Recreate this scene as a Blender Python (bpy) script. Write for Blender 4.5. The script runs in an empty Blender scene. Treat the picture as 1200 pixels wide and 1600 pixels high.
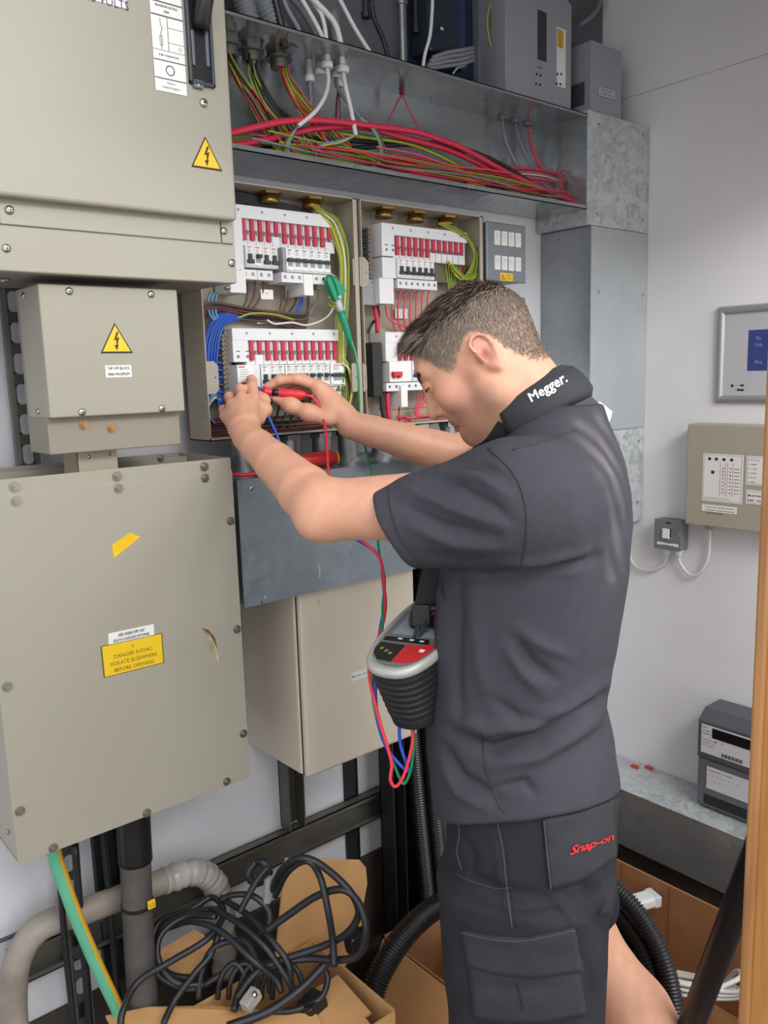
import bpy, math, random
import numpy as np
from mathutils import Vector, Matrix
from mathutils.bvhtree import BVHTree

# ------------------------------------------------------------------ camera, light, exposure
SC = bpy.context.scene
COL = SC.collection
CH = 1.55                      # camera height above the floor
FPX = 1300.0                   # focal length in pixels of the 1200x1600 frame
RM = np.array([[0.7630221, 0.12676406, -0.63382028],
               [-0.64569787, 0.10469891, -0.75638112],
               [-0.02952164, 0.98639192, 0.16173887]])   # camera axes in the room (x along wall, y into wall, z up)
cam_d = bpy.data.cameras.new('camera'); cam = bpy.data.objects.new('camera', cam_d); COL.objects.link(cam)
cam_d.sensor_fit = 'VERTICAL'; cam_d.sensor_height = 32.0; cam_d.lens = 32.0 * FPX / 1600.0
cam_d.clip_start = 0.02
m4 = Matrix.Identity(4)
for i in range(3):
    for j in range(3): m4[i][j] = float(RM[i][j])
m4[2][3] = CH
cam.matrix_world = m4
SC.camera = cam
SC.view_settings.view_transform = 'Standard'; SC.view_settings.look = 'None'
SC.view_settings.gamma = 1.0; SC.view_settings.use_curve_mapping = False
SC.view_settings.exposure = 0.52

wd = bpy.data.worlds.new('world'); SC.world = wd; wd.use_nodes = True
wd.node_tree.nodes['Background'].inputs[0].default_value = (0.86, 0.87, 0.90, 1)
wd.node_tree.nodes['Background'].inputs[1].default_value = 1.5

def area(name, loc, target, sx, sy, power, col):
    d = bpy.data.lights.new(name, 'AREA'); d.shape = 'RECTANGLE'; d.size = sx; d.size_y = sy
    d.energy = power; d.color = col
    o = bpy.data.objects.new(name, d); COL.objects.link(o)
    o.location = loc
    o.rotation_euler = (Vector(target) - Vector(loc)).to_track_quat('-Z', 'Y').to_euler()
    return o
# corridor ceiling panel behind and above the camera (the open doorway), and a fill light added to brighten the right wall
area('corridor_panel_light', (0.35, -1.35, 2.86), (0.75, 1.3, 1.2), 1.6, 0.8, 19.0, (1.0, 0.97, 0.92))
area('right_wall_fill_light', (1.40, -0.55, 2.42), (1.9, 1.2, 1.2), 1.2, 0.3, 17.0, (1.0, 0.98, 0.95))

# ------------------------------------------------------------------ helpers
def ray(px, py): return RM @ np.array([px - 600.0, 800.0 - py, -FPX])
def at(px, py, Y):
    r = ray(px, py); p = r * (Y / r[1]); return Vector((p[0], p[1], p[2] + CH))
def atx(px, py, X):
    r = ray(px, py); p = r * (X / r[0]); return Vector((p[0], p[1], p[2] + CH))
def atz(px, py, Z):
    r = ray(px, py); p = r * ((Z - CH) / r[2]); return Vector((p[0], p[1], p[2] + CH))
def atd(px, py, D):
    r = ray(px, py) * (D / FPX); return Vector((r[0], r[1], r[2] + CH))
def pix(P):
    """pixel of world points (N,3)"""
    P = np.asarray(P, float) - np.array([0, 0, CH]); c = P @ RM
    return 600 + FPX * c[:, 0] / -c[:, 2], 800 - FPX * c[:, 1] / -c[:, 2], -c[:, 2]

def lin(h):
    if isinstance(h, str):
        h = h.lstrip('#'); c = [int(h[i:i+2], 16) / 255 for i in (0, 2, 4)]
        return tuple(((x / 12.92) if x <= .04045 else ((x + .055) / 1.055) ** 2.4) for x in c) + (1,)
    return tuple(h) + (1,)
MATS = {}
def mat(name, col, rough=.5, metal=0.0, var=0.0, scale=8.0, bump=0.0, bscale=200.0, spec=.5, sss=0.0, stretch=(1, 1, 1), detail=3.0, emit=0.0, coat=0.0, rvar=0.0):
    if name in MATS: return MATS[name]
    m = bpy.data.materials.new(name); m.use_nodes = True; nt = m.node_tree; b = nt.nodes['Principled BSDF']
    c = lin(col)
    b.inputs['Base Color'].default_value = c; b.inputs['Roughness'].default_value = rough
    b.inputs['Metallic'].default_value = metal; b.inputs['Specular IOR Level'].default_value = spec
    if coat: b.inputs['Coat Weight'].default_value = coat
    if sss:
        b.inputs['Subsurface Weight'].default_value = sss
        b.inputs['Subsurface Radius'].default_value = (.012, .004, .002); b.inputs['Subsurface Scale'].default_value = .6
    tc = nt.nodes.new('ShaderNodeTexCoord'); mp = nt.nodes.new('ShaderNodeMapping')
    mp.inputs['Scale'].default_value = stretch; nt.links.new(tc.outputs['Object'], mp.inputs[0])
    if var or rvar:
        n = nt.nodes.new('ShaderNodeTexNoise'); n.inputs['Scale'].default_value = scale; n.inputs['Detail'].default_value = detail
        nt.links.new(mp.outputs[0], n.inputs['Vector'])
        if var:
            r = nt.nodes.new('ShaderNodeValToRGB')
            r.color_ramp.elements[0].position = .3; r.color_ramp.elements[1].position = .7
            r.color_ramp.elements[0].color = tuple(max(0, x * (1 - var)) for x in c[:3]) + (1,)
            r.color_ramp.elements[1].color = tuple(min(1, x * (1 + var)) for x in c[:3]) + (1,)
            nt.links.new(n.outputs['Fac'], r.inputs[0]); nt.links.new(r.outputs[0], b.inputs['Base Color'])
        if rvar:
            q = nt.nodes.new('ShaderNodeMapRange'); q.inputs['To Min'].default_value = max(.05, rough - rvar); q.inputs['To Max'].default_value = min(1, rough + rvar)
            nt.links.new(n.outputs['Fac'], q.inputs['Value']); nt.links.new(q.outputs[0], b.inputs['Roughness'])
    if bump:
        n2 = nt.nodes.new('ShaderNodeTexNoise'); n2.inputs['Scale'].default_value = bscale; n2.inputs['Detail'].default_value = 4
        nt.links.new(mp.outputs[0], n2.inputs['Vector'])
        bp = nt.nodes.new('ShaderNodeBump'); bp.inputs['Strength'].default_value = bump; bp.inputs['Distance'].default_value = .002
        nt.links.new(n2.outputs['Fac'], bp.inputs['Height']); nt.links.new(bp.outputs[0], b.inputs['Normal'])
    MATS[name] = m; return m
def spangle(name, c0, c1, scale, rough, metal=.6, cells=.65):
    """hot-dip galvanised steel: flat crystals of different brightness"""
    m = bpy.data.materials.new(name); m.use_nodes = True; nt = m.node_tree; b = nt.nodes['Principled BSDF']
    b.inputs['Metallic'].default_value = metal
    tc = nt.nodes.new('ShaderNodeTexCoord')
    nz = nt.nodes.new('ShaderNodeTexNoise'); nz.inputs['Scale'].default_value = scale * .8; nz.inputs['Detail'].default_value = 2
    mx = nt.nodes.new('ShaderNodeMixRGB'); mx.inputs[0].default_value = .06
    vo = nt.nodes.new('ShaderNodeTexVoronoi'); vo.inputs['Scale'].default_value = scale
    n2 = nt.nodes.new('ShaderNodeTexNoise'); n2.inputs['Scale'].default_value = 5; n2.inputs['Detail'].default_value = 3
    nt.links.new(tc.outputs['Object'], nz.inputs['Vector']); nt.links.new(tc.outputs['Object'], mx.inputs[1]); nt.links.new(nz.outputs['Color'], mx.inputs[2])
    nt.links.new(mx.outputs[0], vo.inputs['Vector']); nt.links.new(tc.outputs['Object'], n2.inputs['Vector'])
    sp = nt.nodes.new('ShaderNodeSeparateColor'); nt.links.new(vo.outputs['Color'], sp.inputs[0])
    ad = nt.nodes.new('ShaderNodeMath'); ad.operation = 'MULTIPLY_ADD'; ad.inputs[1].default_value = cells
    m2 = nt.nodes.new('ShaderNodeMath'); m2.operation = 'MULTIPLY'; m2.inputs[1].default_value = 1.55 - cells
    nt.links.new(n2.outputs['Fac'], m2.inputs[0]); nt.links.new(sp.outputs[0], ad.inputs[0]); nt.links.new(m2.outputs[0], ad.inputs[2])
    r = nt.nodes.new('ShaderNodeValToRGB'); r.color_ramp.elements[0].color = lin(c0); r.color_ramp.elements[1].color = lin(c1)
    nt.links.new(ad.outputs[0], r.inputs[0]); nt.links.new(r.outputs[0], b.inputs['Base Color'])
    q = nt.nodes.new('ShaderNodeMapRange'); q.inputs['To Min'].default_value = rough - .08; q.inputs['To Max'].default_value = rough + .1
    nt.links.new(sp.outputs[1], q.inputs['Value']); nt.links.new(q.outputs[0], b.inputs['Roughness'])
    MATS[name] = m; return m

class MB:
    """collects shapes; build() links them as ONE mesh object"""
    def __init__(s): s.v = []; s.f = []; s.sm = []; s.mi = []
    def add(s, vs, fs, smooth=False, mi=0):
        o = len(s.v); s.v += [tuple(p) for p in vs]
        for f in fs: s.f.append(tuple(i + o for i in f)); s.sm.append(smooth); s.mi.append(mi)
        return s
    def box(s, x0, y0, z0, x1, y1, z1, mi=0):
        x0, x1 = min(x0, x1), max(x0, x1); y0, y1 = min(y0, y1), max(y0, y1); z0, z1 = min(z0, z1), max(z0, z1)
        return s.add([(x0,y0,z0),(x1,y0,z0),(x1,y1,z0),(x0,y1,z0),(x0,y0,z1),(x1,y0,z1),(x1,y1,z1),(x0,y1,z1)],
                     [(0,3,2,1),(4,5,6,7),(0,1,5,4),(1,2,6,5),(2,3,7,6),(3,0,4,7)], False, mi)
    def obox(s, c, ex, ey, ez, mi=0):
        """box about centre c with half-extent vectors"""
        c = Vector(c); ex, ey, ez = Vector(ex), Vector(ey), Vector(ez)
        if ex.cross(ey).dot(ez) < 0: ey = -ey
        P = [c + a * ex + b * ey + d * ez for d in (-1, 1) for a, b in ((-1,-1),(1,-1),(1,1),(-1,1))]
        return s.add(P, [(0,3,2,1),(4,5,6,7),(0,1,5,4),(1,2,6,5),(2,3,7,6),(3,0,4,7)], False, mi)
    def cyl(s, a, b, r, n=16, r2=None, cap=True, mi=0, smooth=True):
        a, b = Vector(a), Vector(b); r2 = r if r2 is None else r2
        d = (b - a).normalized(); u = d.orthogonal().normalized(); w = d.cross(u)
        vs = []
        for p, rr in ((a, r), (b, r2)):
            for i in range(n):
                t = 2 * math.pi * i / n; vs.append(p + (u * math.cos(t) + w * math.sin(t)) * rr)
        s.add(vs, [(i, (i + 1) % n, n + (i + 1) % n, n + i) for i in range(n)], smooth, mi)
        if cap:
            s.add(vs[:n], [tuple(range(n - 1, -1, -1))], False, mi); s.add(vs[n:], [tuple(range(n))], False, mi)
        return s
    def tube(s, pts, r, n=8, cap=True, mis=None, mi=0, rs=None):
        P = [Vector(p) for p in pts]
        if len(P) < 2: return s
        T = [(P[min(i + 1, len(P) - 1)] - P[max(i - 1, 0)]).normalized() for i in range(len(P))]
        u = T[0].orthogonal().normalized(); vs = []
        for i, p in enumerate(P):
            u = (u - T[i] * u.dot(T[i]))
            if u.length < 1e-6: u = T[i].orthogonal()
            u.normalize(); w = T[i].cross(u); rr = rs[i] if rs is not None else r
            for k in range(n):
                t = 2 * math.pi * k / n; vs.append(p + (u * math.cos(t) + w * math.sin(t)) * rr)
        o = len(s.v); s.v += [tuple(p) for p in vs]
        for i in range(len(P) - 1):
            for k in range(n):
                s.f.append((o+i*n+k, o+i*n+(k+1)%n, o+(i+1)*n+(k+1)%n, o+(i+1)*n+k)); s.sm.append(True)
                s.mi.append(mis[k % len(mis)] if mis else mi)
        if cap:
            s.f.append(tuple(o + k for k in range(n - 1, -1, -1))); s.sm.append(False); s.mi.append(mi)
            s.f.append(tuple(o + (len(P)-1)*n + k for k in range(n))); s.sm.append(False); s.mi.append(mi)
        return s
    def prism(s, poly, off, mi=0):
        """flat polygon (3D points) extruded by off"""
        P = [Vector(p) for p in poly]; off = Vector(off); n = len(P)
        nn = Vector((0, 0, 0))
        for i in range(n): nn += P[i].cross(P[(i + 1) % n])
        if nn.dot(off) < 0: P.reverse()
        vs = P + [p + off for p in P]
        return s.add(vs, [tuple(range(n - 1, -1, -1)), tuple(range(n, 2 * n))] + [(i, (i+1) % n, n + (i+1) % n, n + i) for i in range(n)], False, mi)
    def lathe(s, a, d, prof, n=20, mi=0, smooth=True):
        """profile [(distance along d, radius)] turned about the axis from a along d"""
        a = Vector(a); d = Vector(d).normalized(); u = d.orthogonal().normalized(); w = d.cross(u)
        o = len(s.v)
        for h, r in prof:
            for i in range(n):
                t = 2 * math.pi * i / n; s.v.append(tuple(a + d * h + (u * math.cos(t) + w * math.sin(t)) * r))
        for j in range(len(prof) - 1):
            for i in range(n):
                s.f.append((o+j*n+i, o+j*n+(i+1)%n, o+(j+1)*n+(i+1)%n, o+(j+1)*n+i)); s.sm.append(smooth); s.mi.append(mi)
        s.f.append(tuple(o + i for i in range(n - 1, -1, -1))); s.sm.append(False); s.mi.append(mi)
        k = o + (len(prof) - 1) * n
        s.f.append(tuple(k + i for i in range(n))); s.sm.append(False); s.mi.append(mi)
        return s
    def ball(s, c, rx, ry=None, rz=None, n=12, mi=0):
        ry = rx if ry is None else ry; rz = rx if rz is None else rz; c = Vector(c); vs = []; fs = []; h = n // 2
        for j in range(h + 1):
            a = math.pi * j / h
            for i in range(n):
                t = 2 * math.pi * i / n
                vs.append(c + Vector((rx * math.sin(a) * math.cos(t), ry * math.sin(a) * math.sin(t), -rz * math.cos(a))))
        for j in range(h):
            for i in range(n): fs.append((j*n+i, j*n+(i+1)%n, (j+1)*n+(i+1)%n, (j+1)*n+i))
        return s.add(vs, fs, True, mi)
    def build(s, name, mats, parent=None, bevel=0.0, seg=2, loc=None):
        me = bpy.data.meshes.new(name)
        base = ROOT.get(parent, Vector((0, 0, 0))) if parent is not None else (Vector(loc) if loc is not None else Vector((0, 0, 0)))
        me.from_pydata([(p[0]-base.x, p[1]-base.y, p[2]-base.z) for p in s.v], [], s.f)
        if not isinstance(mats, (list, tuple)): mats = [mats]
        for m in mats: me.materials.append(m if not isinstance(m, str) else MATS[m])
        me.polygons.foreach_set('use_smooth', s.sm); me.polygons.foreach_set('material_index', s.mi)
        me.update()
        o = bpy.data.objects.new(name, me); COL.objects.link(o)
        if parent is not None: o.parent = parent
        else: o.location = base
        ROOT[o] = base
        if bevel:
            b = o.modifiers.new('bevel', 'BEVEL'); b.width = bevel; b.segments = seg; b.limit_method = 'ANGLE'; b.harden_normals = False
        return o
ROOT = {}
def thing(name, label, cat, loc, group=None):
    o = bpy.data.objects.new(name, None); COL.objects.link(o); o.location = loc; o.empty_display_size = .05
    ROOT[o] = Vector(loc); return tag(o, label, cat, group)
def tag(o, label, cat, group=None, kind=None):
    o['label'] = label; o['category'] = cat
    if group: o['group'] = group
    if kind: o['kind'] = kind
    return o
def struct(o, label=None):
    o['kind'] = 'structure'
    if label: o['label'] = label
    return o
def meshobj(name, V, Fc, mats, parent=None, smooth=True, loc=None):
    me = bpy.data.meshes.new(name)
    base = ROOT.get(parent, Vector((0, 0, 0))) if parent is not None else (Vector(loc) if loc is not None else Vector((0, 0, 0)))
    V = np.asarray(V, float) - np.array(base)
    me.from_pydata([tuple(p) for p in V.tolist()], [], [tuple(f) for f in Fc])
    if not isinstance(mats, (list, tuple)): mats = [mats]
    for m in mats: me.materials.append(m)
    if smooth: me.polygons.foreach_set('use_smooth', [True] * len(me.polygons))
    me.update(); o = bpy.data.objects.new(name, me); COL.objects.link(o)
    if parent is not None: o.parent = parent
    else: o.location = base
    ROOT[o] = base; return o

def spline(pts, n=6):
    P = [Vector(p) for p in pts]
    if len(P) < 3: return P
    Q = [P[0] * 2 - P[1]] + P + [P[-1] * 2 - P[-2]]; out = []
    for i in range(1, len(Q) - 2):
        a, b, c, d = Q[i-1], Q[i], Q[i+1], Q[i+2]
        for k in range(n):
            t = k / n
            out.append(.5 * ((2*b) + (c - a)*t + (2*a - 5*b + 4*c - d)*t*t + (3*b - a - 3*c + d)*t**3))
    out.append(P[-1]); return out
def text_geo(s, size, align='CENTER', bold=0.0, space=1.0, shear=0.0):
    """flat triangles of a line of writing: (points 2D, faces)"""
    c = bpy.data.curves.new('t', 'FONT'); c.body = s; c.size = size; c.align_x = align; c.align_y = 'CENTER'
    c.space_character = space; c.shear = shear; c.resolution_u = 2; c.fill_mode = 'FRONT'
    o = bpy.data.objects.new('t', c); COL.objects.link(o)
    me = bpy.data.meshes.new_from_object(o)
    V = [tuple(v.co[:2]) for v in me.vertices]; me.calc_loop_triangles(); Fc = [tuple(p.vertices) for p in me.loop_triangles]
    bpy.data.objects.remove(o); bpy.data.curves.remove(c); bpy.data.meshes.remove(me)
    if bold:   # heavier strokes: the same letters printed four times, slightly apart
        V0, F0 = V, Fc; V = []; Fc = []
        for dx, dy in ((-bold, 0), (bold, 0), (0, -bold), (0, bold)):
            o_ = len(V); V += [(a + dx, b + dy) for a, b in V0]; Fc += [tuple(k + o_ for k in f) for f in F0]
    return V, Fc
def lettering(s, org, u, v, size, m, parent, align='CENTER', bold=0.0, name='lettering', space=1.0, xs=1.0):
    u, v = Vector(u).normalized(), Vector(v).normalized(); org = Vector(org)
    V, Fc = text_geo(s, size, align, bold, space)
    n = u.cross(v)
    P = [org + u * a * xs + v * b for a, b in V]
    return meshobj(name, [tuple(p) for p in P], Fc, m, parent, False)
def lines_of_text(rows, org, u, v, size, step, m, parent, align='CENTER', bold=0.0, xs=1.0, name='lettering'):
    u, v = Vector(u).normalized(), Vector(v).normalized(); V = []; Fc = []
    for i, s in enumerate(rows):
        a, b = text_geo(s, size, align, bold); o = len(V)
        V += [tuple(Vector(org) + u * p * xs + v * (q - i * step)) for p, q in a]; Fc += [tuple(k + o for k in f) for f in b]
    return meshobj(name, V, Fc, m, parent, False)
def small_print(rows, org, u, v, size, step, m, parent, align='CENTER', xs=1.0, name='small_print'):
    """print too small to read in the photograph: one short bar of strokes for each word"""
    u, v = Vector(u).normalized(), Vector(v).normalized(); V = []; Fc = []; rn = random.Random(len(rows[0]) * 13); cw = size * .52 * xs
    for i, s in enumerate(rows):
        x = -len(s) * cw / 2 if align == 'CENTER' else 0.0
        for ch in s:
            if ch != ' ':
                h = size * (.30 + .16 * rn.random()); y = -i * step; o = len(V); w = cw * (.35 + .35 * rn.random())
                V += [tuple(Vector(org) + u * a + v * b) for a, b in ((x, y - h / 2), (x + w, y - h / 2), (x + w, y + h / 2), (x, y + h / 2))]; Fc.append((o, o + 1, o + 2, o + 3))
            x += cw
    return meshobj(name, V, Fc, m, parent, False)
SCREW = {}
def screw_mesh(r, kind):
    k = (round(r, 5), kind)
    if k in SCREW: return SCREW[k]
    b = MB()
    if kind == 'hex':
        b.cyl((0,0,0), (0,0,r*.28), r*1.25, 16); b.cyl((0,0,r*.28), (0,0,r*.9), r*.85, 6, smooth=False); b.cyl((0,0,r*.9), (0,0,r*1.15), r*.4, 10)
    else:
        b.lathe((0,0,0), (0,0,1), [(0, r), (r*.25, r*.98), (r*.45, r*.8), (r*.58, r*.5), (r*.62, r*.2)], 14)
        b.box(-r*.62, -r*.09, r*.5, r*.62, r*.09, r*.64, 1); b.box(-r*.09, -r*.62, r*.5, r*.09, r*.62, r*.64, 1)
    me = bpy.data.meshes.new('screw'); me.from_pydata(b.v, [], b.f); me.materials.append(MATS['bolt_zinc' if kind == 'hex' else 'zinc']); me.materials.append(MATS['dark_slot'])
    me.polygons.foreach_set('use_smooth', b.sm); me.polygons.foreach_set('material_index', b.mi); me.update()
    SCREW[k] = me; return me
def screw(parent, p, n, r, kind='pan', name='screw', m=None, spin=None):
    o = bpy.data.objects.new(name, screw_mesh(r, kind)); COL.objects.link(o); o.parent = parent
    o.location = Vector(p) - ROOT[parent]
    q = Vector(n).to_track_quat('Z', 'Y')
    o.rotation_mode = 'QUATERNION'; o.rotation_quaternion = q @ Vector((0, 0, 1)).rotation_difference(Vector((0, 0, 1)))
    if m:
        o.data = o.data.copy(); o.data.materials[0] = m
    ROOT[o] = ROOT[parent]; return o
RND = random.Random(7)
UP = Vector((0, 0, 1)); XV = Vector((1, 0, 0)); YV = Vector((0, 1, 0)); NB = Vector((0, -1, 0)); NX = Vector((-1, 0, 0))

# ------------------------------------------------------------------ materials
mat('wall_paint', '#d9dadd', .75, var=.05, scale=3, bump=.15, bscale=60)
mat('wall_paint_back', '#cdced3', .8, var=.07, scale=3, bump=.15, bscale=60)
mat('floor_concrete', '#5b524a', .85, var=.25, scale=6, bump=.3, bscale=40)
mat('ceiling_paint', '#c8c8c8', .85, var=.04, scale=3)
mat('plinth', '#3a332d', .8, var=.35, scale=7, bump=.3, bscale=40)
mat('beige', '#979486', .42, var=.025, scale=4, spec=.45, rvar=.06)
mat('beige_dark', '#857f72', .5, var=.04, scale=6)
mat('board_case', '#a49a88', .5, var=.03, scale=6)
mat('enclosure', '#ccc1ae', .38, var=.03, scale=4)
mat('panel_beige', '#a09b8b', .55, var=.03, scale=4)
mat('zinc', '#b9b8b2', .32, 1.0)
mat('dark_slot', '#2a2826', .7); mat('bolt_zinc', '#96938b', .38, .9)
mat('brass', '#9a7a45', .38, .9, var=.2, scale=40)
mat('bolt_brass', '#a5825a', .45, .8)
mat('white_plastic', '#d6d7d8', .42, var=.015, scale=5)
mat('white_plastic_bright', '#dfe0df', .38)
mat('grey_plastic', '#8e9094', .5)
mat('grey_plastic_dark', '#696b70', .5)
mat('busbar_red', '#b5263f', .45)
mat('toggle_black', '#26282c', .4)
mat('toggle_red', '#c22f33', .42)
mat('ink', '#1d1d20', .7)
mat('ink_soft', '#55565a', .7)
mat('ink_red', '#c6403c', .6)
mat('ink_brown', '#5a4a18', .7)
mat('ink_white', '#eceff1', .55)
mat('label_white', '#dcdcd9', .55)
mat('label_yellow', '#dcb814', .5)
mat('tape_yellow', '#d9ae0a', .6, var=.06, scale=50)
mat('sign_yellow', '#e6b71b', .5)
mat('sign_border', '#2a2119', .6)
mat('black_plastic', '#17181b', .38)
mat('black_rubber', '#1d1d1f', .5, var=.2, scale=30)
mat('black_cable', '#202227', .42, var=.15, scale=20)
mat('black_conduit', '#131417', .36)
mat('steel_dull', '#77756f', .5, .8, var=.15, scale=10, rvar=.12)
mat('steel_dark', '#3d3f42', .5, .7, var=.2, scale=10)
mat('conduit_galv', '#8c8e90', .4, .85, var=.12, scale=12)
mat('grey_box', '#8f9198', .5, var=.03, scale=5)
mat('switch_grey', '#7f8389', .4, .3, var=.04, scale=8)
mat('spur_grey', '#72767b', .45, .2)
mat('meter_grey', '#606267', .5)
mat('meter_dark', '#4c4e55', .45)
mat('lcd_black', '#101216', .2)
mat('red_wire', '#c22a48', .45); mat('pink_wire', '#cf4a5e', .45); mat('yellow_wire', '#c9bb36', .45); mat('green_wire', '#4d7c34', .45)
mat('gy_yellow', '#c3b92e', .45); mat('blue_wire', '#2a56b4', .42); mat('brown_wire', '#5d4336', .5); mat('black_wire', '#23242a', .45)
mat('grey_wire', '#7d8086', .5); mat('white_wire', '#cfcfcc', .5); mat('orange_wire', '#b8573a', .5); mat('lightblue_wire', '#5f8fb8', .45)
mat('dark_red_wire', '#6e2530', .5); mat('red_lead', '#d8303c', .4); mat('green_lead', '#1c8a5c', .4); mat('blue_lead', '#2a4bc0', .4)
mat('croc_green', '#0d8a5f', .42); mat('croc_grey', '#b9bdbb', .4)
mat('cardboard', '#cf9f68', .85, var=.08, scale=12, bump=.15, bscale=90)
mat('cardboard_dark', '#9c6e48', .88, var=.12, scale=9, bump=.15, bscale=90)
mat('cardboard_edge', '#cfa676', .85)
mat('earth_green', '#5fae8c', .5, var=.08, scale=30); mat('earth_yellow', '#d8a62a', .5)
mat('lagging', '#8d857b', .55, var=.25, scale=14, bump=.6, bscale=30)
mat('plastic_wrap', '#a39f9a', .25, var=.2, scale=25, bump=.9, bscale=45)
mat('pipe_dusty', '#4d4a48', .7, var=.25, scale=16, bump=.3, bscale=60)
mat('boot_black', '#191a1d', .35)
mat('coil_white', '#c6c4c0', .5, var=.05, scale=20); mat('coil_cream', '#bdb4a6', .55, var=.06, scale=20)
mat('poster_frame', '#a2a4a8', .38, .5); mat('poster_paper', '#b3b4b9', .5); mat('poster_blue', '#303f7c', .5); mat('poster_text', '#8f9ac8', .6)
mat('paper_white', '#c9cbd0', .6); mat('red_clip', '#c43a35', .5)
mat('driver_red', '#c02a2c', .4); mat('driver_yellow', '#e0b020', .4)
mat('dust', '#7a5f3c', .9)
mat('dark_blue', '#27324a', .45); mat('dim_grey', '#6d7078', .5)
def wood(name, c0, c1):
    m = bpy.data.materials.new(name); m.use_nodes = True; nt = m.node_tree; b = nt.nodes['Principled BSDF']; b.inputs['Roughness'].default_value = .42
    tc = nt.nodes.new('ShaderNodeTexCoord'); mp = nt.nodes.new('ShaderNodeMapping'); mp.inputs['Scale'].default_value = (22, 22, 1.6)
    n = nt.nodes.new('ShaderNodeTexNoise'); n.inputs['Scale'].default_value = 3; n.inputs['Detail'].default_value = 6; n.inputs['Distortion'].default_value = .6
    r = nt.nodes.new('ShaderNodeValToRGB'); r.color_ramp.elements[0].position = .32; r.color_ramp.elements[1].position = .68
    r.color_ramp.elements[0].color = lin(c0); r.color_ramp.elements[1].color = lin(c1)
    nt.links.new(tc.outputs['Object'], mp.inputs[0]); nt.links.new(mp.outputs[0], n.inputs['Vector']); nt.links.new(n.outputs['Fac'], r.inputs[0]); nt.links.new(r.outputs[0], b.inputs['Base Color'])
    MATS[name] = m
wood('oak', '#a9743c', '#c08a4c'); wood('oak_edge', '#9a6a40', '#b5834f')
spangle('galv_spangle', '#7d8487', '#c3c9cb', 60, .45, .35)
spangle('galv_cover', '#959ca0', '#abb1b4', 40, .45, .25, .12)
spangle('galv_smooth', '#7f868a', '#a2a8ab', 30, .22, .6, .05)
spangle('galv_plate', '#66727a', '#8d979d', 60, .36, .45, .1)
spangle('galv_under', '#8a8f92', '#a6aaac', 30, .18, .7, .05)
# ------------------------------------------------------------------ room shell
YW = 1.50; XR = 2.09
struct(MB().box(-2.5, -2.6, -.05, XR + .12, YW + .1, 0).build('floor', MATS['floor_concrete']))
struct(MB().box(-1.72, YW, 0, XR + .12, YW + .1, 2.95).build('wall_back', MATS['wall_paint_back']))
wr = MB(); wr.box(XR, -.6, 0, XR + .12, YW, 2.275); wr.box(XR, -.6, 2.279, XR + .12, YW, 2.95); wr.box(XR + .004, -.6, 2.27, XR + .1, YW, 2.285)
wr = struct(wr.build('wall_right', MATS['wall_paint']))
struct(MB().box(-1.72, .42, 0, -1.6, YW, 2.95).build('wall_left', MATS['wall_paint']))
struct(MB().box(.78, .42, 2.08, XR + .12, .50, 2.95).build('light_blocking_header', MATS['wall_paint']))  # unseen header, added to keep lamp light off the upper right
struct(MB().box(-1.72, .42, 2.95, XR + .12, YW + .1, 3.02).build('ceiling', MATS['ceiling_paint']))
struct(MB().box(.35, 1.488, 0, XR, YW, .382).build('baseboard_back', MATS['plinth'], bevel=.002))
# edge of an open oak door at the right edge of the picture
tr = struct(MB().box(.881, -.36, .01, .921, .405, 2.05).build('door_1', MATS['oak'], bevel=.003))
MB().box(.8785, .4035, .01, .9235, .418, 2.05).build('door_lipping', MATS['oak_edge'], tr, bevel=.004)

# ------------------------------------------------------------------ sign helpers (flat print on a surface facing -y)
def plate(name, tl, br, Y, th, m, parent, bevel=0.0, tilt=0.0):
    """thin sheet on plane y = Y covering pixel box tl..br; returns object, centre, size"""
    a, b = at(*tl, Y), at(*br, Y)
    x0, x1, z0, z1 = a.x, b.x, b.z, a.z
    o = MB().box(x0, Y - th, z0, x1, Y, z1).build(name, m, parent, bevel=bevel)
    return o, Vector(((x0 + x1) / 2, Y - th, (z0 + z1) / 2)), x1 - x0, z1 - z0
def warning_triangle(parent, cpx, Y, h, label):
    c = at(*cpx, Y); w = h * 1.12
    def tri(s, y): return [c + Vector((-w/2*s, y, -h*.42*s)), c + Vector((w/2*s, y, -h*.42*s)), c + Vector((0, y, h*.58*s))]
    o = MB().prism(tri(1.0, 0), (0, -.0006, 0)).build('warning_sign', MATS['sign_border'], parent); o['label'] = label
    MB().prism(tri(.86, -.0006), (0, -.0003, 0)).build('yellow_field', MATS['sign_yellow'], o)
    k = h / 100.0
    z = [(8, 34), (-8, 4), (1, 6), (-3, -12), (-9, -9), (2, -28), (10, -8), (5, -10), (14, 15), (4, 12), (12, 33)]
    z = [(4, 30), (-8, 1), (1, 5), (0, -14), (-8, -12), (1, -31), (8, -10), (4, -12), (12, 14), (2, 9), (11, 30)]
    P = [c + Vector((a * k, -.0009, b * k * 1.0 - h * .02)) for a, b in z]
    MB().prism(P, (0, -.0003, 0)).build('bolt_symbol', MATS['sign_border'], o)
    return o

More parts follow.
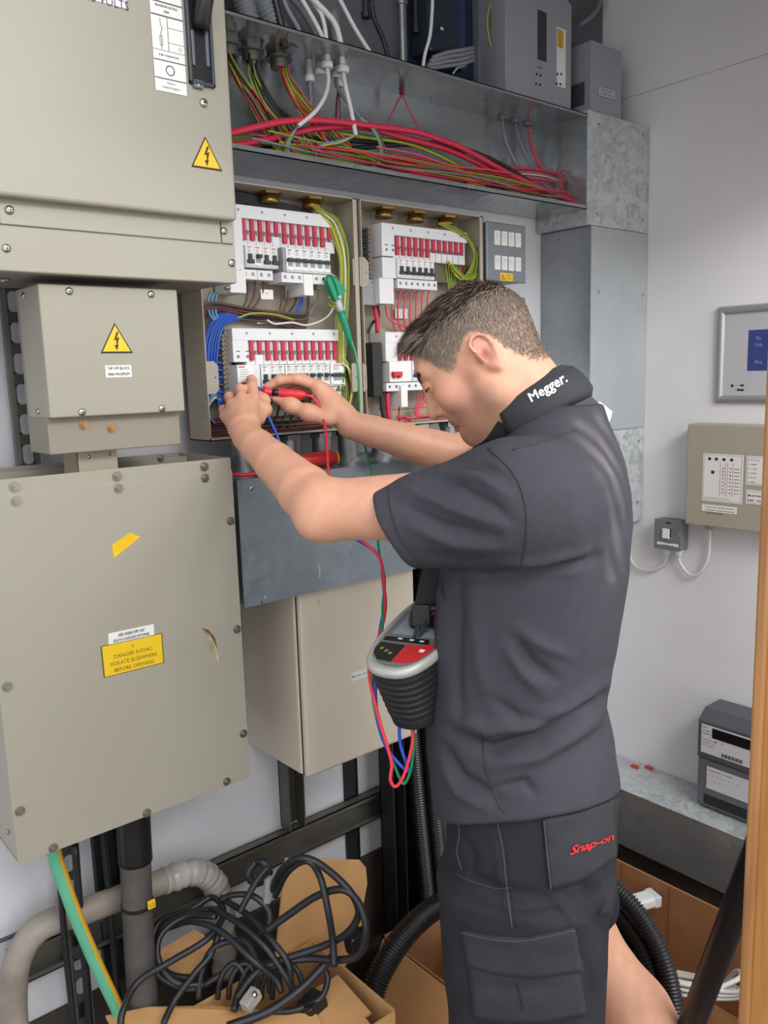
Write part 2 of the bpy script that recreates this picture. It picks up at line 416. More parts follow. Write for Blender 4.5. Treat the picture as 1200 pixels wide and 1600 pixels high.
# ------------------------------------------------------------------ isolator cabinet (upper left)
Y0 = 1.22
iso = thing('isolator_cabinet', 'large beige switch-fuse isolator cabinet with black handle, top left of the wall', 'electrical cabinet', (.5, 1.44, CH + .155))
zb = CH + .155
MB().box(.10, Y0 + .004, zb + .002, .722, 1.44, CH + .80).build('housing', MATS['beige_dark'], iso)
b = MB(); b.box(.10, Y0, zb, .7245, Y0 + .02, CH + .2155)
b.build('lower_cover', MATS['beige'], iso, bevel=.0022)
b = MB(); b.box(.365, Y0 + .001, CH + .217, .700, Y0 + .02, CH + .262); b.build('filler_strip', MATS['beige'], iso, bevel=.001)
for fa, fb in ((.702, .7245), (.10, .363)): MB().box(fa, Y0, CH + .217, fb, Y0 + .02, CH + .80).build('side_frame', MATS['beige'], iso, bevel=.0015)
dl, dr, dz = .352, .7195, CH + .2495
door = MB().box(dl, 1.199, dz, dr, 1.222, CH + .80).build('door', MATS['beige'], iso, bevel=.0055, seg=3)
for p, r in (((15, 328), .006), ((350, 361), .006), ((10, 388), .006), ((362, 411), .0065)):
    screw(iso, at(*p, Y0), NB, r)
for p in ((355, 449), (8, 437)):
    q = atz(*p, zb); screw(iso, q, (0, 0, -1), .0065)
screw(door, at(318, 161, 1.199), NB, .0068)
YD = 1.199
warning_triangle(door, (322, 243), YD, .0475, 'yellow triangular electric shock warning sign')
# rating label
o, c, w, h = plate('rating_label', (233, -40), (293, 150), YD, .0008, MATS['ink_soft'], door, bevel=.0)
a0, a1 = at(241, 140, YD), at(292, 151, YD)
x0, x1 = at(240, 100, YD).x, at(289, 100, YD).x
def lz(py): return at(265, py, YD).z
b = MB()
cells = [(-45, 2), (4, 29.5)]
yy = YD - .0011
rows = [(-44, 6), (8.5, 27), (29.5, 81), (82, 96), (98, 124), (126, 145)]
for t, u in rows: b.box(x0, yy, lz(u), x1, YD - .0008, lz(t))
b.build('label_field', MATS['label_white'], o)
b = MB()
xm = x0 + (x1 - x0) * .5
b.box(xm - .0004, yy - .0002, lz(81), xm + .0004, yy, lz(29.5))
for t in (45, 68): b.box(xm, yy - .0002, lz(t) - .0003, x1, yy, lz(t) + .0003)
xs = x0 + (x1 - x0) * .28
b.box(xs - .0004, yy - .0002, lz(45), xs + .0004, yy, lz(33)); b.box(xs - .0004, yy - .0002, lz(80), xs + .0004, yy, lz(58))
b.obox((xs + .0012, yy - .0001, lz(51)), (.0016, 0, .0068), (0, .0001, 0), (.0004, 0, -.0001))
for sx in (-1, 1): b.box(xs + sx * .0022 - .0003, yy - .0002, lz(74), xs + sx * .0022 + .0003, yy, lz(60))
for t in (60, 74): b.box(xs - .0022, yy - .0002, lz(t) - .0003, xs + .0022, yy, lz(t) + .0003)
for k in range(24):   # circle marks
    for cx, cz, rr, tt in ((x0 + (x1-x0)*.5, lz(111), .0072, .0014), (xm + (x1-xm)*.72, lz(75), .0024, .0005)):
        A, B = 2*math.pi*k/24, 2*math.pi*(k+1)/24
        P = [Vector((cx + q*math.cos(t), yy - .0002, cz + q*math.sin(t))) for t, q in ((A, rr), (B, rr), (B, rr-tt), (A, rr-tt))]
        b.prism(P, (0, .0002, 0))
b.build('label_diagram', MATS['ink'], o)
mid = (x0 + x1) / 2
lines_of_text(['MAXIMUM RATING', '200A'], (mid, yy - .0002, lz(13.5)), XV, UP, .0048, .0068, MATS['ink'], o, bold=.0001, xs=.85)
small_print(['xxxxxxxxxx'], (mid, yy - .0002, lz(89)), XV, UP, .0062, .006, MATS['ink'], o)
lines_of_text(['Made in', 'United Kingdom'], (mid, yy - .0002, lz(131)), XV, UP, .0048, .0062, MATS['ink'], o, xs=.9)
lines_of_text(['I'], (mid, yy - .0002, lz(-3)), XV, UP, .014, .006, MATS['ink'], o, bold=.0002)
# voltage plate cut by the top of the picture
o, c, w, h = plate('voltage_label', (120, -24), (197, 14), YD, .0007, MATS['label_white'], door)
lines_of_text(['415 VOLTS'], c + Vector((.004, -.0003, -.004)), XV, UP, .017, .01, mat('ink_purple', '#4c3f66', .7), o, xs=.85)
# handle in its recess
x0, x1 = at(291, 70, YD).x, at(330, 70, YD).x; z0, z1 = at(310, 134, YD).z, at(300, -60, YD).z
b = MB()
for (p, q, r, s) in ((x0, z0, x0 + .0045, z1), (x1 - .0045, z0, x1, z1), (x0, z0, x1, z0 + .005)): b.box(p, YD - .007, q, r, YD + .004, s)
hr = b.build('handle_recess', mat('recess_grey', '#3b3e44', .45), door, bevel=.0012)
MB().box(x0 + .004, YD - .0012, z0 + .004, x1 - .004, YD + .003, z1).build('recess_back', MATS['black_plastic'], hr)
hx = (x0 + x1) / 2
b = MB(); b.box(x0 + .006, YD - .006, lz(95), x0 + .011, YD, lz(40)); b.box(x1 - .012, YD - .006, lz(92), x1 - .007, YD, lz(30))
b.build('guide_rail', mat('recess_light', '#5a6068', .35), hr, bevel=.001)
b = MB(); b.box(x0 + .006, YD - .006, lz(130), x0 + .022, YD, lz(117)); b.build('lock_catch', MATS['grey_plastic_dark'], hr, bevel=.001)
screw(hr, (x0 + .014, YD - .006, lz(126)), NB, .003)
b = MB(); b.lathe((hx + .002, YD - .004, lz(34)), (0, -.55, 1), [(0, .0115), (.01, .0135), (.03, .0125), (.052, .0125), (.056, .010), (.058, .006)], 20)
b.build('handle', MATS['black_plastic'], hr)

# ------------------------------------------------------------------ tap-off box
tap = thing('tap_off_box', 'small beige tap-off box with warning triangle, under the isolator cabinet', 'electrical box', (.525, 1.36, CH - .10))
b = MB(); b.box(.418, 1.27, CH - .1025, .631, 1.36, CH + .145)
b.build('back_box', MATS['beige_dark'], tap, bevel=.002)
b = MB()
P = [(.418, 1.2545, CH - .048), (.632, 1.2545, CH - .046), (.632, 1.345, CH - .030), (.418, 1.345, CH - .030)]
b.box(.4165, 1.2505, CH - .0475, .6325, 1.345, CH + .1445)
cov = b.build('cover', MATS['beige'], tap, bevel=.0025)
for p in ((108, 455), (236, 460), (128, 644), (253, 638)): screw(cov, at(*p, 1.2505), NB, .0058)
for p in ((37, 462), (60, 643)):
    q = atx(*p, .4165); screw(cov, q, NX, .005)
for p in ((131, 664), (174, 669)): screw(tap, at(*p, 1.27), NB, .0058, 'hex', 'bolt', MATS['bolt_brass'])
warning_triangle(cov, (181, 532), 1.2505, .0455, 'yellow triangular electric shock warning sign')
o, c, w, h = plate('rating_label', (164, 571), (206, 589), 1.2505, .0006, MATS['label_white'], cov)
lines_of_text(['TAP OFF BLOCK', '400A MAXIMUM'], c + Vector((0, -.0002, .0043)), XV, UP, .0062, .0088, MATS['ink'], o, bold=.00012, xs=.78)

# ------------------------------------------------------------------ strut behind the tap-off box, foot bracket
st = thing('bracket_post', 'short grey bracket post between tap-off box and big riser box', 'bracket', (.5, 1.33, CH - .2))
b = MB(); xa, xb = at(120, 720, 1.30).x, at(184, 720, 1.30).x
b.box(xa, 1.30, CH - .20, xb, 1.303, CH - .104); b.box(xa, 1.30, CH - .20, xa + .003, 1.36, CH - .104)
b.build('plate', MATS['board_case'], st, bevel=.001)
for p in ((139, 714), (171, 709)): screw(st, at(*p, 1.30), NB, .003)

# ------------------------------------------------------------------ big riser cover box (lower left)
Y1 = 1.25; xl, xr, zt, zb = .307, .712, CH - .13, CH - .7125
big = thing('riser_supply_box', 'large flat beige busbar supply box with yellow danger label, bottom left', 'electrical box', ((xl + xr) / 2, 1.44, zb))
fp = MB().box(xl, Y1, zb, xr, Y1 + .0025, zt - .022).build('front_panel', MATS['beige'], big, bevel=.0008)
b = MB()
b.box(xl + .0015, Y1 + .001, zt - .028, xr - .001, Y1 + .0035, zt)            # upper front flange
b.box(xr - .004, Y1 + .003, zb + .002, xr - .0015, 1.44, zt)                # right side
b.box(xl + .0015, Y1 + .003, zb + .002, xl + .004, 1.44, zt - .03)
b.box(xl, Y1 + .003, zb + .002, xr - .002, 1.44, zb + .0045)
b.box(xl + .0015, 1.4375, zb, xr - .0015, 1.44, zt)                            # back sheet
b.box(xl + .0015, 1.405, zt - .030, xr - .004, 1.4075, zt - .005)              # inner rear flange
b.box(xl + .0015, 1.405, zt - .030, xr - .004, 1.44, zt - .028)
b.build('carcass', MATS['beige'], big, bevel=.0006)
MB().box(xl + .0015, Y1 + .03, zt - .09, xr - .01, 1.40, zt - .075).build('inner_shelf', MATS['beige_dark'], big)
for p in ((23, 760), (25, 783), (183, 744), (185, 763), (319, 729), (320, 747), (360, 814), (370, 983), (380, 1146), (11, 1073), (31, 1267), (354, 1221), (229, 1270), (83, 1325)):
    screw(fp, at(*p, Y1), NB, .0058, 'hex', 'bolt')
screw(big, at(251, 716, 1.405), NB, .0055, 'hex', 'bolt')
q = atx(12, 1300, xl); screw(big, q, NX, .004)
# labels on the front panel
def quad_plate(name, pts, Y, th, m, parent, frame=None, border=None):
    P = [at(*p, Y) for p in pts]; o = MB().prism(P, (0, -th, 0)).build(name, m, parent); return o, P
o, P = quad_plate('white_label', [(169, 990), (240, 975), (241, 996), (170, 1013)], Y1, .0006, MATS['label_white'], fp)
P = [p + Vector((0, -.0006, 0)) for p in P]
u = (P[1] - P[0]).normalized(); v = (P[0] - P[3]).normalized()
lines_of_text(['RISER A BUSBAR SUPPLY UNIT', 'ISOLATE AT LANDLORDS SWITCHPANEL'], (P[0] + P[1]) / 2 - v * .0062 - YV * .0003, u, v, .0070, .0080, MATS['ink'], o, bold=.00012, xs=.47)
o, P = quad_plate('danger_label', [(157, 1010), (253, 989), (256, 1035), (162, 1059)], Y1, .0010, MATS['ink_brown'], fp)
o['label'] = 'yellow danger label'
cc = sum(P, Vector()) / 4
Pi = [cc + (p - cc) * .965 + Vector((0, -.0010, 0)) for p in P]
MB().prism(Pi, (0, -.0003, 0)).build('yellow_field', MATS['label_yellow'], o)
u = (P[1] - P[0]).normalized(); v = (P[0] - P[3]).normalized(); tc_ = cc + Vector((0, -.0016, 0))
lines_of_text(['DANGER 415VAC', 'ISOLATE ELSEWHERE', 'BEFORE OPENING'], tc_ + v * .004, u, v, .0088, .0112, MATS['ink_brown'], o, xs=.95)
zz = [(1.5, 4), (-2, 0), (0.2, .3), (-1, -4), (2, .6), (0, .3)]
MB().prism([tc_ + u * (a * .0008) + v * (.0155 + b_ * .0009) for a, b_ in zz], (0, -.0002, 0)).build('bolt_symbol', MATS['ink_brown'], o)
P = [at(*p, Y1) for p in ((175, 851), (204, 832), (211, 836), (220, 838), (198, 856), (178, 872), (176, 861))]
MB().prism(P, (0, -.0005, 0)).build('tape_piece', MATS['tape_yellow'], fp)
for s in ([(314, 981), (322, 983), (331, 990), (338, 1005), (341, 1022), (345, 1047), (338, 1030), (330, 1010), (322, 994)], [(318, 996), (326, 1004), (333, 1022), (330, 1016)]):
    MB().prism([at(*p, Y1) for p in s], (0, -.00025, 0)).build('scuff_mark', mat('scuff', '#9c8f73', .8, var=.5, scale=90), fp)
P = [(314, 981), (326, 984), (336, 997), (340, 1015), (335, 1004), (328, 992), (320, 986)]
MB().prism([at(*p, Y1) for p in P], (0, -.0004, 0)).build('scuff_mark', mat('scuff_dark', '#5e4a30', .85, var=.4, scale=120), fp)

# ------------------------------------------------------------------ perforated cable trays and rods on the wall
def perforated(name, label, x0, x1, y, z0, z1, pitch, slot):
    t = thing(name, label, 'cable tray', ((x0 + x1) / 2, y, z0), 'perforated cable trays on the back wall')
    b = MB(); b.box(x0, y, z0, x0 + .008, y + .012, z1); b.box(x1 - .008, y, z0, x1, y + .012, z1)
    b.build('side_rail', MATS['steel_dull'], t)
    k = 0; z = z0
    ww = (x1 - x0) * .5
    while z < z1 - pitch:
        b = MB()
        cx = (x0 + x1) / 2; n = 6; hw = .0085
        # bridge between two slots, with rounded slot ends
        za, zb_ = z + slot, z + pitch
        P = [(x0 + .008, za - .0), (cx - hw, za - hw * .9)] + [(cx - hw * math.cos(math.pi * i / n), za - hw * .9 + hw * math.sin(math.pi * i / n) * .9) for i in range(1, n)] + [(cx + hw, za - hw * .9), (x1 - .008, za)]
        Q = [(x1 - .008, zb_), (cx + hw, zb_ + hw * .9)] + [(cx + hw * math.cos(math.pi * i / n), zb_ + hw * .9 - hw * math.sin(math.pi * i / n) * .9) for i in range(1, n)] + [(cx - hw, zb_ + hw * .9), (x0 + .008, zb_)]
        b.prism([Vector((p, y, q)) for p, q in P + Q], (0, .0015, 0))
        b.box(x0 + .008, y, z, cx - hw, y + .0015, za); b.box(cx + hw, y, z, x1 - .008, y + .0015, za)
        b.build('slotted_web', mat('tray_steel', '#4b4b48', .55, .3, var=.1, scale=20), t); z += pitch
    return t
perforated('perforated_tray', 'slotted steel cable tray running down the wall left of the beige boxes', .424, .462, 1.455, .02, 2.35, .050, .034)
b = MB(); b.cyl((.505, 1.44, 0), (.505, 1.44, CH - .2), .006, 10)
tag(b.build('cable_rod', MATS['steel_dark'], loc=(.505, 1.44, 0)), 'thin dark vertical rod beside the slotted tray under the big box', 'rod')
# ------------------------------------------------------------------ distribution boards
def gy(parent, pts, r=.0021, n=6, name='wire'):
    b = MB(); b.tube(spline(pts, 5), r, n, mis=[0, 0, 1]); return b.build(name, [MATS['gy_yellow'], MATS['green_wire']], parent)
def wire(parent, pts, r, m, name='wire', n=6, sub=5):
    return MB().tube(spline(pts, sub), r, n).build(name, MATS[m], parent)
def jit(p, s): return Vector((p.x + RND.uniform(-s, s), p.y + RND.uniform(-s, s), p.z + RND.uniform(-s, s)))
def board_case(root, X0, X1, Z0, Z1, Yf=1.36, Yb=1.44, t=.002):
    b = MB()
    b.box(X0, Yb - t, Z0, X1, Yb, Z1)
    b.box(X0, Yf, Z0, X0 + t, Yb, Z1); b.box(X1 - t, Yf, Z0, X1, Yb, Z1)
    b.box(X0, Yf, Z1 - t, X1, Yb, Z1); b.box(X0, Yf, Z0, X1, Yb, Z0 + t)
    b.box(X1 - .012, Yf, Z0, X1, Yf + t, Z1)
    b.box(X0, Yf, Z0, X1, Yf + t, Z0 + .006)
    return b.build('case', MATS['board_case'], root)
def octo(parent, px, py, Y, w, h):
    c = at(px, py, Y); k = min(w, h) * .34
    P = [(-w/2, -h/2 + k), (-w/2 + k, -h/2), (w/2 - k*0, -h/2), (w/2, -h/2 + k*0), (w/2, h/2), (w/2, h/2), (-w/2 + k, h/2), (-w/2, h/2 - k)]
    P = [(-w/2, -h/2), (w/2 - k, -h/2), (w/2, -h/2 + k), (w/2, h/2 - k), (w/2 - k, h/2), (-w/2, h/2)]
    o = MB().prism([c + Vector((a, 0, b)) for a, b in P], (0, .0015, 0)).build('cover_tab', MATS['beige'], parent)
    MB().cyl(c + Vector((w*.22, -.0002, 0)), c + Vector((w*.22, .001, 0)), .0016, 8).build('screw_hole', MATS['dark_slot'], o)
    return o
def breaker(parent, x, z0, z1, Y, w=.0172, toggle='up', print_=True, depth=.05, red=True, tm='toggle_black'):
    b = MB(); zc = z0 + (z1 - z0) * .42
    b.box(x, Y, z0, x + w, Y + depth, z1)
    b.box(x + w*.08, Y - .003, z0 + (z1-z0)*.06, x + w*.92, Y, z0 + (z1-z0)*.12)
    o = b.build('breaker', MATS['white_plastic_bright'], parent, bevel=.0006, seg=1)
    MB().box(x + w*.2, Y - .0008, zc - .008, x + w*.8, Y + .0005, zc + .0085).build('toggle_slot', MATS['grey_plastic'], o)
    t = MB()
    if toggle == 'up': t.box(x + w*.22, Y - .009, zc + .0005, x + w*.78, Y, zc + .0065)
    elif toggle == 'down': t.box(x + w*.1, Y - .006, zc - .0095, x + w*.9, Y, zc - .003); t.box(x + w*.28, Y - .004, zc - .004, x + w*.72, Y, zc + .007)
    else: t.box(x, Y - .007, zc + .0005, x + w, Y, zc + .006)
    t.build('toggle', MATS[tm], o, bevel=.0007, seg=1)
    if print_:
        p = MB(); zt = z1 - .0045
        p.box(x + w*.18, Y - .0003, zt, x + w*.72, Y, zt + .0018); p.build('brand_print', MATS['ink_red' if red else 'ink_soft'], o)
        p = MB()
        for k in range(3): p.box(x + w*.2, Y - .0003, zt - .003 - k*.0026, x + w*(.55 + .1*(k % 2)), Y, zt - .0022 - k*.0026)
        p.build('rating_print', MATS['ink_soft'], o)
    return o
def terminal_block(parent, x0, x1, z0, z1, Y, n, depth=.05, name='terminal_block'):
    o = MB().box(x0, Y, z0, x1, Y + depth, z1).build(name, MATS['white_plastic'], parent, bevel=.0006, seg=1)
    for k in range(n):
        cx = x0 + (x1 - x0) * (k + .5) / n; cz = z0 + (z1 - z0) * .55
        b = MB(); b.cyl((cx, Y - .0004, cz), (cx, Y + .0004, cz), .0032, 10); b.build('terminal_hole', MATS['dark_slot'], o)
        b = MB(); b.cyl((cx + .0004, Y - .0008, cz), (cx + .0004, Y, cz), .0017, 8); b.build('terminal_screw', MATS['zinc'], o)
    return o
def bus_strip(root, X0, X1, xt, n, ztop, zstrip, ztag, zbase, Y=1.385, pitch=.0179, short=(), notch=True, left=None):
    o = MB().box(X0, Y - .004, zstrip, X1, Y + .05, ztop).build('busbar_cover', MATS['white_plastic'], root, bevel=.0008, seg=1)
    for k in range(5):
        cx = X0 + (X1 - X0) * (.12 + .2 * k); cz = (ztop + zstrip) / 2 + .002
        MB().cyl((cx, Y - .0045, cz), (cx, Y - .0035, cz), .0026, 10).build('hole', MATS['grey_plastic_dark'], o)
        MB().cyl((cx - .0008, Y - .0047, cz - .0008), (cx - .0008, Y - .004, cz - .0008), .0014, 8).build('screw', MATS['zinc'], o)
    base = MB().box(xt - .012, Y + .004, zbase, X1, Y + .045, zstrip + .001).build('busbar_base', MATS['white_plastic'], root, bevel=.0005, seg=1)
    if left: MB().box(X0, Y - .0035, left, xt - .010, Y + .045, zstrip + .001).build('side_shroud', MATS['white_plastic'], root, bevel=.0008, seg=1)
    for k in range(n):
        cx = xt + k * pitch; lo = ztag + (.012 if k in short else 0)
        b = MB(); zm = ztag + .013
        b.box(cx - .0042, Y - .001, zm + .002, cx + .0042, Y + .006, zstrip + .0005)
        b.box(cx - .0028, Y - .001, zm - .001, cx + .0028, Y + .006, zm + .003)
        if k not in short: b.box(cx - .0044, Y - .002, lo, cx + .0044, Y + .006, zm)
        b.build('busbar_tag', MATS['busbar_red'], base, bevel=.0008, seg=1)
        if k < n - 1:
            b = MB(); b.box(cx + .0062, Y + .002, ztag + .0135, cx + .0118, Y + .0045, ztag + .0185); b.build('locating_clip', MATS['grey_plastic_dark'], base)
            b = MB(); b.box(cx + .0086, Y + .0032, zbase, cx + .0094, Y + .0042, zstrip); b.build('shroud_gap', MATS['grey_plastic'], base)
    b = MB(); b.box(xt - .004, Y + .003, ztag + .0115, X1 - .004, Y + .0043, ztag + .0128); b.build('shroud_seam', MATS['grey_plastic_dark'], base)
    return o
def gland(root, px, py, Y, r=.019, h=.016):
    c = at(px, py, Y); zt = CH + .349
    b = MB(); b.cyl((c.x, Y, zt - .004), (c.x, Y, zt), r * 1.35, 6, smooth=False); b.lathe((c.x, Y, zt - .004 - h), (0, 0, 1), [(0, r * .82), (0, r), (h * .5, r), (h * .55, r * .93), (h, r * .93)], 18)
    return b.build('brass_gland', MATS['brass'], root)

# ---- left board
L = thing('distribution_board', 'open beige distribution board the man is testing, with blue wires at its left', 'distribution board', (.915, 1.44, CH - .109), 'open distribution boards')
case = board_case(L, .734, 1.094, CH - .109, CH + .351)
for py, r in ((540, .0125), (572, .008), (597, .008), (643, .0125)):
    q = atx(309 + (py - 540) * .055, py, .734); b = MB()
    b.tube([q + Vector((0, r * math.cos(2*math.pi*k/16), r * math.sin(2*math.pi*k/16))) for k in range(17)], .0007, 5, cap=False)
    b.build('knockout_ring', MATS['beige_dark'], case)
for px in (350, 421, 487): gland(L, px, 318, 1.40)
octo(L, 333, 590, 1.361, .022, .058); octo(L, 555, 590, 1.361, .016, .058); octo(L, 556, 425, 1.361, .014, .052)
def W(y, *ps): return [at(p[0], p[1], p[2] if len(p) > 2 else y) for p in ps]
bus_strip(L, .800, 1.0545, .8435, 12, CH + .317, CH + .2935, CH + .2555, CH + .2455, short=(4, 11))
# upper left shroud column, breaker groups
z1, z0 = CH + .2455, CH + .2055
MB().box(.800, 1.381, CH + .200, .838, 1.43, CH + .2945).build('side_shroud', MATS['white_plastic'], L, bevel=.0008, seg=1)
for k in range(4): breaker(L, .8385 + k * .0178, z0, z1, 1.375, toggle='down' if k != 1 else 'up')
terminal_block(L, .8285, .8625, CH + .184, CH + .202, 1.378, 2); terminal_block(L, .8635, .8975, CH + .184, CH + .202, 1.378, 2)
MB().box(.800, 1.372, CH + .158, .834, 1.43, CH + .199).build('neutral_shroud', MATS['white_plastic'], L, bevel=.0008, seg=1)
for k in range(6): breaker(L, .9175 + k * .0173, CH + .2, CH + .2435, 1.36, w=.0170, toggle='link', red=False)
terminal_block(L, .907, .9565, CH + .1805, CH + .199, 1.363, 3); terminal_block(L, .980, 1.013, CH + .1805, CH + .199, 1.363, 2)
MB().box(.957, 1.362, CH + .158, .979, 1.43, CH + .1985).build('cable_terminal', MATS['white_plastic_bright'], L, bevel=.0008, seg=1)
b = MB(); b.box(.9105, 1.362, CH + .2, .9168, 1.43, CH + .2445); b.build('blanking_block', MATS['grey_plastic'], L)
for k in range(3): MB().lathe(at(468 + k * 12, 446, 1.39), (0, 0, -1), [(0, .004), (.008, .004), (.009, .002)], 8).build('terminal_barrel', MATS['brass'], L)
# lower chassis
bus_strip(L, .8035, 1.059, .8465, 12, CH + .095, CH + .0725, CH + .0355, CH + .0275, left=CH + .033, short=(1,))
for dx, m in ((.0, 'ink'), (.02, 'ink')):
    b = MB(); b.box(.810 + dx, 1.3812, CH + .052, .818 + dx, 1.3817, CH + .0535); b.build('slot', MATS[m], L)
    b = MB(); b.cyl((.814 + dx, 1.3808, CH + .043), (.814 + dx, 1.3817, CH + .043), .003, 10); b.build('hole', MATS['grey_plastic_dark'], L)
ms = MB().box(.806, 1.374, CH - .040, .8415, 1.43, CH + .0275).build('main_switch', MATS['white_plastic_bright'], L, bevel=.001, seg=1)
MB().box(.811, 1.364, CH - .0135, .840, 1.374, CH - .004).build('toggle', MATS['toggle_red'], ms, bevel=.002)
b = MB(); b.box(.809, 1.3737, CH + .0225, .822, 1.374, CH + .025); b.build('brand_print', MATS['ink_red'], ms)
b = MB()
for k in range(4): b.box(.811, 1.3737, CH + .018 - k*.004, .828 + .003*(k % 2), 1.374, CH + .0187 - k*.004)
b.box(.831, 1.3737, CH + .008, .838, 1.374, CH + .0087); b.build('rating_print', MATS['ink_soft'], ms)
MB().box(.842, 1.378, CH - .06, .857, 1.43, CH + .0275).build('blanking_block', MATS['white_plastic'], L)
for k in range(3): breaker(L, .8585 + k * .0178, CH - .0165, CH + .0265, 1.375, toggle='down' if k == 0 else 'up', red=k == 1)
for k in range(6): breaker(L, .9135 + k * .01775, CH - .0165, CH + .0265, 1.375, toggle='up', red=False)
breaker(L, 1.0205, CH - .0175, CH + .0275, 1.372, w=.0355, toggle='link', red=True)
terminal_block(L, .86, 1.05, CH - .037, CH - .0165, 1.379, 10)
b = MB().box(.985, 1.377, CH - .062, 1.0095, 1.43, CH - .018).build('cable_terminal', mat('ivory', '#d8d4c4', .45), L, bevel=.0006, seg=1)
t = terminal_block(L, 1.0105, 1.0305, CH - .065, CH - .0205, 1.374, 2)
# neutral/earth bars with brass screws
def term_bar(root, x, z0, z1, Y, n, m='grey_plastic_dark'):
    o = MB().box(x - .004, Y, z0, x + .006, Y + .03, z1).build('terminal_bar', MATS[m], root)
    for k in range(n):
        z = z0 + (z1 - z0) * (k + .5) / n
        for dx in (-.0015, .0035):
            MB().lathe((x + dx, Y, z + dx * .4), (0, -1, 0), [(0, .0022), (.002, .0022), (.003, .0012)], 8).build('terminal_screw', MATS['bolt_brass'], o)
    return o
term_bar(L, .7925, CH - .045, CH + .085, 1.395, 15)
MB().box(.800, 1.405, CH - .05, .812, 1.43, CH + .09).build('bar_carrier', MATS['grey_plastic'], L)
# wires: blue neutrals down the left, browns across, earths down the right
for k in range(11):
    d = k * .0022; e = RND.uniform(-.003, .003)
    P = [Vector((.90 + .012 * k % .05, 1.425, CH + .118 + .001 * k)), Vector((.84, 1.42, CH + .128 - d * .6)), Vector((.79, 1.415 - d, CH + .118 - d * .9)), Vector((.762 + d*.6, 1.41 - d*.8, CH + .075 - d)), Vector((.757 + d*.8, 1.405, CH + .03 - k*.004)), Vector((.772 + d * .4, 1.405, CH + .012 - k * .0065)), Vector((.79, 1.41, CH + .03 - k * .0078))]
    wire(L, [p + Vector((0, e, e * .5)) for p in P], .0026, 'blue_wire')
for k in range(9):
    z = CH + .085 - k * .0135
    wire(L, [Vector((.791, 1.40, z)), Vector((.778, 1.402, z + .002)), Vector((.764, 1.412, z - .004)), Vector((.762, 1.42, z - .02))], .0022, 'blue_wire' if k % 4 != 3 else 'brown_wire')
for k in range(5):
    wire(L, [Vector((.79, 1.41, CH - .03 - .003*k)), Vector((.768, 1.40, CH - .02 - .004*k)), Vector((.757, 1.405, CH - .045 - .004*k)), Vector((.78, 1.415, CH - .085)), Vector((.83, 1.42, CH - .095 + .002*k))], .0022, ('blue_wire', 'lightblue_wire', 'grey_wire', 'white_wire', 'black_wire')[k])
for k in range(7):
    z = CH + .138 - k * .0035
    wire(L, [Vector((.752, 1.405 + .002*k, z - .012)), Vector((.775, 1.40 + .003*k, z + .004)), Vector((.85, 1.405 + .003*k, z - .004 + .002*math.sin(k))), Vector((.93, 1.405 + .002*k, z - .010)), Vector((.985, 1.40 + .002*k, z - .010 - .002*k)), Vector((1.0, 1.41, z + .03))], .0024, ('brown_wire', 'black_wire', 'brown_wire', 'dark_red_wire', 'black_wire', 'brown_wire', 'brown_wire')[k])
for k, px in enumerate((388, 399, 411, 441, 450, 463, 470, 474, 497)):
    p0 = at(px, 440 if px < 430 else 455, 1.395)
    wire(L, [p0, p0 + Vector((.001, .006, -.02)), p0 + Vector((-.006 - .004 * (k % 3), .012, -.045)), Vector((p0.x - .03 * (1 if k < 4 else -.2), 1.415, CH + .125))], .0022, ('brown_wire', 'brown_wire', 'brown_wire', 'brown_wire', 'brown_wire', 'black_wire', 'blue_wire', 'blue_wire', 'grey_wire')[k])
for k in range(3):
    wire(L, W(1.41, (330 + 5*k, 458), (325 + 6*k, 470), (328 + 5*k, 492), (340 + 4 * k, 505)), .0024, 'lightblue_wire')
for k in range(6):   # bottom run of dark red and brown wires
    z = CH - .100 + .005 * k
    wire(L, [Vector((.745, 1.40 + .004*k, z)), Vector((.80, 1.395 + .005*k, z + .002)), Vector((.88, 1.40 + .004*k, z + .004*math.sin(k*2))), Vector((1.0, 1.405, z + .002)), Vector((1.05, 1.42, z))], .0027, ('dark_red_wire', 'brown_wire', 'dark_red_wire', 'black_wire', 'brown_wire', 'dark_red_wire')[k])
for k in range(9):
    x = .87 + .019 * k
    wire(L, [Vector((x, 1.395, CH - .037)), Vector((x + .001, 1.40, CH - .06)), Vector((x - .006, 1.41, CH - .085)), Vector((x - .03, 1.415, CH - .097))], .0022, 'black_wire' if k % 3 else 'brown_wire')
for k in range(10):   # earths on the right
    s = k * .0028
    if k < 6:
        P = W(1.375, (492, 322), (508, 333 + k), (528 - k, 345 + 4*k), (541 - 1.4*k, 390 + 3*k), (543 - 1.6*k, 450), (540 - 1.5*k, 520), (538 - k, 575), (533 - k, 610))
    else:
        P = W(1.375, (520, 420 + 6*k), (535, 440 + 5*k), (541 - k, 500), (536, 560), (548 - (k-6)*2, 600), (549 - (k-6)*3, 625), (540 - (k-6)*3, 650), (522, 668))
    P = [Vector((min(p.x, 1.0885), 1.372 + .0022 * k + RND.uniform(-.002, .002), p.z)) for p in P]
    if k in (2, 7): wire(L, P, .0021, 'white_wire')
    elif k == 4: wire(L, P, .0021, 'yellow_wire')
    else: gy(L, P, .0023)
gy(L, W(1.372, (516, 640), (536, 648), (547, 630), (551, 600), (546, 575), (538, 560)), .0034); gy(L, W(1.37, (523, 660), (540, 650), (548, 625), (550, 598), (543, 572)), .003)
wire(L, W(1.368, (535, 568), (545, 576), (551, 590), (551, 605)), .0021, 'white_wire'); wire(L, W(1.392, (417, 500), (430, 506), (455, 504), (478, 508), (500, 502), (514, 492), (522, 478)), .002, 'white_wire')
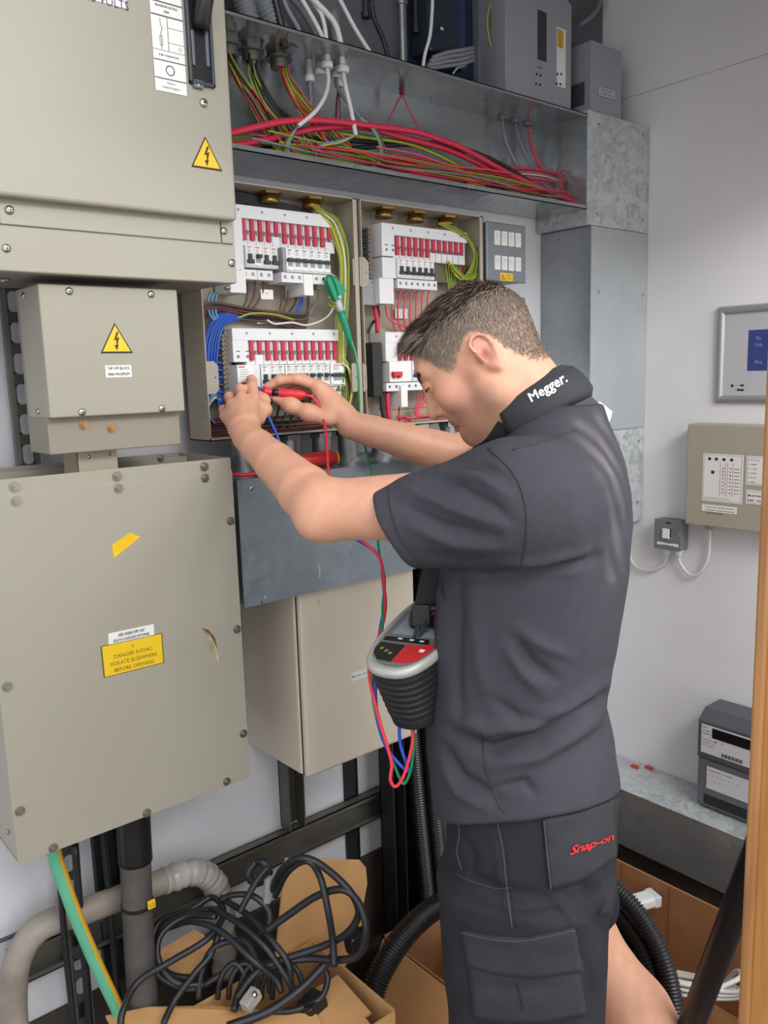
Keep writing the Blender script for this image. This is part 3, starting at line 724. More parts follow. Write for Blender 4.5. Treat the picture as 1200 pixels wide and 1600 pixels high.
for k in range(4): wire(L, W(1.39, (531, 551 + 3*k), (542, 560 + 3*k), (545 - k, 575 + 2*k), (540, 590)), .002, 'black_wire')
for k in range(5):   # loops of black cable over the top of the chassis
    wire(L, W(1.41, (360, 300 + 4*k), (385, 303 + 3.4*k), (420, 314 + 3*k), (455, 323 + 2.5*k), (488, 334 + k)), .0034, 'black_wire')
for k in range(3):
    wire(L, W(1.40, (505, 425 + 7*k), (524, 432 + 6*k), (531, 448 + 4*k), (528, 465)), .002, ('white_wire', 'yellow_wire', 'white_wire')[k])
b, c, w, h = plate('paper_tag', (401, 489), (432, 506), 1.42, .0005, MATS['label_white'], L)
b, c, w, h = plate('circuit_tag', (407, 452), (427, 468), 1.40, .0005, MATS['label_white'], L)
lettering('L1', c + Vector((0, -.0003, .002)), XV, UP, .006, MATS['ink'], b)
gy(L, W(1.398, (372, 497), (395, 490), (430, 492), (460, 500)), .0022)

# ---- right board
Rb = thing('distribution_board', 'open beige distribution board behind the head of the man, with red wires', 'distribution board', (1.28, 1.44, CH - .109), 'open distribution boards')
case = board_case(Rb, 1.101, 1.461, CH - .109, CH + .351)
for px in (600, 649, 696): gland(Rb, px, 342, 1.40)
octo(Rb, 568, 425, 1.361, .028, .058); octo(Rb, 568, 590, 1.361, .018, .058)
bus_strip(Rb, 1.174, 1.4295, 1.2195, 12, CH + .316, CH + .293, CH + .254, CH + .2455, left=CH + .249, short=(6, 7, 8, 9, 10, 11))
for dx in (0, .018):
    b = MB(); b.box(1.182 + dx, 1.3805, CH + .271, 1.190 + dx, 1.3815, CH + .2725); b.build('slot', MATS['ink'], Rb)
    b = MB(); b.cyl((1.186 + dx, 1.3806, CH + .262), (1.186 + dx, 1.3815, CH + .262), .003, 10); b.build('hole', MATS['grey_plastic_dark'], Rb)
MB().box(1.174, 1.382, CH + .204, 1.2115, 1.43, CH + .2465).build('side_shroud', MATS['white_plastic'], Rb, bevel=.0008, seg=1)
for k in range(6): breaker(Rb, 1.2125 + k * .0176, CH + .205, CH + .2455, 1.375, toggle='link' if k % 1 else 'down')
terminal_block(Rb, 1.2125, 1.33, CH + .184, CH + .2035, 1.379, 7)
MB().box(1.330, 1.40, CH + .205, 1.43, 1.43, CH + .245).build('blanking_plate', mat('olive', '#5e5e4d', .5), Rb)
MB().box(1.160, 1.377, CH + .150, 1.2, 1.43, CH + .203).build('neutral_shroud', MATS['white_plastic'], Rb, bevel=.0008, seg=1)
MB().box(1.126, 1.392, CH + .148, 1.160, 1.43, CH + .20).build('cable_shroud', MATS['grey_plastic'], Rb)
term_bar(Rb, 1.152, CH + .19, CH + .305, 1.395, 13)
for k in range(9):
    z = CH + .30 - k * .0115; wire(Rb, [Vector((1.15, 1.40, z)), Vector((1.135, 1.405, z)), Vector((1.12, 1.415, z - .004)), Vector((1.112, 1.425, z - .015))], .0024, 'black_wire')
for k in range(11):
    s = k * 4.2
    P = W(1.378, (692 - .5*k, 349), (712 + s*.3, 357 + 1.2*k), (731 + s*.42, 372 + 2*k), (741 + s*.25, 398), (735 + s*.3, 420 + k), (722 + k, 436), (712 - k, 428 - 2*k))
    gy(Rb, [Vector((min(p.x, 1.4555), p.y + RND.uniform(-.004, .006), p.z)) for p in P], .0024)
for k in range(6): wire(Rb, W(1.40, (712 + 4*k, 415), (716 + 4*k, 428), (719 + 5*k, 445), (722 + 4*k, 470)), .0024, 'green_wire' if k % 2 else 'red_wire')
for k in range(5): gy(Rb, W(1.398, (696 + 4*k, 408 + k), (698 + 4*k, 425), (700 + 3*k, 440), (704 + 3*k, 460)), .0022)
for k in range(7):
    x = 1.2185 + k * .0168; wire(Rb, [Vector((x, 1.395, CH + .183)), Vector((x - .002, 1.398, CH + .165)), Vector((x - .003 + .001*k, 1.405, CH + .135)), Vector((x + .012, 1.415, CH + .105)), Vector((x + .03, 1.42, CH + .09))], .0021, 'pink_wire')
wire(Rb, W(1.41, (608, 452), (603, 475), (606, 495), (618, 505), (640, 512)), .0021, 'pink_wire'); wire(Rb, W(1.42, (590, 478), (592, 495), (582, 505), (575, 520)), .0034, 'black_wire')
wire(Rb, W(1.41, (585, 478), (589, 500), (590, 520)), .0052, 'red_wire', n=10)
b, c, w, h = plate('paper_tag', (617, 482), (637, 498), 1.43, .0005, MATS['label_white'], Rb)
# lower chassis, mostly hidden by the head
bus_strip(Rb, 1.176, 1.4295, 1.2195, 12, CH + .092, CH + .069, CH + .0315, CH + .0235, left=CH + .03)
ms = MB().box(1.181, 1.376, CH - .0145, 1.245, 1.43, CH + .03).build('main_switch', MATS['white_plastic_bright'], Rb, bevel=.001, seg=1)
b = MB(); b.box(1.185, 1.366, CH - .002, 1.21, 1.376, CH + .0075); b.box(1.188, 1.366, CH - .006, 1.194, 1.376, CH); b.box(1.201, 1.366, CH - .006, 1.207, 1.376, CH)
b.build('toggle', MATS['toggle_red'], ms, bevel=.0012)
for k in range(8): breaker(Rb, 1.247 + k * .0177, CH - .0145, CH + .03, 1.376, toggle='down')
terminal_block(Rb, 1.172, 1.40, CH - .034, CH - .016, 1.378, 12)
MB().box(1.207, 1.37, CH - .069, 1.226, 1.43, CH - .022).build('cable_terminal', MATS['white_plastic_bright'], Rb, bevel=.0008, seg=1)
MB().box(1.142, 1.385, CH - .045, 1.168, 1.43, CH + .070).build('cable_shroud', MATS['black_plastic'], Rb, bevel=.002)
wire(Rb, W(1.395, (605, 612), (606, 635), (608, 655), (612, 672)), .0058, 'red_wire', n=10)
wire(Rb, W(1.40, (596, 612), (597, 635), (600, 655), (604, 670)), .0048, 'black_wire', n=10)
for k in range(6):
    a = at(624 if k < 2 else 643 + 5*k, 635 if k < 2 else 612, 1.395)
    wire(Rb, [a, a + Vector((.002, .004, -.018)), a + Vector((.012 - .006*k, .01, -.040 + (.012 if k < 2 else -.012))), Vector((1.27 + .03 * k, 1.41 - .004*k, CH - .098 + .002*k)), Vector((1.42, 1.415, CH - .099 + .002 * k))], .0022, 'pink_wire')
for k in range(3): wire(Rb, W(1.41 - .006*k, (619, 668), (630, 650 + 3*k), (650, 662 + 2*k), (680, 656 + 2*k), (700, 655)), .0022, 'dark_red_wire' if k == 1 else 'pink_wire')
b = MB(); b.box(1.2, 1.434, CH - .076, 1.45, 1.438, CH - .069); b.build('cover_rail', MATS['beige'], Rb)

# ------------------------------------------------------------------ grid switch plates
def grid_switch(label, zt, zb):
    g = thing('grid_switch_plate', label, 'switch panel', (1.552, YW, zb), 'grey grid switch plates')
    MB().box(1.484, 1.378, zb + .002, 1.620, YW, zt - .002).build('back_box', MATS['switch_grey'], g, bevel=.004)
    pl = MB().box(1.482, 1.37, zb, 1.622, 1.378, zt).build('front_plate', MATS['switch_grey'], g, bevel=.005, seg=3)
    for row in range(2):
        for k in range(4):
            cx = 1.517 + k * .0245; cz = zt - .036 - row * .056
            o = MB().box(cx - .0095, 1.366, cz - .0165, cx + .0095, 1.371, cz + .0165).build('switch_module', MATS['white_plastic_bright'], pl, bevel=.001, seg=1)
            b = MB(); b.prism([(cx - .005, 1.366, cz - .009), (cx - .005, 1.3625, cz + .009), (cx - .005, 1.366, cz + .0095)], (.010, 0, 0)); b.box(cx - .006, 1.3657, cz - .011, cx + .006, 1.366, cz - .0095)
            b.build('rocker', MATS['white_plastic'], o)
        for x in (1.492, 1.613): screw(pl, (x, 1.37, zt - .036 - row * .056), NB, .0028)
    return g, pl
g, pl = grid_switch('grey metal grid switch plate with yellow warning sticker, under the cable trunking', CH + .346, CH + .211)
o = MB().box(1.528, 1.3695, CH + .214, 1.573, 1.37, CH + .232).build('warning_sticker', MATS['label_yellow'], pl)
b = MB(); c = Vector((1.537, 1.3693, CH + .222)); 
for i in range(3):
    A = [Vector((-.0055, 0, -.005)), Vector((.0055, 0, -.005)), Vector((0, 0, .006))]
    p, q = c + A[i], c + A[(i+1) % 3]; b.tube([p, q], .0006, 4)
b.build('triangle_mark', MATS['ink'], o)
small_print(['xxxxxx', 'xxx xxxxx'], (1.558, 1.3693, CH + .2265), XV, UP, .0052, .007, MATS['ink'], o)
grid_switch('lower grey grid switch plate mostly hidden by the head of the man', CH + .178, CH + .043)
# ------------------------------------------------------------------ open galvanised cable trunking over the boards
TZ0, TZ1, TYF, TYB = CH + .40, CH + .622, 1.335, 1.494
trk = thing('cable_trunking', 'long open galvanised cable trunking full of wires above the boards', 'trunking', (1.2, 1.494, TZ0))
MB().box(.40, TYF, TZ1, 1.8135, TYB, TZ1 + .002).box(.40, TYF, TZ1 - .005, 1.8135, TYF + .0015, TZ1 + .002).build('top_sheet', MATS['galv_under'], trk)
MB().box(.40, TYF, TZ0 - .002, 1.8135, TYB, TZ0).box(.40, TYF, TZ0 - .002, 1.8135, TYF + .0015, TZ0 + .008).build('bottom_sheet', MATS['galv_under'], trk)
bs = MB(); bs.box(.40, TYB - .002, TZ0, 1.16, TYB, TZ1); bs.box(1.163, TYB - .002, TZ0, 1.8135, TYB, TZ1); bs.build('back_sheet', MATS['galv_smooth'], trk)
MB().box(1.8115, TYF, TZ0, 1.8135, TYB, TZ1).build('end_sheet', MATS['galv_smooth'], trk)
def hexgland(px, py, Y, r, parent, m='zinc', label=None):
    p = at(px, py, min(1.445, atz(px, py, TZ1 - .008).y)); p = Vector((p.x, p.y, TZ1))
    b = MB(); b.cyl(p - UP * .008, p, r * 1.5, 6, smooth=False); b.cyl(p - UP * .012, p - UP * .008, r * 1.6, 20); b.cyl(p - UP * .028, p - UP * .012, r * 1.05, 18)
    return b.build('conduit_gland', MATS[m], parent), p - UP * .028
GL = []
for px, py in ((357, 72), (392, 84), (436, 98)):
    o, p = hexgland(px, py, 1.43, .0165, trk, 'steel_dull'); GL.append(p)
for px, py in ((770, 190), (797, 193), (813, 199), (862, 217), (882, 220)):
    p = atz(px, py, TZ1 - .004); p.y = min(p.y, 1.47); MB().cyl((p.x, p.y, TZ1 - .006), (p.x, p.y, TZ1), .011, 14).build('bush', MATS['dim_grey'], trk); GL.append(Vector((p.x, p.y, TZ1 - .006)))
WG = []
for px, py, r in ((484, 128, .010), (500, 117, .011), (511, 107, .012), (536, 114, .013), (525, 122, .010), (530, 136, .010)):
    p = at(px, py, 1.40 if px in (511, 536) else 1.44); z = TZ1
    b = MB(); b.lathe((p.x, p.y, p.z), (0, 0, 1), [(0, r * .75), (.001, r), (.012, r), (.013, r * .72), (max(.02, z - p.z), r * .72)], 14)
    b.build('white_gland', MATS['white_plastic'], trk); WG.append(p)
# ---- heavy cables
def heavy(pts, Y, r, m, label, mis=None):
    P = [at(p[0], p[1], (p[2] if len(p) > 2 else Y)) for p in pts]
    b = MB(); b.tube(spline(P, 8), r, 12, mis=mis)
    return tag(b.build('power_cable', [MATS[k] for k in m] if isinstance(m, list) else MATS[m], loc=P[0]), label, 'cable', 'heavy cables in the trunking')
heavy([(345, 212), (362, 208), (403, 198), (444, 190), (492, 188), (543, 192), (581, 197), (644, 205), (690, 219), (727, 234), (793, 270), (847, 295), (906, 319)], 1.372, .0062, 'red_wire', 'thick red cable arching highest along the open trunking')
heavy([(345, 231), (362, 228), (419, 218), (482, 203), (530, 198), (575, 200), (620, 212), (665, 224), (705, 236), (760, 262), (800, 285), (840, 300)], 1.388, .0062, 'red_wire', 'thick red cable crossing under the highest red cable in the trunking')
heavy([(345, 222), (364, 219), (435, 211), (511, 206), (581, 215), (634, 223), (672, 236), (727, 263), (793, 293), (850, 312), (873, 318)], 1.405, .0045, ['gy_yellow', 'green_wire'], 'thick yellow and green earth cable running along the open trunking', [0, 0, 0, 1, 1, 0])
heavy([(400, 236), (450, 220), (510, 217), (562, 221), (640, 226), (690, 228), (740, 240)], 1.43, .005, 'black_cable', 'thick black cable behind the red cables, its left end highest')
heavy([(390, 250), (430, 243), (500, 238), (560, 231), (640, 225), (700, 226), (770, 250), (830, 285)], 1.415, .0052, 'black_cable', 'thick black cable lying low across the wire loom in the trunking')
# ---- loom of thin wires
def zfloor(p, lo): return Vector((p.x, p.y, max(p.z, lo)))
cnt = {}
def loom_wire(P, r, m, where):
    P = [Vector((p.x, min(max(p.y, 1.347), 1.486), max(p.z, TZ0 + r + .001))) for p in P]
    b = MB()
    nm = {'gy': 'yellow and green', 'red_wire': 'red', 'pink_wire': 'pale red', 'black_wire': 'black', 'orange_wire': 'orange', 'brown_wire': 'brown', 'grey_wire': 'grey', 'yellow_wire': 'yellow', 'white_wire': 'white', 'dark_red_wire': 'dark red', 'blue_wire': 'blue', 'lightblue_wire': 'blue'}[m]
    if m == 'gy': b.tube(spline(P, 5), r, 6, mis=[0, 0, 1]); mm = [MATS['gy_yellow'], MATS['green_wire']]
    else: b.tube(spline(P, 5), r, 6); mm = MATS[m]
    o = b.build('wire', mm, loc=P[0])
    return tag(o, 'thin %s wire %s' % (nm, where), 'wire', 'thin wires of the loom in the trunking')
pal = [['gy', 'red_wire', 'gy', 'black_wire', 'gy', 'pink_wire', 'gy', 'black_wire'], ['gy', 'black_wire', 'brown_wire', 'gy', 'black_wire', 'gy', 'grey_wire', 'black_wire'], ['gy', 'red_wire', 'orange_wire', 'red_wire', 'gy', 'orange_wire', 'brown_wire', 'gy']]
mids = [[(372, 118), (400, 160), (424, 195), (452, 232)], [(401, 122), (420, 160), (448, 192), (478, 228)], [(450, 125), (470, 160), (498, 195), (530, 228)]]
wheres = ['fanning down from the leftmost gland of the trunking', 'fanning down from the second gland of the trunking', 'fanning down from the third gland of the trunking']
for g in range(3):
    for k in range(11):
        m = pal[g][k % 8]; s = (k - 5)
        P = [GL[g] + Vector((RND.uniform(-.012, .012), RND.uniform(-.012, .012), .01))]
        for i, q in enumerate(mids[g]):
            f = (i + 1) / 4
            P.append(at(q[0] + s * (1.1 + 2.2 * f) + RND.uniform(-2, 2), q[1] - s * .6 * f + RND.uniform(-2, 2), 1.44 - .05 * f + RND.uniform(-.012, .012)))
        x = P[-1].x; Yr = RND.uniform(1.36, 1.46); zr = TZ0 + .006 + RND.random() * .030
        L_ = RND.uniform(.3, .95) if k % 3 else RND.uniform(.12, .3)
        for t in (.06, .25, .5, .75, 1.0):
            P.append(Vector((min(x + .05 + L_ * t, 1.79), Yr + RND.uniform(-.01, .01), zr * (1) + .008 * math.sin(3 * t + k) - (.004 if t > .8 else 0))))
        loom_wire(P, .0019 if m != 'black_wire' else .0024, m, wheres[g])
for k in range(30):   # a second layer lying along the trunking floor
    m = ['gy', 'pink_wire', 'gy', 'red_wire', 'orange_wire', 'grey_wire', 'gy', 'red_wire'][k % 8]
    x0 = RND.uniform(.85, 1.25); x1 = RND.uniform(1.5, 1.79); Yr = RND.uniform(1.352, 1.44); z = TZ0 + .012 + RND.random() * .042
    loom_wire([Vector((x0 + (x1 - x0) * t, Yr + RND.uniform(-.012, .012), z + RND.uniform(-.006, .006))) for t in (0, .25, .5, .75, 1)], .002, m, 'lying along the floor of the trunking')
for k in range(8):    # loops turning down at the right
    P = [at(728 + 3 * k, 290 + k, 1.37), at(735 + 3*k, 283 + k, 1.37), at(765 + 2*k, 284, 1.37), at(800, 292 + k, 1.37), at(850, 305 + k, 1.38)]
    loom_wire(P, .0022, 'gy' if k % 2 else 'pink_wire', 'looping low at the right of the trunking')
for i, cols in ((3, ['grey_wire'] * 2), (4, ['grey_wire'] * 2), (5, ['pink_wire', 'orange_wire', 'red_wire']), (6, ['dark_red_wire', 'orange_wire']), (7, ['dark_red_wire', 'red_wire', 'dark_red_wire', 'red_wire'])):
    for j, m in enumerate(cols):
        g = GL[i]; d = RND.uniform(-.008, .008)
        P = [g + Vector((d, d, .005)), g + Vector((.012 + d, -.01, -.06)), g + Vector((.05 + d, -.03, -.13)), g + Vector((.10 + d*2, -.05, -.17)), Vector((min(1.795, g.x + .20), 1.39, TZ0 + .02))]
        if i >= 6: P = [g + Vector((d, d, .005)), g + Vector((.008 + d, -.01, -.05)), g + Vector((.0 + d * 3, -.03, -.10)), Vector((g.x - .06 - .03*j, 1.40, TZ0 + .07 + .01*j)), Vector((g.x - .15, 1.39, TZ0 + .03))]
        loom_wire(P, .0032 if m == 'grey_wire' else .002, m, 'hanging from the small bushes at the right of the trunking')
for k in range(12):
    P = [at(745 + 6*k, 268 + 2*k, 1.42), at(790 + 4*k, 262 + 2*k, 1.43), at(840 + 3*k, 264 + 2.5*k, 1.43), at(880 + k, 275 + 3*k, 1.42), at(905, 295 + 2*k, 1.40)]
    loom_wire(P, .0021, ['pink_wire', 'red_wire', 'dark_red_wire', 'grey_wire'][k % 4] if k != 5 else 'white_wire', 'bunched at the right end of the trunking')
# red pair hung as a tent
g = at(628, 147, 1.45)
MB().cyl((g.x, g.y, g.z), (g.x, g.y, TZ1), .006, 10).build('red_bush', MATS['dark_red_wire'], trk)
for q in ((604, 192), (655, 203)):
    loom_wire([g, at((628 + q[0]) / 2, (147 + q[1]) / 2, 1.445), at(*q, 1.43)], .0016, 'red_wire', 'hung like a tent from the red bush in the trunking')
# ---- white sheathed cables dropping through the trunking and their stripped cores
def sheath(P, r, m, label, name='sheathed_cable', grp='cables entering the trunking from above'):
    b = MB(); b.tube(spline(P, 6), r, 9); return tag(b.build(name, MATS[m], loc=P[0]), label, 'cable', grp)
sheath([WG[2], at(513, 128, 1.395), at(507, 152, 1.38), at(492, 175, 1.37), at(466, 197, 1.365)], .0040, 'white_wire', 'white sheathed cable bending left below its white gland')
sheath([WG[3], at(541, 140, 1.39), at(548, 170, 1.38), at(553, 196, 1.37), at(556, 212, 1.365)], .0044, 'white_wire', 'white sheathed cable hanging straight below the largest white gland')
sheath([WG[4], at(529, 140, 1.43), at(541, 158, 1.42), at(562, 183, 1.41)], .0036, 'grey_wire', 'grey white cable bending right below a white gland')
sheath([WG[0], at(485, 145, 1.44), at(486, 168, 1.43)], .0036, 'grey_wire', 'short grey white cable under the leftmost white gland')
sheath([WG[5], at(527, 155, 1.44), at(525, 188, 1.43)], .0026, 'dark_red_wire', 'dark red core under the lowest white gland')
for k, m in enumerate(('lightblue_wire', 'gy', 'brown_wire')):
    d = k * 3
    loom_wire(W(1.37, (562 + d, 184), (580 + d, 200), (592 + d, 222), (594 + d, 245 - d), (583, 262 - d), (562, 266)), .0019, m, 'looping from the stripped white cables in the trunking')
    loom_wire(W(1.365, (465, 197), (455 - d, 215), (450 - d, 236), (458, 248 + d), (475, 254)), .0018, m, 'looping from the stripped white cables in the trunking')
    loom_wire(W(1.36, (556, 212), (530, 220 + d), (505, 225 + d), (494, 240), (496, 252), (530, 262 - d)), .0018, m, 'looping from the stripped white cables in the trunking')
# ------------------------------------------------------------------ things above the trunking
bb = MB(); bb.box(.40, 1.490, TZ1 + .003, XR - .001, 1.4995, CH + 1.25)
tag(bb.build('backing_board', mat('backing', '#5b5f64', .7, var=.12, scale=5), loc=(1.2, 1.495, TZ1)), 'dark grey backing board on the wall above the cable trunking', 'board')

def corr(P, r, name, label, m='black_conduit', pitch=.006, amp=.14, cat='conduit', grp=None, n=12):
    S = spline(P, 40); d = 0; Q = []; R_ = []; last = S[0]
    dense = [S[0]]
    acc = 0
    step = pitch / 4
    for a in S[1:]:
        seg = (a - last).length
        while seg > 1e-9 and acc + seg >= step:
            t = (step - acc) / seg; last = last + (a - last) * t; dense.append(last.copy()); seg = (a - last).length; acc = 0
        acc += seg; last = a
    for i, p in enumerate(dense): R_.append(r * (1 + (amp if i % 4 in (1, 2) else -amp * .6)))
    b = MB(); b.tube(dense, r, n, rs=R_)
    return tag(b.build(name, MATS[m], loc=dense[0]), label, cat, grp)
corr([at(372, -60, 1.43), at(375, -20, 1.43), at(388, 30, 1.43), Vector((GL[0].x + .035, 1.43, TZ1 + .004))], .020, 'flexible_conduit', 'left grey flexible conduit entering the trunking top', 'dim_grey', .007, .06)
corr([at(398, -60, 1.42), at(406, -10, 1.42), at(432, 45, 1.42), Vector((GL[2].x + .02, 1.42, TZ1 + .004))], .021, 'flexible_conduit', 'right grey flexible conduit entering the trunking top', 'dim_grey', .007, .06)
up = 'cables entering the trunking from above'
def topcable(pts, Y, r, m, label): return sheath([at(p[0], p[1], Y) for p in pts], r, m, label)
topcable([(420, -40), (432, 10), (440, 45), (444, 75)], 1.40, .0085, 'black_cable', 'flat black cable beside the flexible conduits')
topcable([(430, -40), (447, 10), (466, 45), (476, 75)], 1.42, .005, 'grey_wire', 'grey cable dropping next to the flat black cable')
topcable([(445, -40), (472, 0), (495, 40), (506, 66), (509, 95)], 1.40, .0045, 'white_wire', 'leftmost of two white cables curving into the middle glands')
topcable([(470, -30), (487, 0), (503, 25), (510, 60), (511, 95)], 1.395, .0042, 'white_wire', 'thin white cable curving into the middle glands')
topcable([(465, -30), (490, 0), (520, 32), (531, 62), (535, 100)], 1.39, .0058, 'white_wire', 'thick white cable curving into the largest white gland')
topcable([(430, -30), (470, 15), (494, 55), (500, 100)], 1.45, .006, 'grey_wire', 'dark grey cable behind the white cables')
topcable([(520, -20), (534, 5), (555, 45), (580, 85)], 1.40, .0044, 'white_wire', 'white cable slanting down right beside the grey duct')
topcable([(580, 0), (585, 30), (598, 60), (608, 95)], 1.43, .005, 'black_cable', 'black cable slanting down in front of the dark back wall')
topcable([(676, -5), (675, 20), (672, 55), (664, 85), (660, 112)], 1.39, .0036, 'white_wire', 'white cable hanging just left of the dark blue cabinet')
b = MB(); p = at(523, 18, 1.44); b.cyl((p.x, 1.44, TZ1 + .002), (p.x, 1.44, p.z), .0125, 14)
tag(b.build('grey_duct', MATS['dim_grey'], loc=(p.x, 1.44, TZ1)), 'short pale grey duct standing behind the white cables', 'duct')
p = at(629, 50, 1.43); b = MB(); b.cyl((p.x, 1.43, TZ1 + .002), (p.x, 1.43, CH + 1.1), .0095, 14); q = at(627, 8, 1.43)
b.cyl((p.x, 1.43, q.z), (p.x, 1.43, q.z + .06), .013, 14)
tag(b.build('steel_conduit', MATS['conduit_galv'], loc=(p.x, 1.43, TZ1)), 'straight vertical steel conduit in the middle above the trunking', 'conduit')
for k, (px, y0) in enumerate(((572, 20), (650, 45))):
    p = at(px, y0, 1.46); b = MB(); b.cyl((p.x, 1.46, p.z), (p.x, 1.46, CH + 1.1), .007, 10); b.cyl((p.x, 1.46, p.z - .01), (p.x, 1.46, p.z), .011, 10)
    tag(b.build('hanging_pipe', MATS['steel_dark'], loc=(p.x, 1.46, p.z - .01)), ('thin dark pipe ending left of the steel conduit', 'thin dark pipe ending right of the steel conduit')[k], 'pipe', 'dark pipes above the trunking')
# dark blue open cabinet and its wiring
cab = thing('open_cabinet', 'dark blue open control cabinet above the trunking, left of the grey controller', 'cabinet', (1.44, YW, TZ1 + .002))
MB().box(1.335, 1.485, TZ1 + .002, 1.565, 1.498, CH + 1.1).build('back_plate', MATS['dark_blue'], cab)
MB().box(1.36, 1.42, CH + .70, 1.455, 1.485, CH + 1.1).build('apparatus', mat('dark_apparatus', '#232a38', .35), cab, bevel=.008)
MB().box(1.455, 1.44, CH + .69, 1.495, 1.485, CH + 1.1).build('blue_module', mat('deep_blue', '#24385c', .4), cab, bevel=.004)
p = at(749, 60, 1.375); MB().box(p.x - .003, 1.375, TZ1 + .002, p.x + .003, 1.388, CH + 1.1).build('frame_edge', mat('edge_steel', '#7d828c', .35, .7), cab)
for k in range(4):
    wire(cab, W(1.40, (676 - 4*k, 90 + 6*k), (700, 82 + 7*k), (725, 78 + 7*k), (744, 74 + 6*k)), .0045, 'grey_wire', 'grey_cable')
wire(cab, W(1.41, (708, 115), (715, 106), (728, 102)), .002, 'white_wire'); 
for k in range(4): wire(cab, W(1.43, (768 + 3*k, 0), (762 + 5*k, 25), (764 + 5*k, 60), (775 + 2*k, 90 - 5*k)), .0018, ('gy_yellow', 'green_wire', 'grey_wire', 'green_wire')[k])
MB().ball(at(690, 45, 1.41), .006, n=10).build('indicator', MATS['zinc'], cab)
# grey controller
ctl = thing('grey_controller', 'grey metal controller box with dark slot and yellow sticker above the trunking', 'control box', (1.69, YW, TZ1 + .002))
b = MB(); b.prism([(1.569, 1.385, TZ1 + .002), (1.814, 1.385, TZ1 + .002), (1.814, 1.385, CH + .885), (1.78, 1.385, CH + .91), (1.569, 1.385, CH + .91)], (0, .105, 0))
bo = b.build('housing', MATS['grey_box'], ctl, bevel=.002)
YC = 1.385
b = MB(); a, c = at(840, 15, YC), at(853, 97, YC); b.box(a.x, YC - .0012, c.z, c.x + .001, YC, a.z); b.build('display_slot', mat('slot_dark', '#2b2f39', .3), bo)
b = MB(); a, c = at(870, 42, YC), at(882, 138, YC); b.box(a.x, YC - .0008, c.z, c.x + .003, YC, a.z); lb = b.build('sticker', MATS['label_white'], bo)
b = MB(); b.box(a.x + .001, YC - .0012, c.z + .09, c.x - .007, YC - .0008, a.z - .004); b.build('yellow_stripe', mat('sticker_yellow', '#c99b2c', .6), lb)
small_print(['xxxxxxx'], Vector(((a.x + c.x) / 2 - .005, YC - .0014, a.z - .035)), UP, NX, .008, .01, MATS['ink'], lb)
small_print(['xxxx'], at(844, 106, YC) + Vector((0, -.0004, 0)), XV, UP, .010, .01, MATS['ink'], bo)
for px, py in ((838, 116), (844, 118), (837, 131), (843, 133), (870, 116), (876, 116), (869, 131), (875, 132)):
    p = at(px, py, YC); MB().lathe((p.x, YC - .001, p.z), (0, -1, 0), [(0, .0028), (.002, .0024)], 10).build('button', MATS['ink'], bo)
for px, py in ((794, 120), (882, 151)): screw(bo, at(px, py, YC), NB, .0025)
# second grey box
g2 = thing('grey_junction_box', 'small grey metal box with name plate in the corner above the trunking', 'junction box', (1.93, YW, TZ1 + .01))
b = MB(); b.box(1.862, 1.36, TZ1 + .012, 1.992, 1.499, CH + .812); bo = b.build('housing', MATS['grey_box'], g2, bevel=.002)
a, c = at(934, 122, 1.36), at(961, 142, 1.36)
o = MB().box(a.x, 1.3592, CH + .686, c.x, 1.36, CH + .711).build('name_plate', MATS['dim_grey'], bo)
o2 = MB().box(a.x + .0015, 1.3588, CH + .6875, c.x - .0015, 1.3592, CH + .7095).build('plate_field', mat('plate_pale', '#a9abb0', .5), o)
small_print(['xxxx x xxxx', 'xxxxxx xxxx'], Vector(((a.x + c.x) / 2, 1.3586, CH + .703)), XV, UP, .008, .009, MATS['ink_soft'], o)
b = MB(); b.box(1.8612, 1.38, CH + .665, 1.862, 1.43, CH + .72); b.build('side_knockout', mat('knock_dark', '#42454d', .5), bo)
wire(trk, W(1.46, (905, 40), (925, 25), (938, 5), (940, -30)), .006, 'grey_wire', 'grey_cable')

# ------------------------------------------------------------------ vertical galvanised trunking in the corner
pil = thing('corner_trunking', 'tall vertical galvanised trunking with bolted covers in the room corner', 'trunking', (1.95, YW, CH - .433))
MB().box(1.8145, TYF, CH + .362, XR - .002, YW - .002, CH + .634).build('top_section', MATS['galv_spangle'], pil)
MB().box(1.836, TYF + .0025, CH - .165, XR - .002, YW - .002, CH + .3605).build('middle_section', MATS['galv_smooth'], pil)
cv = MB().box(1.835, TYF, CH - .165, XR - .002, TYF + .002, CH + .3605).build('middle_cover', MATS['galv_cover'], pil)
b = MB(); b.box(1.836, TYF + .0005, CH - .433, XR - .002, YW - .002, CH - .1665); b.build('lower_section', MATS['galv_spangle'], pil)
for p in ((935, 195), (1004, 212), (932, 335), (1003, 345), (935, 456), (1004, 460), (998, 688), (996, 784)): screw(pil, at(*p, TYF), NB, .005)
for p in ((840, 386), (873, 376), (911, 368), (880, 330 + 10)):
    q = atx(*p, 1.836); screw(pil, q, NX, .0045)

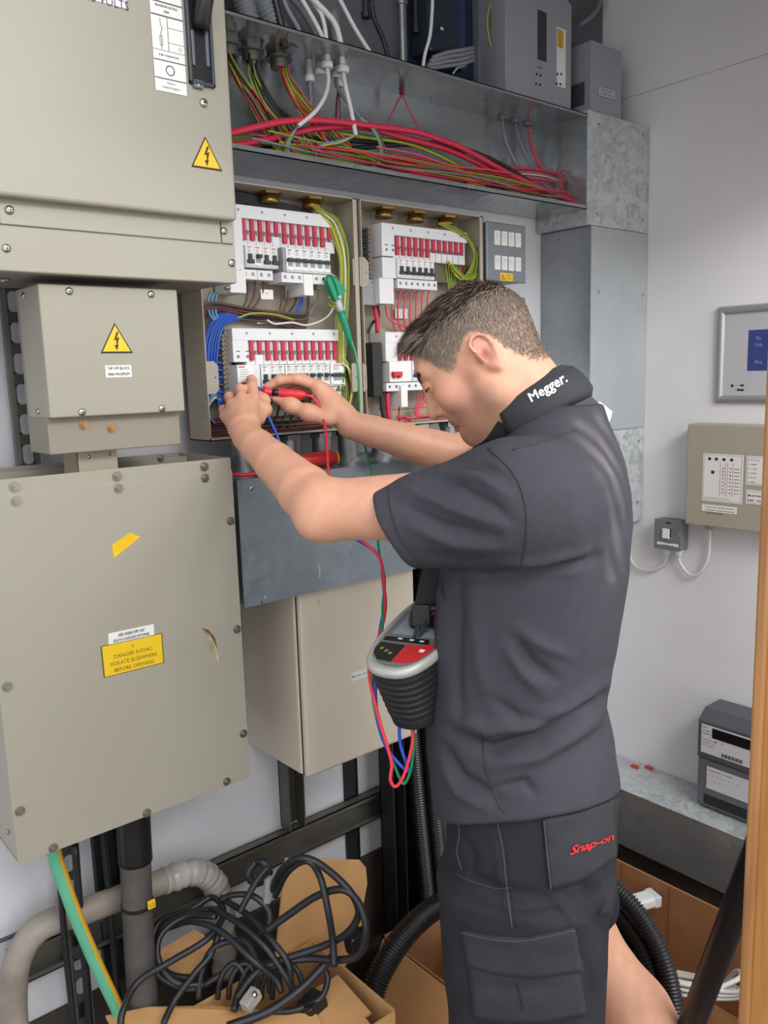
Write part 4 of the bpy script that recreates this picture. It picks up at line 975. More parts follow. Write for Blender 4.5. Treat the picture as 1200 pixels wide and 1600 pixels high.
# ------------------------------------------------------------------ lower trunking, couplers
lt = thing('lower_trunking', 'smooth galvanised trunking with flat cover plate under the distribution boards', 'trunking', (1.2, YW, CH - .40))
MB().box(.735, 1.268, CH - .399, 1.80, YW - .001, CH - .172).build('channel', MATS['galv_smooth'], lt)
cv = MB().box(.726, 1.26, CH - .40, 1.80, 1.2625, CH - .1715).build('cover_plate', MATS['galv_plate'], lt)
for p in ((393, 763), ): screw(cv, at(*p, 1.26), NB, .0045)
p = at(409, 941, 1.26); MB().cyl(p - YV * .0004, p, .002, 8).build('screw_hole', MATS['dark_slot'], cv)
for k, (x, y, h) in enumerate(((498, 882, 26), (497, 935, 14), (570, 905, 16), (414, 930, 6))):
    a = at(x, y, 1.26); MB().prism([a, a + Vector((.003, 0, -.004)), a + Vector((.0022, 0, -h * .0012)), a + Vector((-.001, 0, -h * .0009))], (0, -.0002, 0)).build('paint_drip', mat('drip', '#a9adae', .6), cv)
for k, px in enumerate((382, 415, 459, 508, 548, 600, 660, 706)):
    p = at(px, 700, 1.375); b = MB(); x = p.x
    b.cyl((x, 1.385, CH - .172), (x, 1.385, CH - .110), .0205, 18); b.cyl((x, 1.385, CH - .172), (x, 1.385, CH - .165), .027, 18); b.cyl((x, 1.385, CH - .120), (x, 1.385, CH - .1095), .026, 6, smooth=False)
    nm = ('first', 'second', 'third', 'fourth', 'fifth', 'sixth', 'seventh', 'eighth')[k]
    tag(b.build('conduit_coupler', MATS['conduit_galv'], loc=(x, 1.385, CH - .172)), '%s steel coupler from the left between boards and lower trunking' % nm, 'coupler', 'conduit couplers under the boards')
# screwdriver lying on the trunking
sd = thing('screwdriver', 'red and yellow insulated screwdriver lying on the lower trunking', 'screwdriver', tuple(at(505, 730, 1.31)))
a = at(527, 722, 1.31); zc = CH - .1715 + .0155; a.z = zc; d = Vector((-1, .08, 0)).normalized()
MB().lathe(a + d * .006, d, [(0, .0135), (.004, .0152), (.03, .0155), (.05, .0135), (.062, .0115), (.07, .0125), (.078, .009)], 18).build('handle', MATS['driver_red'], sd)
MB().lathe(a, d, [(0, .010), (.002, .0135), (.006, .0138)], 18).build('end_cap', MATS['driver_yellow'], sd)
MB().cyl(a + d * .08, a + d * .17, .0035, 10).build('shaft', MATS['driver_red'], sd)
tag(MB().tube(spline(W(1.285, (361, 741), (385, 742), (410, 738), (440, 736)), 5), .0035, 8).build('loose_red_lead', MATS['red_lead'], loc=at(361, 741, 1.285)), 'short red lead lying along the left end of the lower trunking', 'cable')

# ------------------------------------------------------------------ beige enclosure under the lower trunking
en = thing('beige_enclosure', 'beige steel enclosure with rounded door below the galvanised trunking', 'electrical enclosure', (1.0, YW, CH - .777))
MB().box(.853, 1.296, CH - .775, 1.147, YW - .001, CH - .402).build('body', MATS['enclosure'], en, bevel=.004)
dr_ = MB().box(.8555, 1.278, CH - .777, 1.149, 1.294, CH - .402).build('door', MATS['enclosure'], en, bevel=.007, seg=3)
MB().box(.857, 1.2935, CH - .775, 1.147, 1.2965, CH - .402).build('door_gasket', MATS['dark_slot'], en)
lab = [at(548, 1049, 1.278), at(583, 1041, 1.278), at(583, 1057, 1.278), at(548.5, 1065, 1.278)]
zc = sum(p.z for p in lab) / 4; x0 = lab[0].x
o = MB().box(x0, 1.2772, zc - .0085, x0 + .062, 1.278, zc + .0085).build('name_label', MATS['label_white'], dr_)
small_print(['xxxxx xx xxx'], Vector((x0 + .031, 1.277, zc)), XV, UP, .009, .01, MATS['ink'], o)

# ------------------------------------------------------------------ struts and rails on the wall below
def channel(name, label, X0, X1, z0, z1, Y, m='steel_dull'):
    b = MB(); b.box(X0, Y + .022, z0, X1, Y + .0245, z1); b.box(X0, Y, z0, X1, Y + .0245, z0 + .0025); b.box(X0, Y, z1 - .0025, X1, Y + .0245, z1)
    b.box(X0, Y, z0, X1, Y + .002, z0 + .011); b.box(X0, Y, z1 - .011, X1, Y + .002, z1)
    return tag(b.build(name, MATS[m], loc=((X0 + X1) / 2, Y, z0)), label, 'strut', 'steel support struts on the back wall')
channel('strut_rail', 'long horizontal steel strut rail low on the back wall', .33, 1.225, .485, .552, 1.465)
def vpost(name, label, x0, x1, y0, y1, z0, z1, m):
    b = MB(); b.box(x0, y0, z0, x0 + .003, y1, z1); b.box(x0, y1 - .003, z0, x1, y1, z1); b.box(x1 - .003, y0, z0, x1, y1, z1)
    return tag(b.build(name, MATS[m], loc=((x0 + x1) / 2, y1, z0)), label, 'strut', 'steel support struts on the back wall')
vpost('strut_post', 'steel channel post under the left half of the beige enclosure', .925, .968, 1.462, 1.4995, .552, CH - .70, 'steel_dull')
vpost('strut_post', 'narrow dark strip on the wall under the right half of the enclosure', 1.105, 1.143, 1.492, 1.4995, .382, CH - .70, 'steel_dark')
vpost('strut_post', 'dark steel post beside the black corrugated conduits', 1.176, 1.214, 1.40, 1.45, .20, CH - .78, 'steel_dark')
vpost('strut_post', 'dark strip on the wall behind the thick black boot', .50, .548, 1.485, 1.4995, .382, CH - .72, 'steel_dark')
# black corrugated conduits running down beside the man
for k, (x, y) in enumerate(((1.232, 1.405), (1.265, 1.385), (1.298, 1.40), (1.285, 1.44), (1.33, 1.42))):
    nm = ('first', 'second', 'third', 'fourth', 'fifth')[k]
    corr([Vector((x, y, CH - .40)), Vector((x + .006, y, CH - .7)), Vector((x + .012, y - .01, .6)), Vector((x + .03, y - .02, .3)), Vector((x + .05, y - .02, .02))], .0185, 'corrugated_conduit', '%s black corrugated conduit in the bundle hanging behind the man' % nm, 'black_conduit', .0065, .13, grp='black conduits running down behind the man', n=10)
ct = MB(); ct.box(1.215, 1.455, .05, 1.40, 1.458, CH - .401); ct.box(1.215, 1.43, .05, 1.218, 1.458, CH - .401); ct.box(1.397, 1.43, .05, 1.40, 1.458, CH - .401)
tag(ct.build('black_cable_tray', mat('tray_black', '#1b1c1f', .5), loc=(1.3, 1.455, .05)), 'black cable tray behind the corrugated conduits', 'cable tray')
# heat-shrunk supply cable, earth conductor, rods
sup = thing('supply_cable', 'thick dusty supply cable with black shrink boot under the big beige box', 'cable', (.53, 1.36, .15))
c0, c1, c2, c3 = at(208, 1275, 1.36), at(212, 1345, 1.36), at(215, 1420, 1.36), at(223, 1560, 1.36)
MB().tube(spline([c0 + UP * .12, c0, c0 * .5 + c1 * .5, c1], 5), .03, 18, rs=None).build('shrink_boot', MATS['boot_black'], sup)
b = MB(); P = spline([c1 - UP * -.01, c2, c3, Vector((c3.x, 1.36, .02))], 6); b.tube(P, .0275, 18); b.build('cable_body', MATS['pipe_dusty'], sup)
t = at(215, 1412, 1.36); b = MB(); b.cyl(t - UP * .003 + Vector((0, 0, 0)), t + UP * .003, .0295, 18); tie = b.build('cable_tie', MATS['black_plastic'], sup)
q = at(236, 1412, 1.325); b = MB(); b.box(q.x - .007, q.y - .004, q.z - .008, q.x + .007, q.y, q.z + .008); mk = b.build('yellow_marker', MATS['label_yellow'], tie, bevel=.001)
lettering('L2', q + Vector((0, -.0045, 0)), XV, UP, .009, MATS['ink'], mk)
P = W(1.345, (84, 1320), (88, 1345), (118, 1430), (152, 1510), (184, 1578), (192, 1600), (200, 1640))
o = MB().tube(spline(P, 6), .0115, 12, mis=[0, 0, 0, 0, 0, 0, 0, 0, 1, 1, 0, 0]).build('earth_conductor', [MATS['earth_green'], MATS['earth_yellow']], loc=P[-1])
tag(o, 'thick green and yellow earth conductor slanting down from the big box', 'cable')
P = W(1.40, (90, 1340), (97, 1420), (104, 1500), (115, 1600), (125, 1700))
tag(MB().tube(spline(P, 5), .0055, 10).build('vertical_cable', MATS['black_cable'], loc=P[-1]), 'black cable running down left of the green earth conductor', 'cable')
P = W(1.42, (117, 1320), (123, 1400), (132, 1500), (140, 1600), (150, 1700))
tag(MB().tube(spline(P, 5), .0068, 10).build('vertical_cable', MATS['steel_dark'], loc=P[-1]), 'dark grey conduit running down behind the green earth conductor', 'cable')
P = W(1.47, (-20, 1478), (20, 1462), (60, 1442), (95, 1428), (160, 1438), (190, 1450), (205, 1470))
tag(MB().tube(spline(P, 5), .0038, 8).build('thin_cable', mat('blue_black', '#39424f', .5), loc=P[0]), 'thin blue black cable crossing the wall behind the lagged pipe', 'cable')
# lagged pipe
lp = thing('lagged_pipe', 'grey insulated pipe wrapped in clear plastic, bent along the wall bottom left', 'pipe', tuple(at(20, 1600, 1.44)))
P = spline(W(1.43, (40, 1760), (28, 1650), (20, 1570), (28, 1500), (62, 1450), (130, 1424), (200, 1398), (262, 1374)), 8)
MB().tube(P, .024, 16).build('insulation', MATS['lagging'], lp)
P = spline(W(1.43, (255, 1377), (300, 1363), (328, 1372), (343, 1400), (348, 1450), (352, 1520)), 10)
rs = [.0255 + .0018 * math.sin(i * 2.1) + .0012 * math.sin(i * 5.3) for i in range(len(P))]
MB().tube(P, .025, 18, rs=rs).build('plastic_wrap', MATS['plastic_wrap'], lp)
# ------------------------------------------------------------------ right wall
rt = thing('floor_trunking', 'galvanised trunking along the foot of the right wall', 'trunking', (2.0, 1.0, .20))
MB().box(1.912, .535, .370, XR - .001, YW - .015, .372).build('lid', MATS['galv_spangle'], rt)
MB().box(1.914, .535, .20, XR - .001, YW - .015, .369).build('channel', MATS['galv_smooth'], rt)
MB().box(1.94, .535, 0, XR - .001, YW - .015, .198).build('plinth', MATS['plinth'], rt)
for k, p in enumerate(((992, 1197), (1014, 1199))):
    q = atz(*p, .376); b = MB(); b.box(q.x - .006, q.y - .011, .3725, q.x + .006, q.y + .011, .379); b.box(q.x - .003, q.y - .014, .3725, q.x + .003, q.y + .014, .376)
    tag(b.build('red_clip', MATS['red_clip'], bevel=.002, loc=(q.x, q.y, .3725)), ('left one of two small red clips on the floor trunking', 'right one of two small red clips on the floor trunking')[k], 'clip', 'red clips on the floor trunking')
# electricity meter
me_ = thing('electricity_meter', 'dark grey electricity meter standing on the floor trunking', 'meter', (2.03, 1.0, .372))
xf = 1.98; y1 = 1.079; y0 = .90
b = MB(); b.prism([(xf, y1, .385), (xf, y1, .515), (XR - .002, y1, .515), (XR - .002, y1, .373), (xf + .012, y1, .373)], (0, y0 - y1, 0)); lo = b.build('lower_case', MATS['meter_grey'], me_, bevel=.004)
b = MB(); b.prism([(xf - .004, y1 + .001, .517), (xf - .004, y1 + .001, .622), (xf + .03, y1 + .001, .648), (XR - .002, y1 + .001, .648), (XR - .002, y1 + .001, .517)], (0, y0 - y1, 0)); upc = b.build('upper_case', MATS['meter_dark'], me_, bevel=.004)
def xplate(name, X, y0, y1, z0, z1, th, m, parent): return MB().box(X - th, y0, z0, X, y1, z1).build(name, m, parent)
o = xplate('face_label', xf - .004, .92, 1.069, .534, .613, .0008, MATS['paper_white'], upc)
sc_ = xplate('display', xf - .0048, .905, 1.038, .582, .609, .001, MATS['lcd_black'], o)
def xtext(rows, X, y, z, size, step, m, parent, align='LEFT', xs=1.0): return small_print(rows, (X, y, z), (0, -1, 0), UP, size, step, m, parent, align, xs=xs)
xtext(['METER', 'kWh 3PH', 'SERIES 2'], xf - .0052, 1.066, .606, .0062, .0085, MATS['ink'], o)
xtext(['3x230/400V 50Hz', '10(100)A cl.1', '1000 imp/kWh'], xf - .0052, 1.066, .572, .0055, .008, MATS['ink_soft'], o)
b = MB(); 
for k in range(18):
    yy_ = 1.01 - k * .0032; b.box(xf - .0053, yy_ - (.0008 + .0008 * (k * 7 % 3 == 0)), .538, xf - .0048, yy_ + .0006, .548)
b.build('barcode', MATS['ink'], o)
for y in (1.028, 1.01): MB().cyl((xf - .0056, y, .574), (xf - .0048, y, .574), .0016, 8).build('indicator', MATS['ink'], o)
o = xplate('terminal_label', xf, .915, 1.052, .435, .497, .0008, MATS['paper_white'], lo)
xtext(['CONNECTION DIAGRAM', '1  2  4  5  7  8  9  11', 'L1  L2  L3  N'], xf - .0011, 1.046, .488, .007, .014, MATS['ink_soft'], o)
xplate('cable_slot', xf, .905, 1.058, .389, .416, .001, MATS['ink'], lo)
# beige alarm panel
pn = thing('alarm_panel', 'beige wall panel with white instruction labels on the right wall', 'control panel', (2.06, 1.05, 1.134))
bo = MB().box(2.03, .88, 1.134, XR - .001, 1.166, 1.401).build('housing', MATS['panel_beige'], pn, bevel=.003)
def frame_label(y0, y1, z0, z1, parent):
    o = xplate('instruction_label', 2.03, y0, y1, z0, z1, .0008, MATS['label_white'], parent); b = MB(); t = .0007; X = 2.0290; d = .003
    for a in ((y0 + d, y1 - d, z0 + d, z0 + d + t), (y0 + d, y1 - d, z1 - d - t, z1 - d), (y0 + d, y0 + d + t, z0 + d, z1 - d), (y1 - d - t, y1 - d, z0 + d, z1 - d)): b.box(X, a[0], a[2], X + .0003, a[1], a[3])
    b.build('label_border', MATS['ink_soft'], o); return o
a, c = atx(1099, 708, 2.03), atx(1159, 785, 2.03)
o = frame_label(c.y, a.y, c.z - .005, a.z, bo)
wl = a.y - c.y; hl = a.z - c.z
b = MB(); X = 2.0288
for k in range(8):
    z = a.z - .036 - k * (hl - .052) / 7.5
    for f in (.52, .70): MB; b.box(X, a.y - wl * f - .0016, z - .0013, X + .0004, a.y - wl * f + .0016, z + .0013)
    b.box(X, a.y - wl * .93, z - .0006, X + .0004, a.y - wl * .79, z + .0006)
for f in (.17, .34, .53, .72): b.box(X, a.y - wl * f - .004, a.z - .017, X + .0004, a.y - wl * f + .004, a.z - .010)
b.box(X, a.y - wl * .30, a.z - .052, X + .0004, a.y - wl * .22, a.z - .044)
b.build('printed_symbols', MATS['ink'], o)['kind'] = 'stuff'
b = MB()
for f in (.45, .58, .63, .76): b.box(X, a.y - wl * f - .0004, c.z + .012, X + .0004, a.y - wl * f + .0004, a.z - .022)
b.build('printed_columns', mat('ink_violet', '#a06a86', .7), o)
xtext(['When alarm sounds evacuate the building'], X, a.y - .008, c.z + .004, .0048, .006, MATS['ink'], o, xs=.7)
a2, c2 = atx(1097, 785.5, 2.03), atx(1151, 802, 2.03)
o = xplate('notice_strip', 2.03, c2.y, a2.y, c2.z - .003, a2.z - .003, .0008, MATS['label_white'], bo)
xtext(['In the event of fault contact', 'Facilities control immediately', 'on the number below'], 2.0289, a2.y - .012, a2.z - .009, .0062, .0078, MATS['ink'], o, xs=.8)
a3, c3 = atx(1167, 712, 2.03), atx(1200, 760, 2.03); o = frame_label(c3.y, a3.y, c3.z, a3.z, bo)
xtext(['Zone list', '1 Riser', '2 Plant', '3 Stair', '4 Lobby', '5 Roof'], 2.0288, a3.y - .006, a3.z - .010, .006, .011, MATS['ink_soft'], o)
a4, c4 = atx(1166, 765, 2.03), atx(1200, 790, 2.03); o = frame_label(c4.y, a4.y, c4.z, a4.z, bo)
xtext(['Register', 'No. 24'], 2.0288, a4.y - .006, a4.z - .014, .011, .012, MATS['ink'], o)
# switched spur
sp_ = thing('switched_spur', 'small grey metal switched spur on the right wall below the alarm panel', 'switch', (2.07, 1.227, 1.05))
bo = MB().box(2.052, 1.187, 1.051, XR - .001, 1.268, 1.134).build('back_box', MATS['spur_grey'], sp_, bevel=.004)
fpl = MB().box(2.048, 1.186, 1.050, 2.052, 1.269, 1.135).build('front_plate', MATS['spur_grey'], sp_, bevel=.002)
def xb(name, px0, py0, px1, py1, X, th, m, parent, bevel=0):
    p, q = atx(px0, py0, X), atx(px1, py1, X); return MB().box(X - th, q.y, q.z, X, p.y, p.z).build(name, m, parent, bevel=bevel)
r = xb('rocker', 1036, 825, 1047, 842, 2.048, .005, MATS['white_plastic_bright'], fpl, .001)
xb('fuse_carrier', 1044, 826, 1048, 840, 2.0475, .003, MATS['dark_slot'], fpl)
xb('indicator_window', 1041, 815, 1048, 819, 2.048, .0006, MATS['dark_slot'], fpl)
o = xb('name_strip', 1027, 846, 1060, 855, 2.048, .0008, MATS['label_white'], fpl)
c = atx(1043, 850, 2.0468); xtext(['FIRE ALARM', 'DO NOT SWITCH OFF'], 2.0469, c.y, c.z + .0025, .0052, .006, MATS['ink'], o, 'CENTER', .8)
for p in ((1028, 832), (1060, 836)): screw(fpl, atx(*p, 2.048), NX, .0032)
for k, (px, py) in enumerate(((1042, 862), (1060, 864))):
    p = atx(px, py, 2.066); MB().lathe((2.068, p.y, 1.032), (0, 0, 1), [(0, .006), (.002, .010), (.012, .0105), (.014, .0125), (.019, .0125)], 14).build('cable_gland', MATS['white_plastic'], sp_)
gA, gB = atx(1042, 862, 2.068), atx(1060, 864, 2.068)
def rc(pts, X): return [atx(p[0], p[1], X) for p in pts]
P = [Vector((2.068, gA.y, 1.034))] + rc([(1038, 880), (1018, 891), (995, 886), (984, 868), (982, 838), (984, 822)], 2.078)
tag(MB().tube(spline(P, 7), .0042, 10).build('white_flex', MATS['white_wire'], loc=P[0]), 'white flex looping left from the spur towards the corner trunking', 'cable', 'white flexes at the spur')
P = [Vector((2.068, gB.y, 1.034))] + rc([(1064, 882), (1078, 898), (1094, 894), (1106, 872), (1109, 845), (1109, 822)], 2.074)
tag(MB().tube(spline(P, 7), .0042, 10).build('white_flex', MATS['white_wire'], loc=P[0]), 'white flex looping right from the spur up to the alarm panel', 'cable', 'white flexes at the spur')
MB().lathe((2.068, atx(1109, 825, 2.068).y, 1.118), (0, 0, 1), [(0, .005), (.004, .012), (.016, .012)], 12).build('cable_gland', MATS['panel_beige'], pn)
# framed poster
po = thing('framed_poster', 'silver snap frame holding a notice with blue panel on the right wall', 'poster', (2.08, 1.0, 1.453))
y1, y0, z0, z1 = 1.122, .88, 1.453, 1.699; w = .020
b = MB()
def bar(pa, pb, da, db):
    # bevelled bar from outer edge pa-pb to inner edge (offset da, db), rounded section
    prof = [(0, .001), (.15, .010), (.5, .0135), (.85, .010), (1.0, .003)]
    V = []
    for f, h in prof:
        for p, d in ((pa, da), (pb, db)): V.append(Vector((2.0895 - h, p[0] + d[0] * f, p[1] + d[1] * f)))
    Fc = [(2*i, 2*i+1, 2*i+3, 2*i+2) for i in range(len(prof) - 1)]
    b.add(V, Fc, True)
for pa, pb, da, db in (((y1, z0), (y1, z1), (-w, w), (-w, -w)), ((y1, z1), (y0, z1), (-w, -w), (w, -w)), ((y0, z1), (y0, z0), (w, -w), (w, w)), ((y0, z0), (y1, z0), (w, w), (-w, w))):
    b = MB(); bar(pa, pb, da, db); b.build('frame_bar', MATS['poster_frame'], po)
sh = xplate('poster_sheet', 2.0885, y0 + w * .8, y1 - w * .8, z0 + w * .8, z1 - w * .8, .002, MATS['poster_paper'], po)
a, c = atx(1170, 516, 2.0862), atx(1193, 579, 2.0862)
bl = xplate('blue_panel', 2.0865, .93, a.y, c.z, a.z, .0005, MATS['poster_blue'], sh)
lines_of_text(['Th', 'Lea', '', '', 'Pho'], (2.0858, a.y - .018, a.z - .022), (0, -1, 0), UP, .013, .0145, MATS['poster_text'], bl, 'LEFT')
b = MB()
c = atx(1144, 603, 2.0862); X = 2.0860
b.box(X, c.y - .003, c.z - .003, X + .0004, c.y + .003, c.z + .004); b.box(X, c.y - .031, c.z - .001, X + .0004, c.y - .022, c.z + .003)
b.box(X, c.y - .020, c.z - .013, X + .0004, c.y - .015, c.z - .007); b.box(X, c.y - .031, c.z - .013, X + .0004, c.y - .0215, c.z - .008)
b.build('printed_logos', MATS['ink'], sh)
xtext(['the trust', 'services'], X, c.y - .008, c.z + .001, .005, .011, MATS['ink_soft'], sh)

# ------------------------------------------------------------------ cardboard boxes
def sheet(name, pts, th, m, parent):
    P = [Vector(p) for p in pts]; n = (P[1] - P[0]).cross(P[2] - P[0]).normalized()
    return MB().prism(P, n * th).build(name, m, parent)
bx1 = thing('cardboard_box', 'small open cardboard box overflowing with black leads', 'box', (.68, 1.16, 0))
cb, cd, ce = MATS['cardboard'], MATS['cardboard_dark'], MATS['cardboard_edge']
X0, X1, Y0_, Y1_, ZR = .515, .85, 1.03, 1.285, .42
sheet('back_side', [(X0, Y1_, 0), (X1, Y1_, 0), (X1, Y1_, ZR), (X0, Y1_, ZR)], .004, cb, bx1)
sheet('front_side', [(X0, Y0_, 0), (X1, Y0_, 0), (X1, Y0_, ZR), (X0, Y0_, ZR)], .004, cb, bx1)
sheet('left_side', [(X0, Y0_, 0), (X0, Y1_, 0), (X0, Y1_, ZR), (X0, Y0_, ZR)], .004, cb, bx1)
sheet('right_side', [(X1, Y0_, 0), (X1, Y1_, 0), (X1, Y1_, ZR), (X1, Y0_, ZR)], .004, cb, bx1)
sheet('base', [(X0, Y0_, .002), (X1, Y0_, .002), (X1, Y1_, .002), (X0, Y1_, .002)], .004, cd, bx1)
fl = [at(428, 1505, 1.29), at(530, 1522, 1.29), at(553, 1480, 1.30), at(571, 1380, 1.325), at(569, 1356, 1.33), at(558, 1344, 1.335), at(440, 1340, 1.335)]
n_ = (fl[1] - fl[0]).cross(fl[4] - fl[0]).normalized()
fl = [p - n_ * (p - fl[0]).dot(n_) for p in fl]
MB().prism(fl, n_ * .004).build('rear_flap', cb, bx1)
MB().tube([p + n_ * .002 for p in fl] , .0026, 5).build('flap_edge', ce, bx1)
fl = [atz(165, 1590, .43), atz(232, 1576, .425), atz(330, 1574, .42), atz(495, 1588, .42), atz(520, 1640, .41), atz(300, 1700, .40), atz(190, 1640, .42)]
MB().prism(fl, UP * .004).build('front_flap', cb, bx1)
fl = [atz(478, 1556, .42), atz(528, 1526, .42), atz(580, 1585, .405), atz(570, 1592, .405), atz(578, 1602, .404), atz(540, 1660, .40), atz(440, 1640, .41)]
MB().prism(fl, UP * .004).build('side_flap', cb, bx1)
fl = [atz(232, 1515, .42), atz(255, 1484, .45), atz(305, 1455, .48), atz(345, 1480, .46), atz(300, 1530, .43)]
MB().prism(fl, UP * .004).build('left_flap', cb, bx1)
# tangle of black leads: each its own thing
def lead(pts, r, label, m='black_cable', sub=8, n=10):
    P = spline([atz(p[0], p[1], p[2] + .10) for p in pts], sub)
    return tag(MB().tube(P, r, n).build('black_lead', MATS[m], loc=P[0]), label, 'cable', 'black leads in the small cardboard box')
lead([(188, 1610, .36), (192, 1580, .38), (215, 1535, .40), (262, 1505, .42), (320, 1470, .44), (345, 1440, .45), (348, 1418, .46), (330, 1402, .46), (300, 1420, .45), (250, 1440, .43), (240, 1480, .40), (262, 1520, .37), (310, 1530, .36)], .0062, 'black lead trailing over the left edge of the small cardboard box')
lead([(345, 1420, .46), (300, 1425, .45), (258, 1445, .43), (242, 1490, .40), (250, 1525, .37), (300, 1545, .35), (350, 1520, .37)], .006, 'black lead coiled at the left of the box, outer ring')
lead([(338, 1432, .46), (290, 1432, .45), (252, 1460, .43), (248, 1500, .40), (275, 1535, .37), (320, 1538, .36)], .006, 'black lead coiled at the left of the box, inner ring')
lead([(262, 1450, .42), (300, 1440, .45), (345, 1455, .45), (395, 1500, .42), (430, 1530, .38), (440, 1550, .36)], .006, 'black lead running right across the middle of the tangle')
lead([(330, 1420, .46), (370, 1440, .46), (410, 1475, .44), (440, 1515, .40), (460, 1550, .36)], .006, 'black lead running right just above the middle one')
lead([(345, 1402, .47), (390, 1432, .46), (425, 1470, .44), (450, 1505, .41), (455, 1540, .37)], .006, 'black lead arching right from the top of the tangle')
lead([(425, 1390, .50), (440, 1360, .56), (462, 1342, .60), (490, 1345, .60), (525, 1370, .57), (552, 1400, .54), (560, 1430, .50), (540, 1460, .46), (500, 1480, .43), (440, 1500, .41), (400, 1520, .39), (370, 1560, .36)], .0068, 'thick black lead looped over the rear flap of the box')
lead([(430, 1400, .49), (450, 1362, .56), (480, 1345, .60), (500, 1370, .57), (512, 1420, .52), (520, 1470, .46), (522, 1510, .42)], .0062, 'black lead dropping straight in front of the rear flap')
lead([(415, 1455, .46), (450, 1430, .49), (495, 1400, .53), (535, 1390, .55), (560, 1410, .53), (572, 1450, .49), (562, 1490, .44), (530, 1500, .42), (480, 1498, .41), (430, 1508, .40), (380, 1540, .37), (365, 1580, .35)], .0068, 'thick black lead forming the large right hand loop')
lead([(355, 1605, .35), (420, 1580, .36), (470, 1545, .38), (505, 1510, .40), (520, 1495, .42)], .008, 'thick black lead lying diagonally at the front of the box')
lead([(420, 1580, .33), (460, 1578, .33), (500, 1560, .34), (512, 1530, .36), (505, 1510, .38)], .006, 'black lead bent at the front right of the box')
lead([(255, 1600, .34), (275, 1560, .36), (305, 1520, .39), (330, 1490, .41), (345, 1450, .44)], .006, 'black lead hanging over the front flap')
lead([(310, 1560, .34), (315, 1520, .38), (335, 1480, .42), (380, 1470, .43), (400, 1500, .41)], .006, 'black lead standing up behind the front flap')
lead([(345, 1405, .48), (365, 1398, .49), (395, 1400, .49), (418, 1420, .47), (420, 1445, .45), (405, 1460, .44)], .0058, 'black lead making a small ring above the tangle')
lead([(400, 1345, .54), (388, 1365, .52), (400, 1380, .50), (420, 1365, .52), (412, 1348, .54), (400, 1345, .54)], .008, 'black coiled lead against the wall left of the rear flap')
lead([(375, 1425, .48), (385, 1405, .50), (402, 1375, .53), (418, 1355, .55)], .006, 'black lead climbing to the coil beside the rear flap')
for k in range(6):
    x = 340 + 17 * k; lead([(x, 1560, .33), (x + 3, 1535, .36), (x + 12, 1515, .38), (x + 28, 1505, .39), (x + 44, 1525, .37), (x + 48, 1550, .34)], .0052, ('first', 'second', 'third', 'fourth', 'fifth', 'sixth')[k] + ' small black loop from the left deep in the box')
pg = thing('black_plug', 'black mains plug hanging at the right of the small box', 'plug', tuple(atz(560, 1480, 0.520)))
c = atz(556, 1470, 0.530); MB().obox(c, (.018, 0, .004), (0, .016, 0), (-.004, 0, .022)).build('plug_body', MATS['black_plastic'], pg, bevel=.006, seg=3)
c2 = atz(563, 1437, 0.570); MB().obox(c2, (.006, 0, .001), (0, .004, 0), (-.001, 0, .010)).build('yellow_marker', MATS['driver_yellow'], pg, bevel=.001)
pg = thing('black_plug', 'black mains plug with metal pins lying on the front right flap', 'plug', tuple(atz(490, 1580, 0.420)))
c = atz(488, 1570, 0.425); MB().obox(c, (.022, .004, .004), (-.004, .018, 0), (-.003, 0, .016)).build('plug_body', MATS['black_plastic'], pg, bevel=.006, seg=3)
for d in (-.009, .009): MB().obox(c + Vector((-.012 + d, -.012, -.026)), (.003, 0, 0), (0, .002, 0), (-.002, 0, .010)).build('plug_pin', MATS['zinc'], pg)
pg = thing('clear_connector', 'clear plastic connector among the black leads', 'connector', tuple(atz(392, 1560, 0.460)))
c = atz(392, 1562, 0.470); MB().obox(c, (.016, .004, .006), (-.003, .010, 0), (-.003, 0, .010)).build('connector_body', MATS['plastic_wrap'], pg, bevel=.003)
MB().ball(c + Vector((.005, -.005, .010)), .006, n=10).build('connector_screw', MATS['zinc'], pg)
o = MB().obox(atz(418, 1392, 0.600), (.008, 0, .002), (0, .006, 0), (.004, 0, .026)).build('grey_adaptor', MATS['grey_plastic'], loc=atz(418, 1392, 0.570), bevel=.003)
tag(o, 'grey plastic adaptor leaning on the rear flap of the small box', 'adaptor')

bx2 = thing('cardboard_box', 'large open cardboard box of cable coils behind the legs of the man', 'box', (1.43, 1.0, 0))
X0, X1, Y0_, Y1_, ZR = 1.10, 1.757, .66, 1.365, .262
sheet('back_side', [(X0, Y1_, 0), (X1, Y1_, 0), (X1, Y1_, ZR), (X0, Y1_, ZR)], .005, cd, bx2)
sheet('right_side', [(X1, Y0_, 0), (X1, Y1_, 0), (X1, Y1_, ZR), (X1, Y0_, ZR)], .005, cd, bx2)
sheet('left_side', [(X0, Y0_, 0), (X0, Y1_, 0), (X0, Y1_, ZR), (X0, Y0_, ZR)], .005, cd, bx2)
sheet('front_side', [(X0, Y0_, 0), (X1, Y0_, 0), (X1, Y0_, ZR), (X0, Y0_, ZR)], .005, cd, bx2)
sheet('base', [(X0, Y0_, .002), (X1, Y0_, .002), (X1, Y1_, .002), (X0, Y1_, .002)], .005, cd, bx2)
sheet('left_flap', [(X0 - .004, .9, ZR - .002), (X0 - .004, Y1_ - .01, ZR), (X0 - .10, Y1_ - .02, ZR - .16), (X0 - .11, .92, ZR - .165)], .004, cb, bx2)
for k, y in enumerate((.80, 1.02, 1.16)): MB().box(X1 - .0012, y, .01, X1 - .0002, y + .003, ZR - .004).build('crease', mat('crease', '#7d5636', .9), bx2)
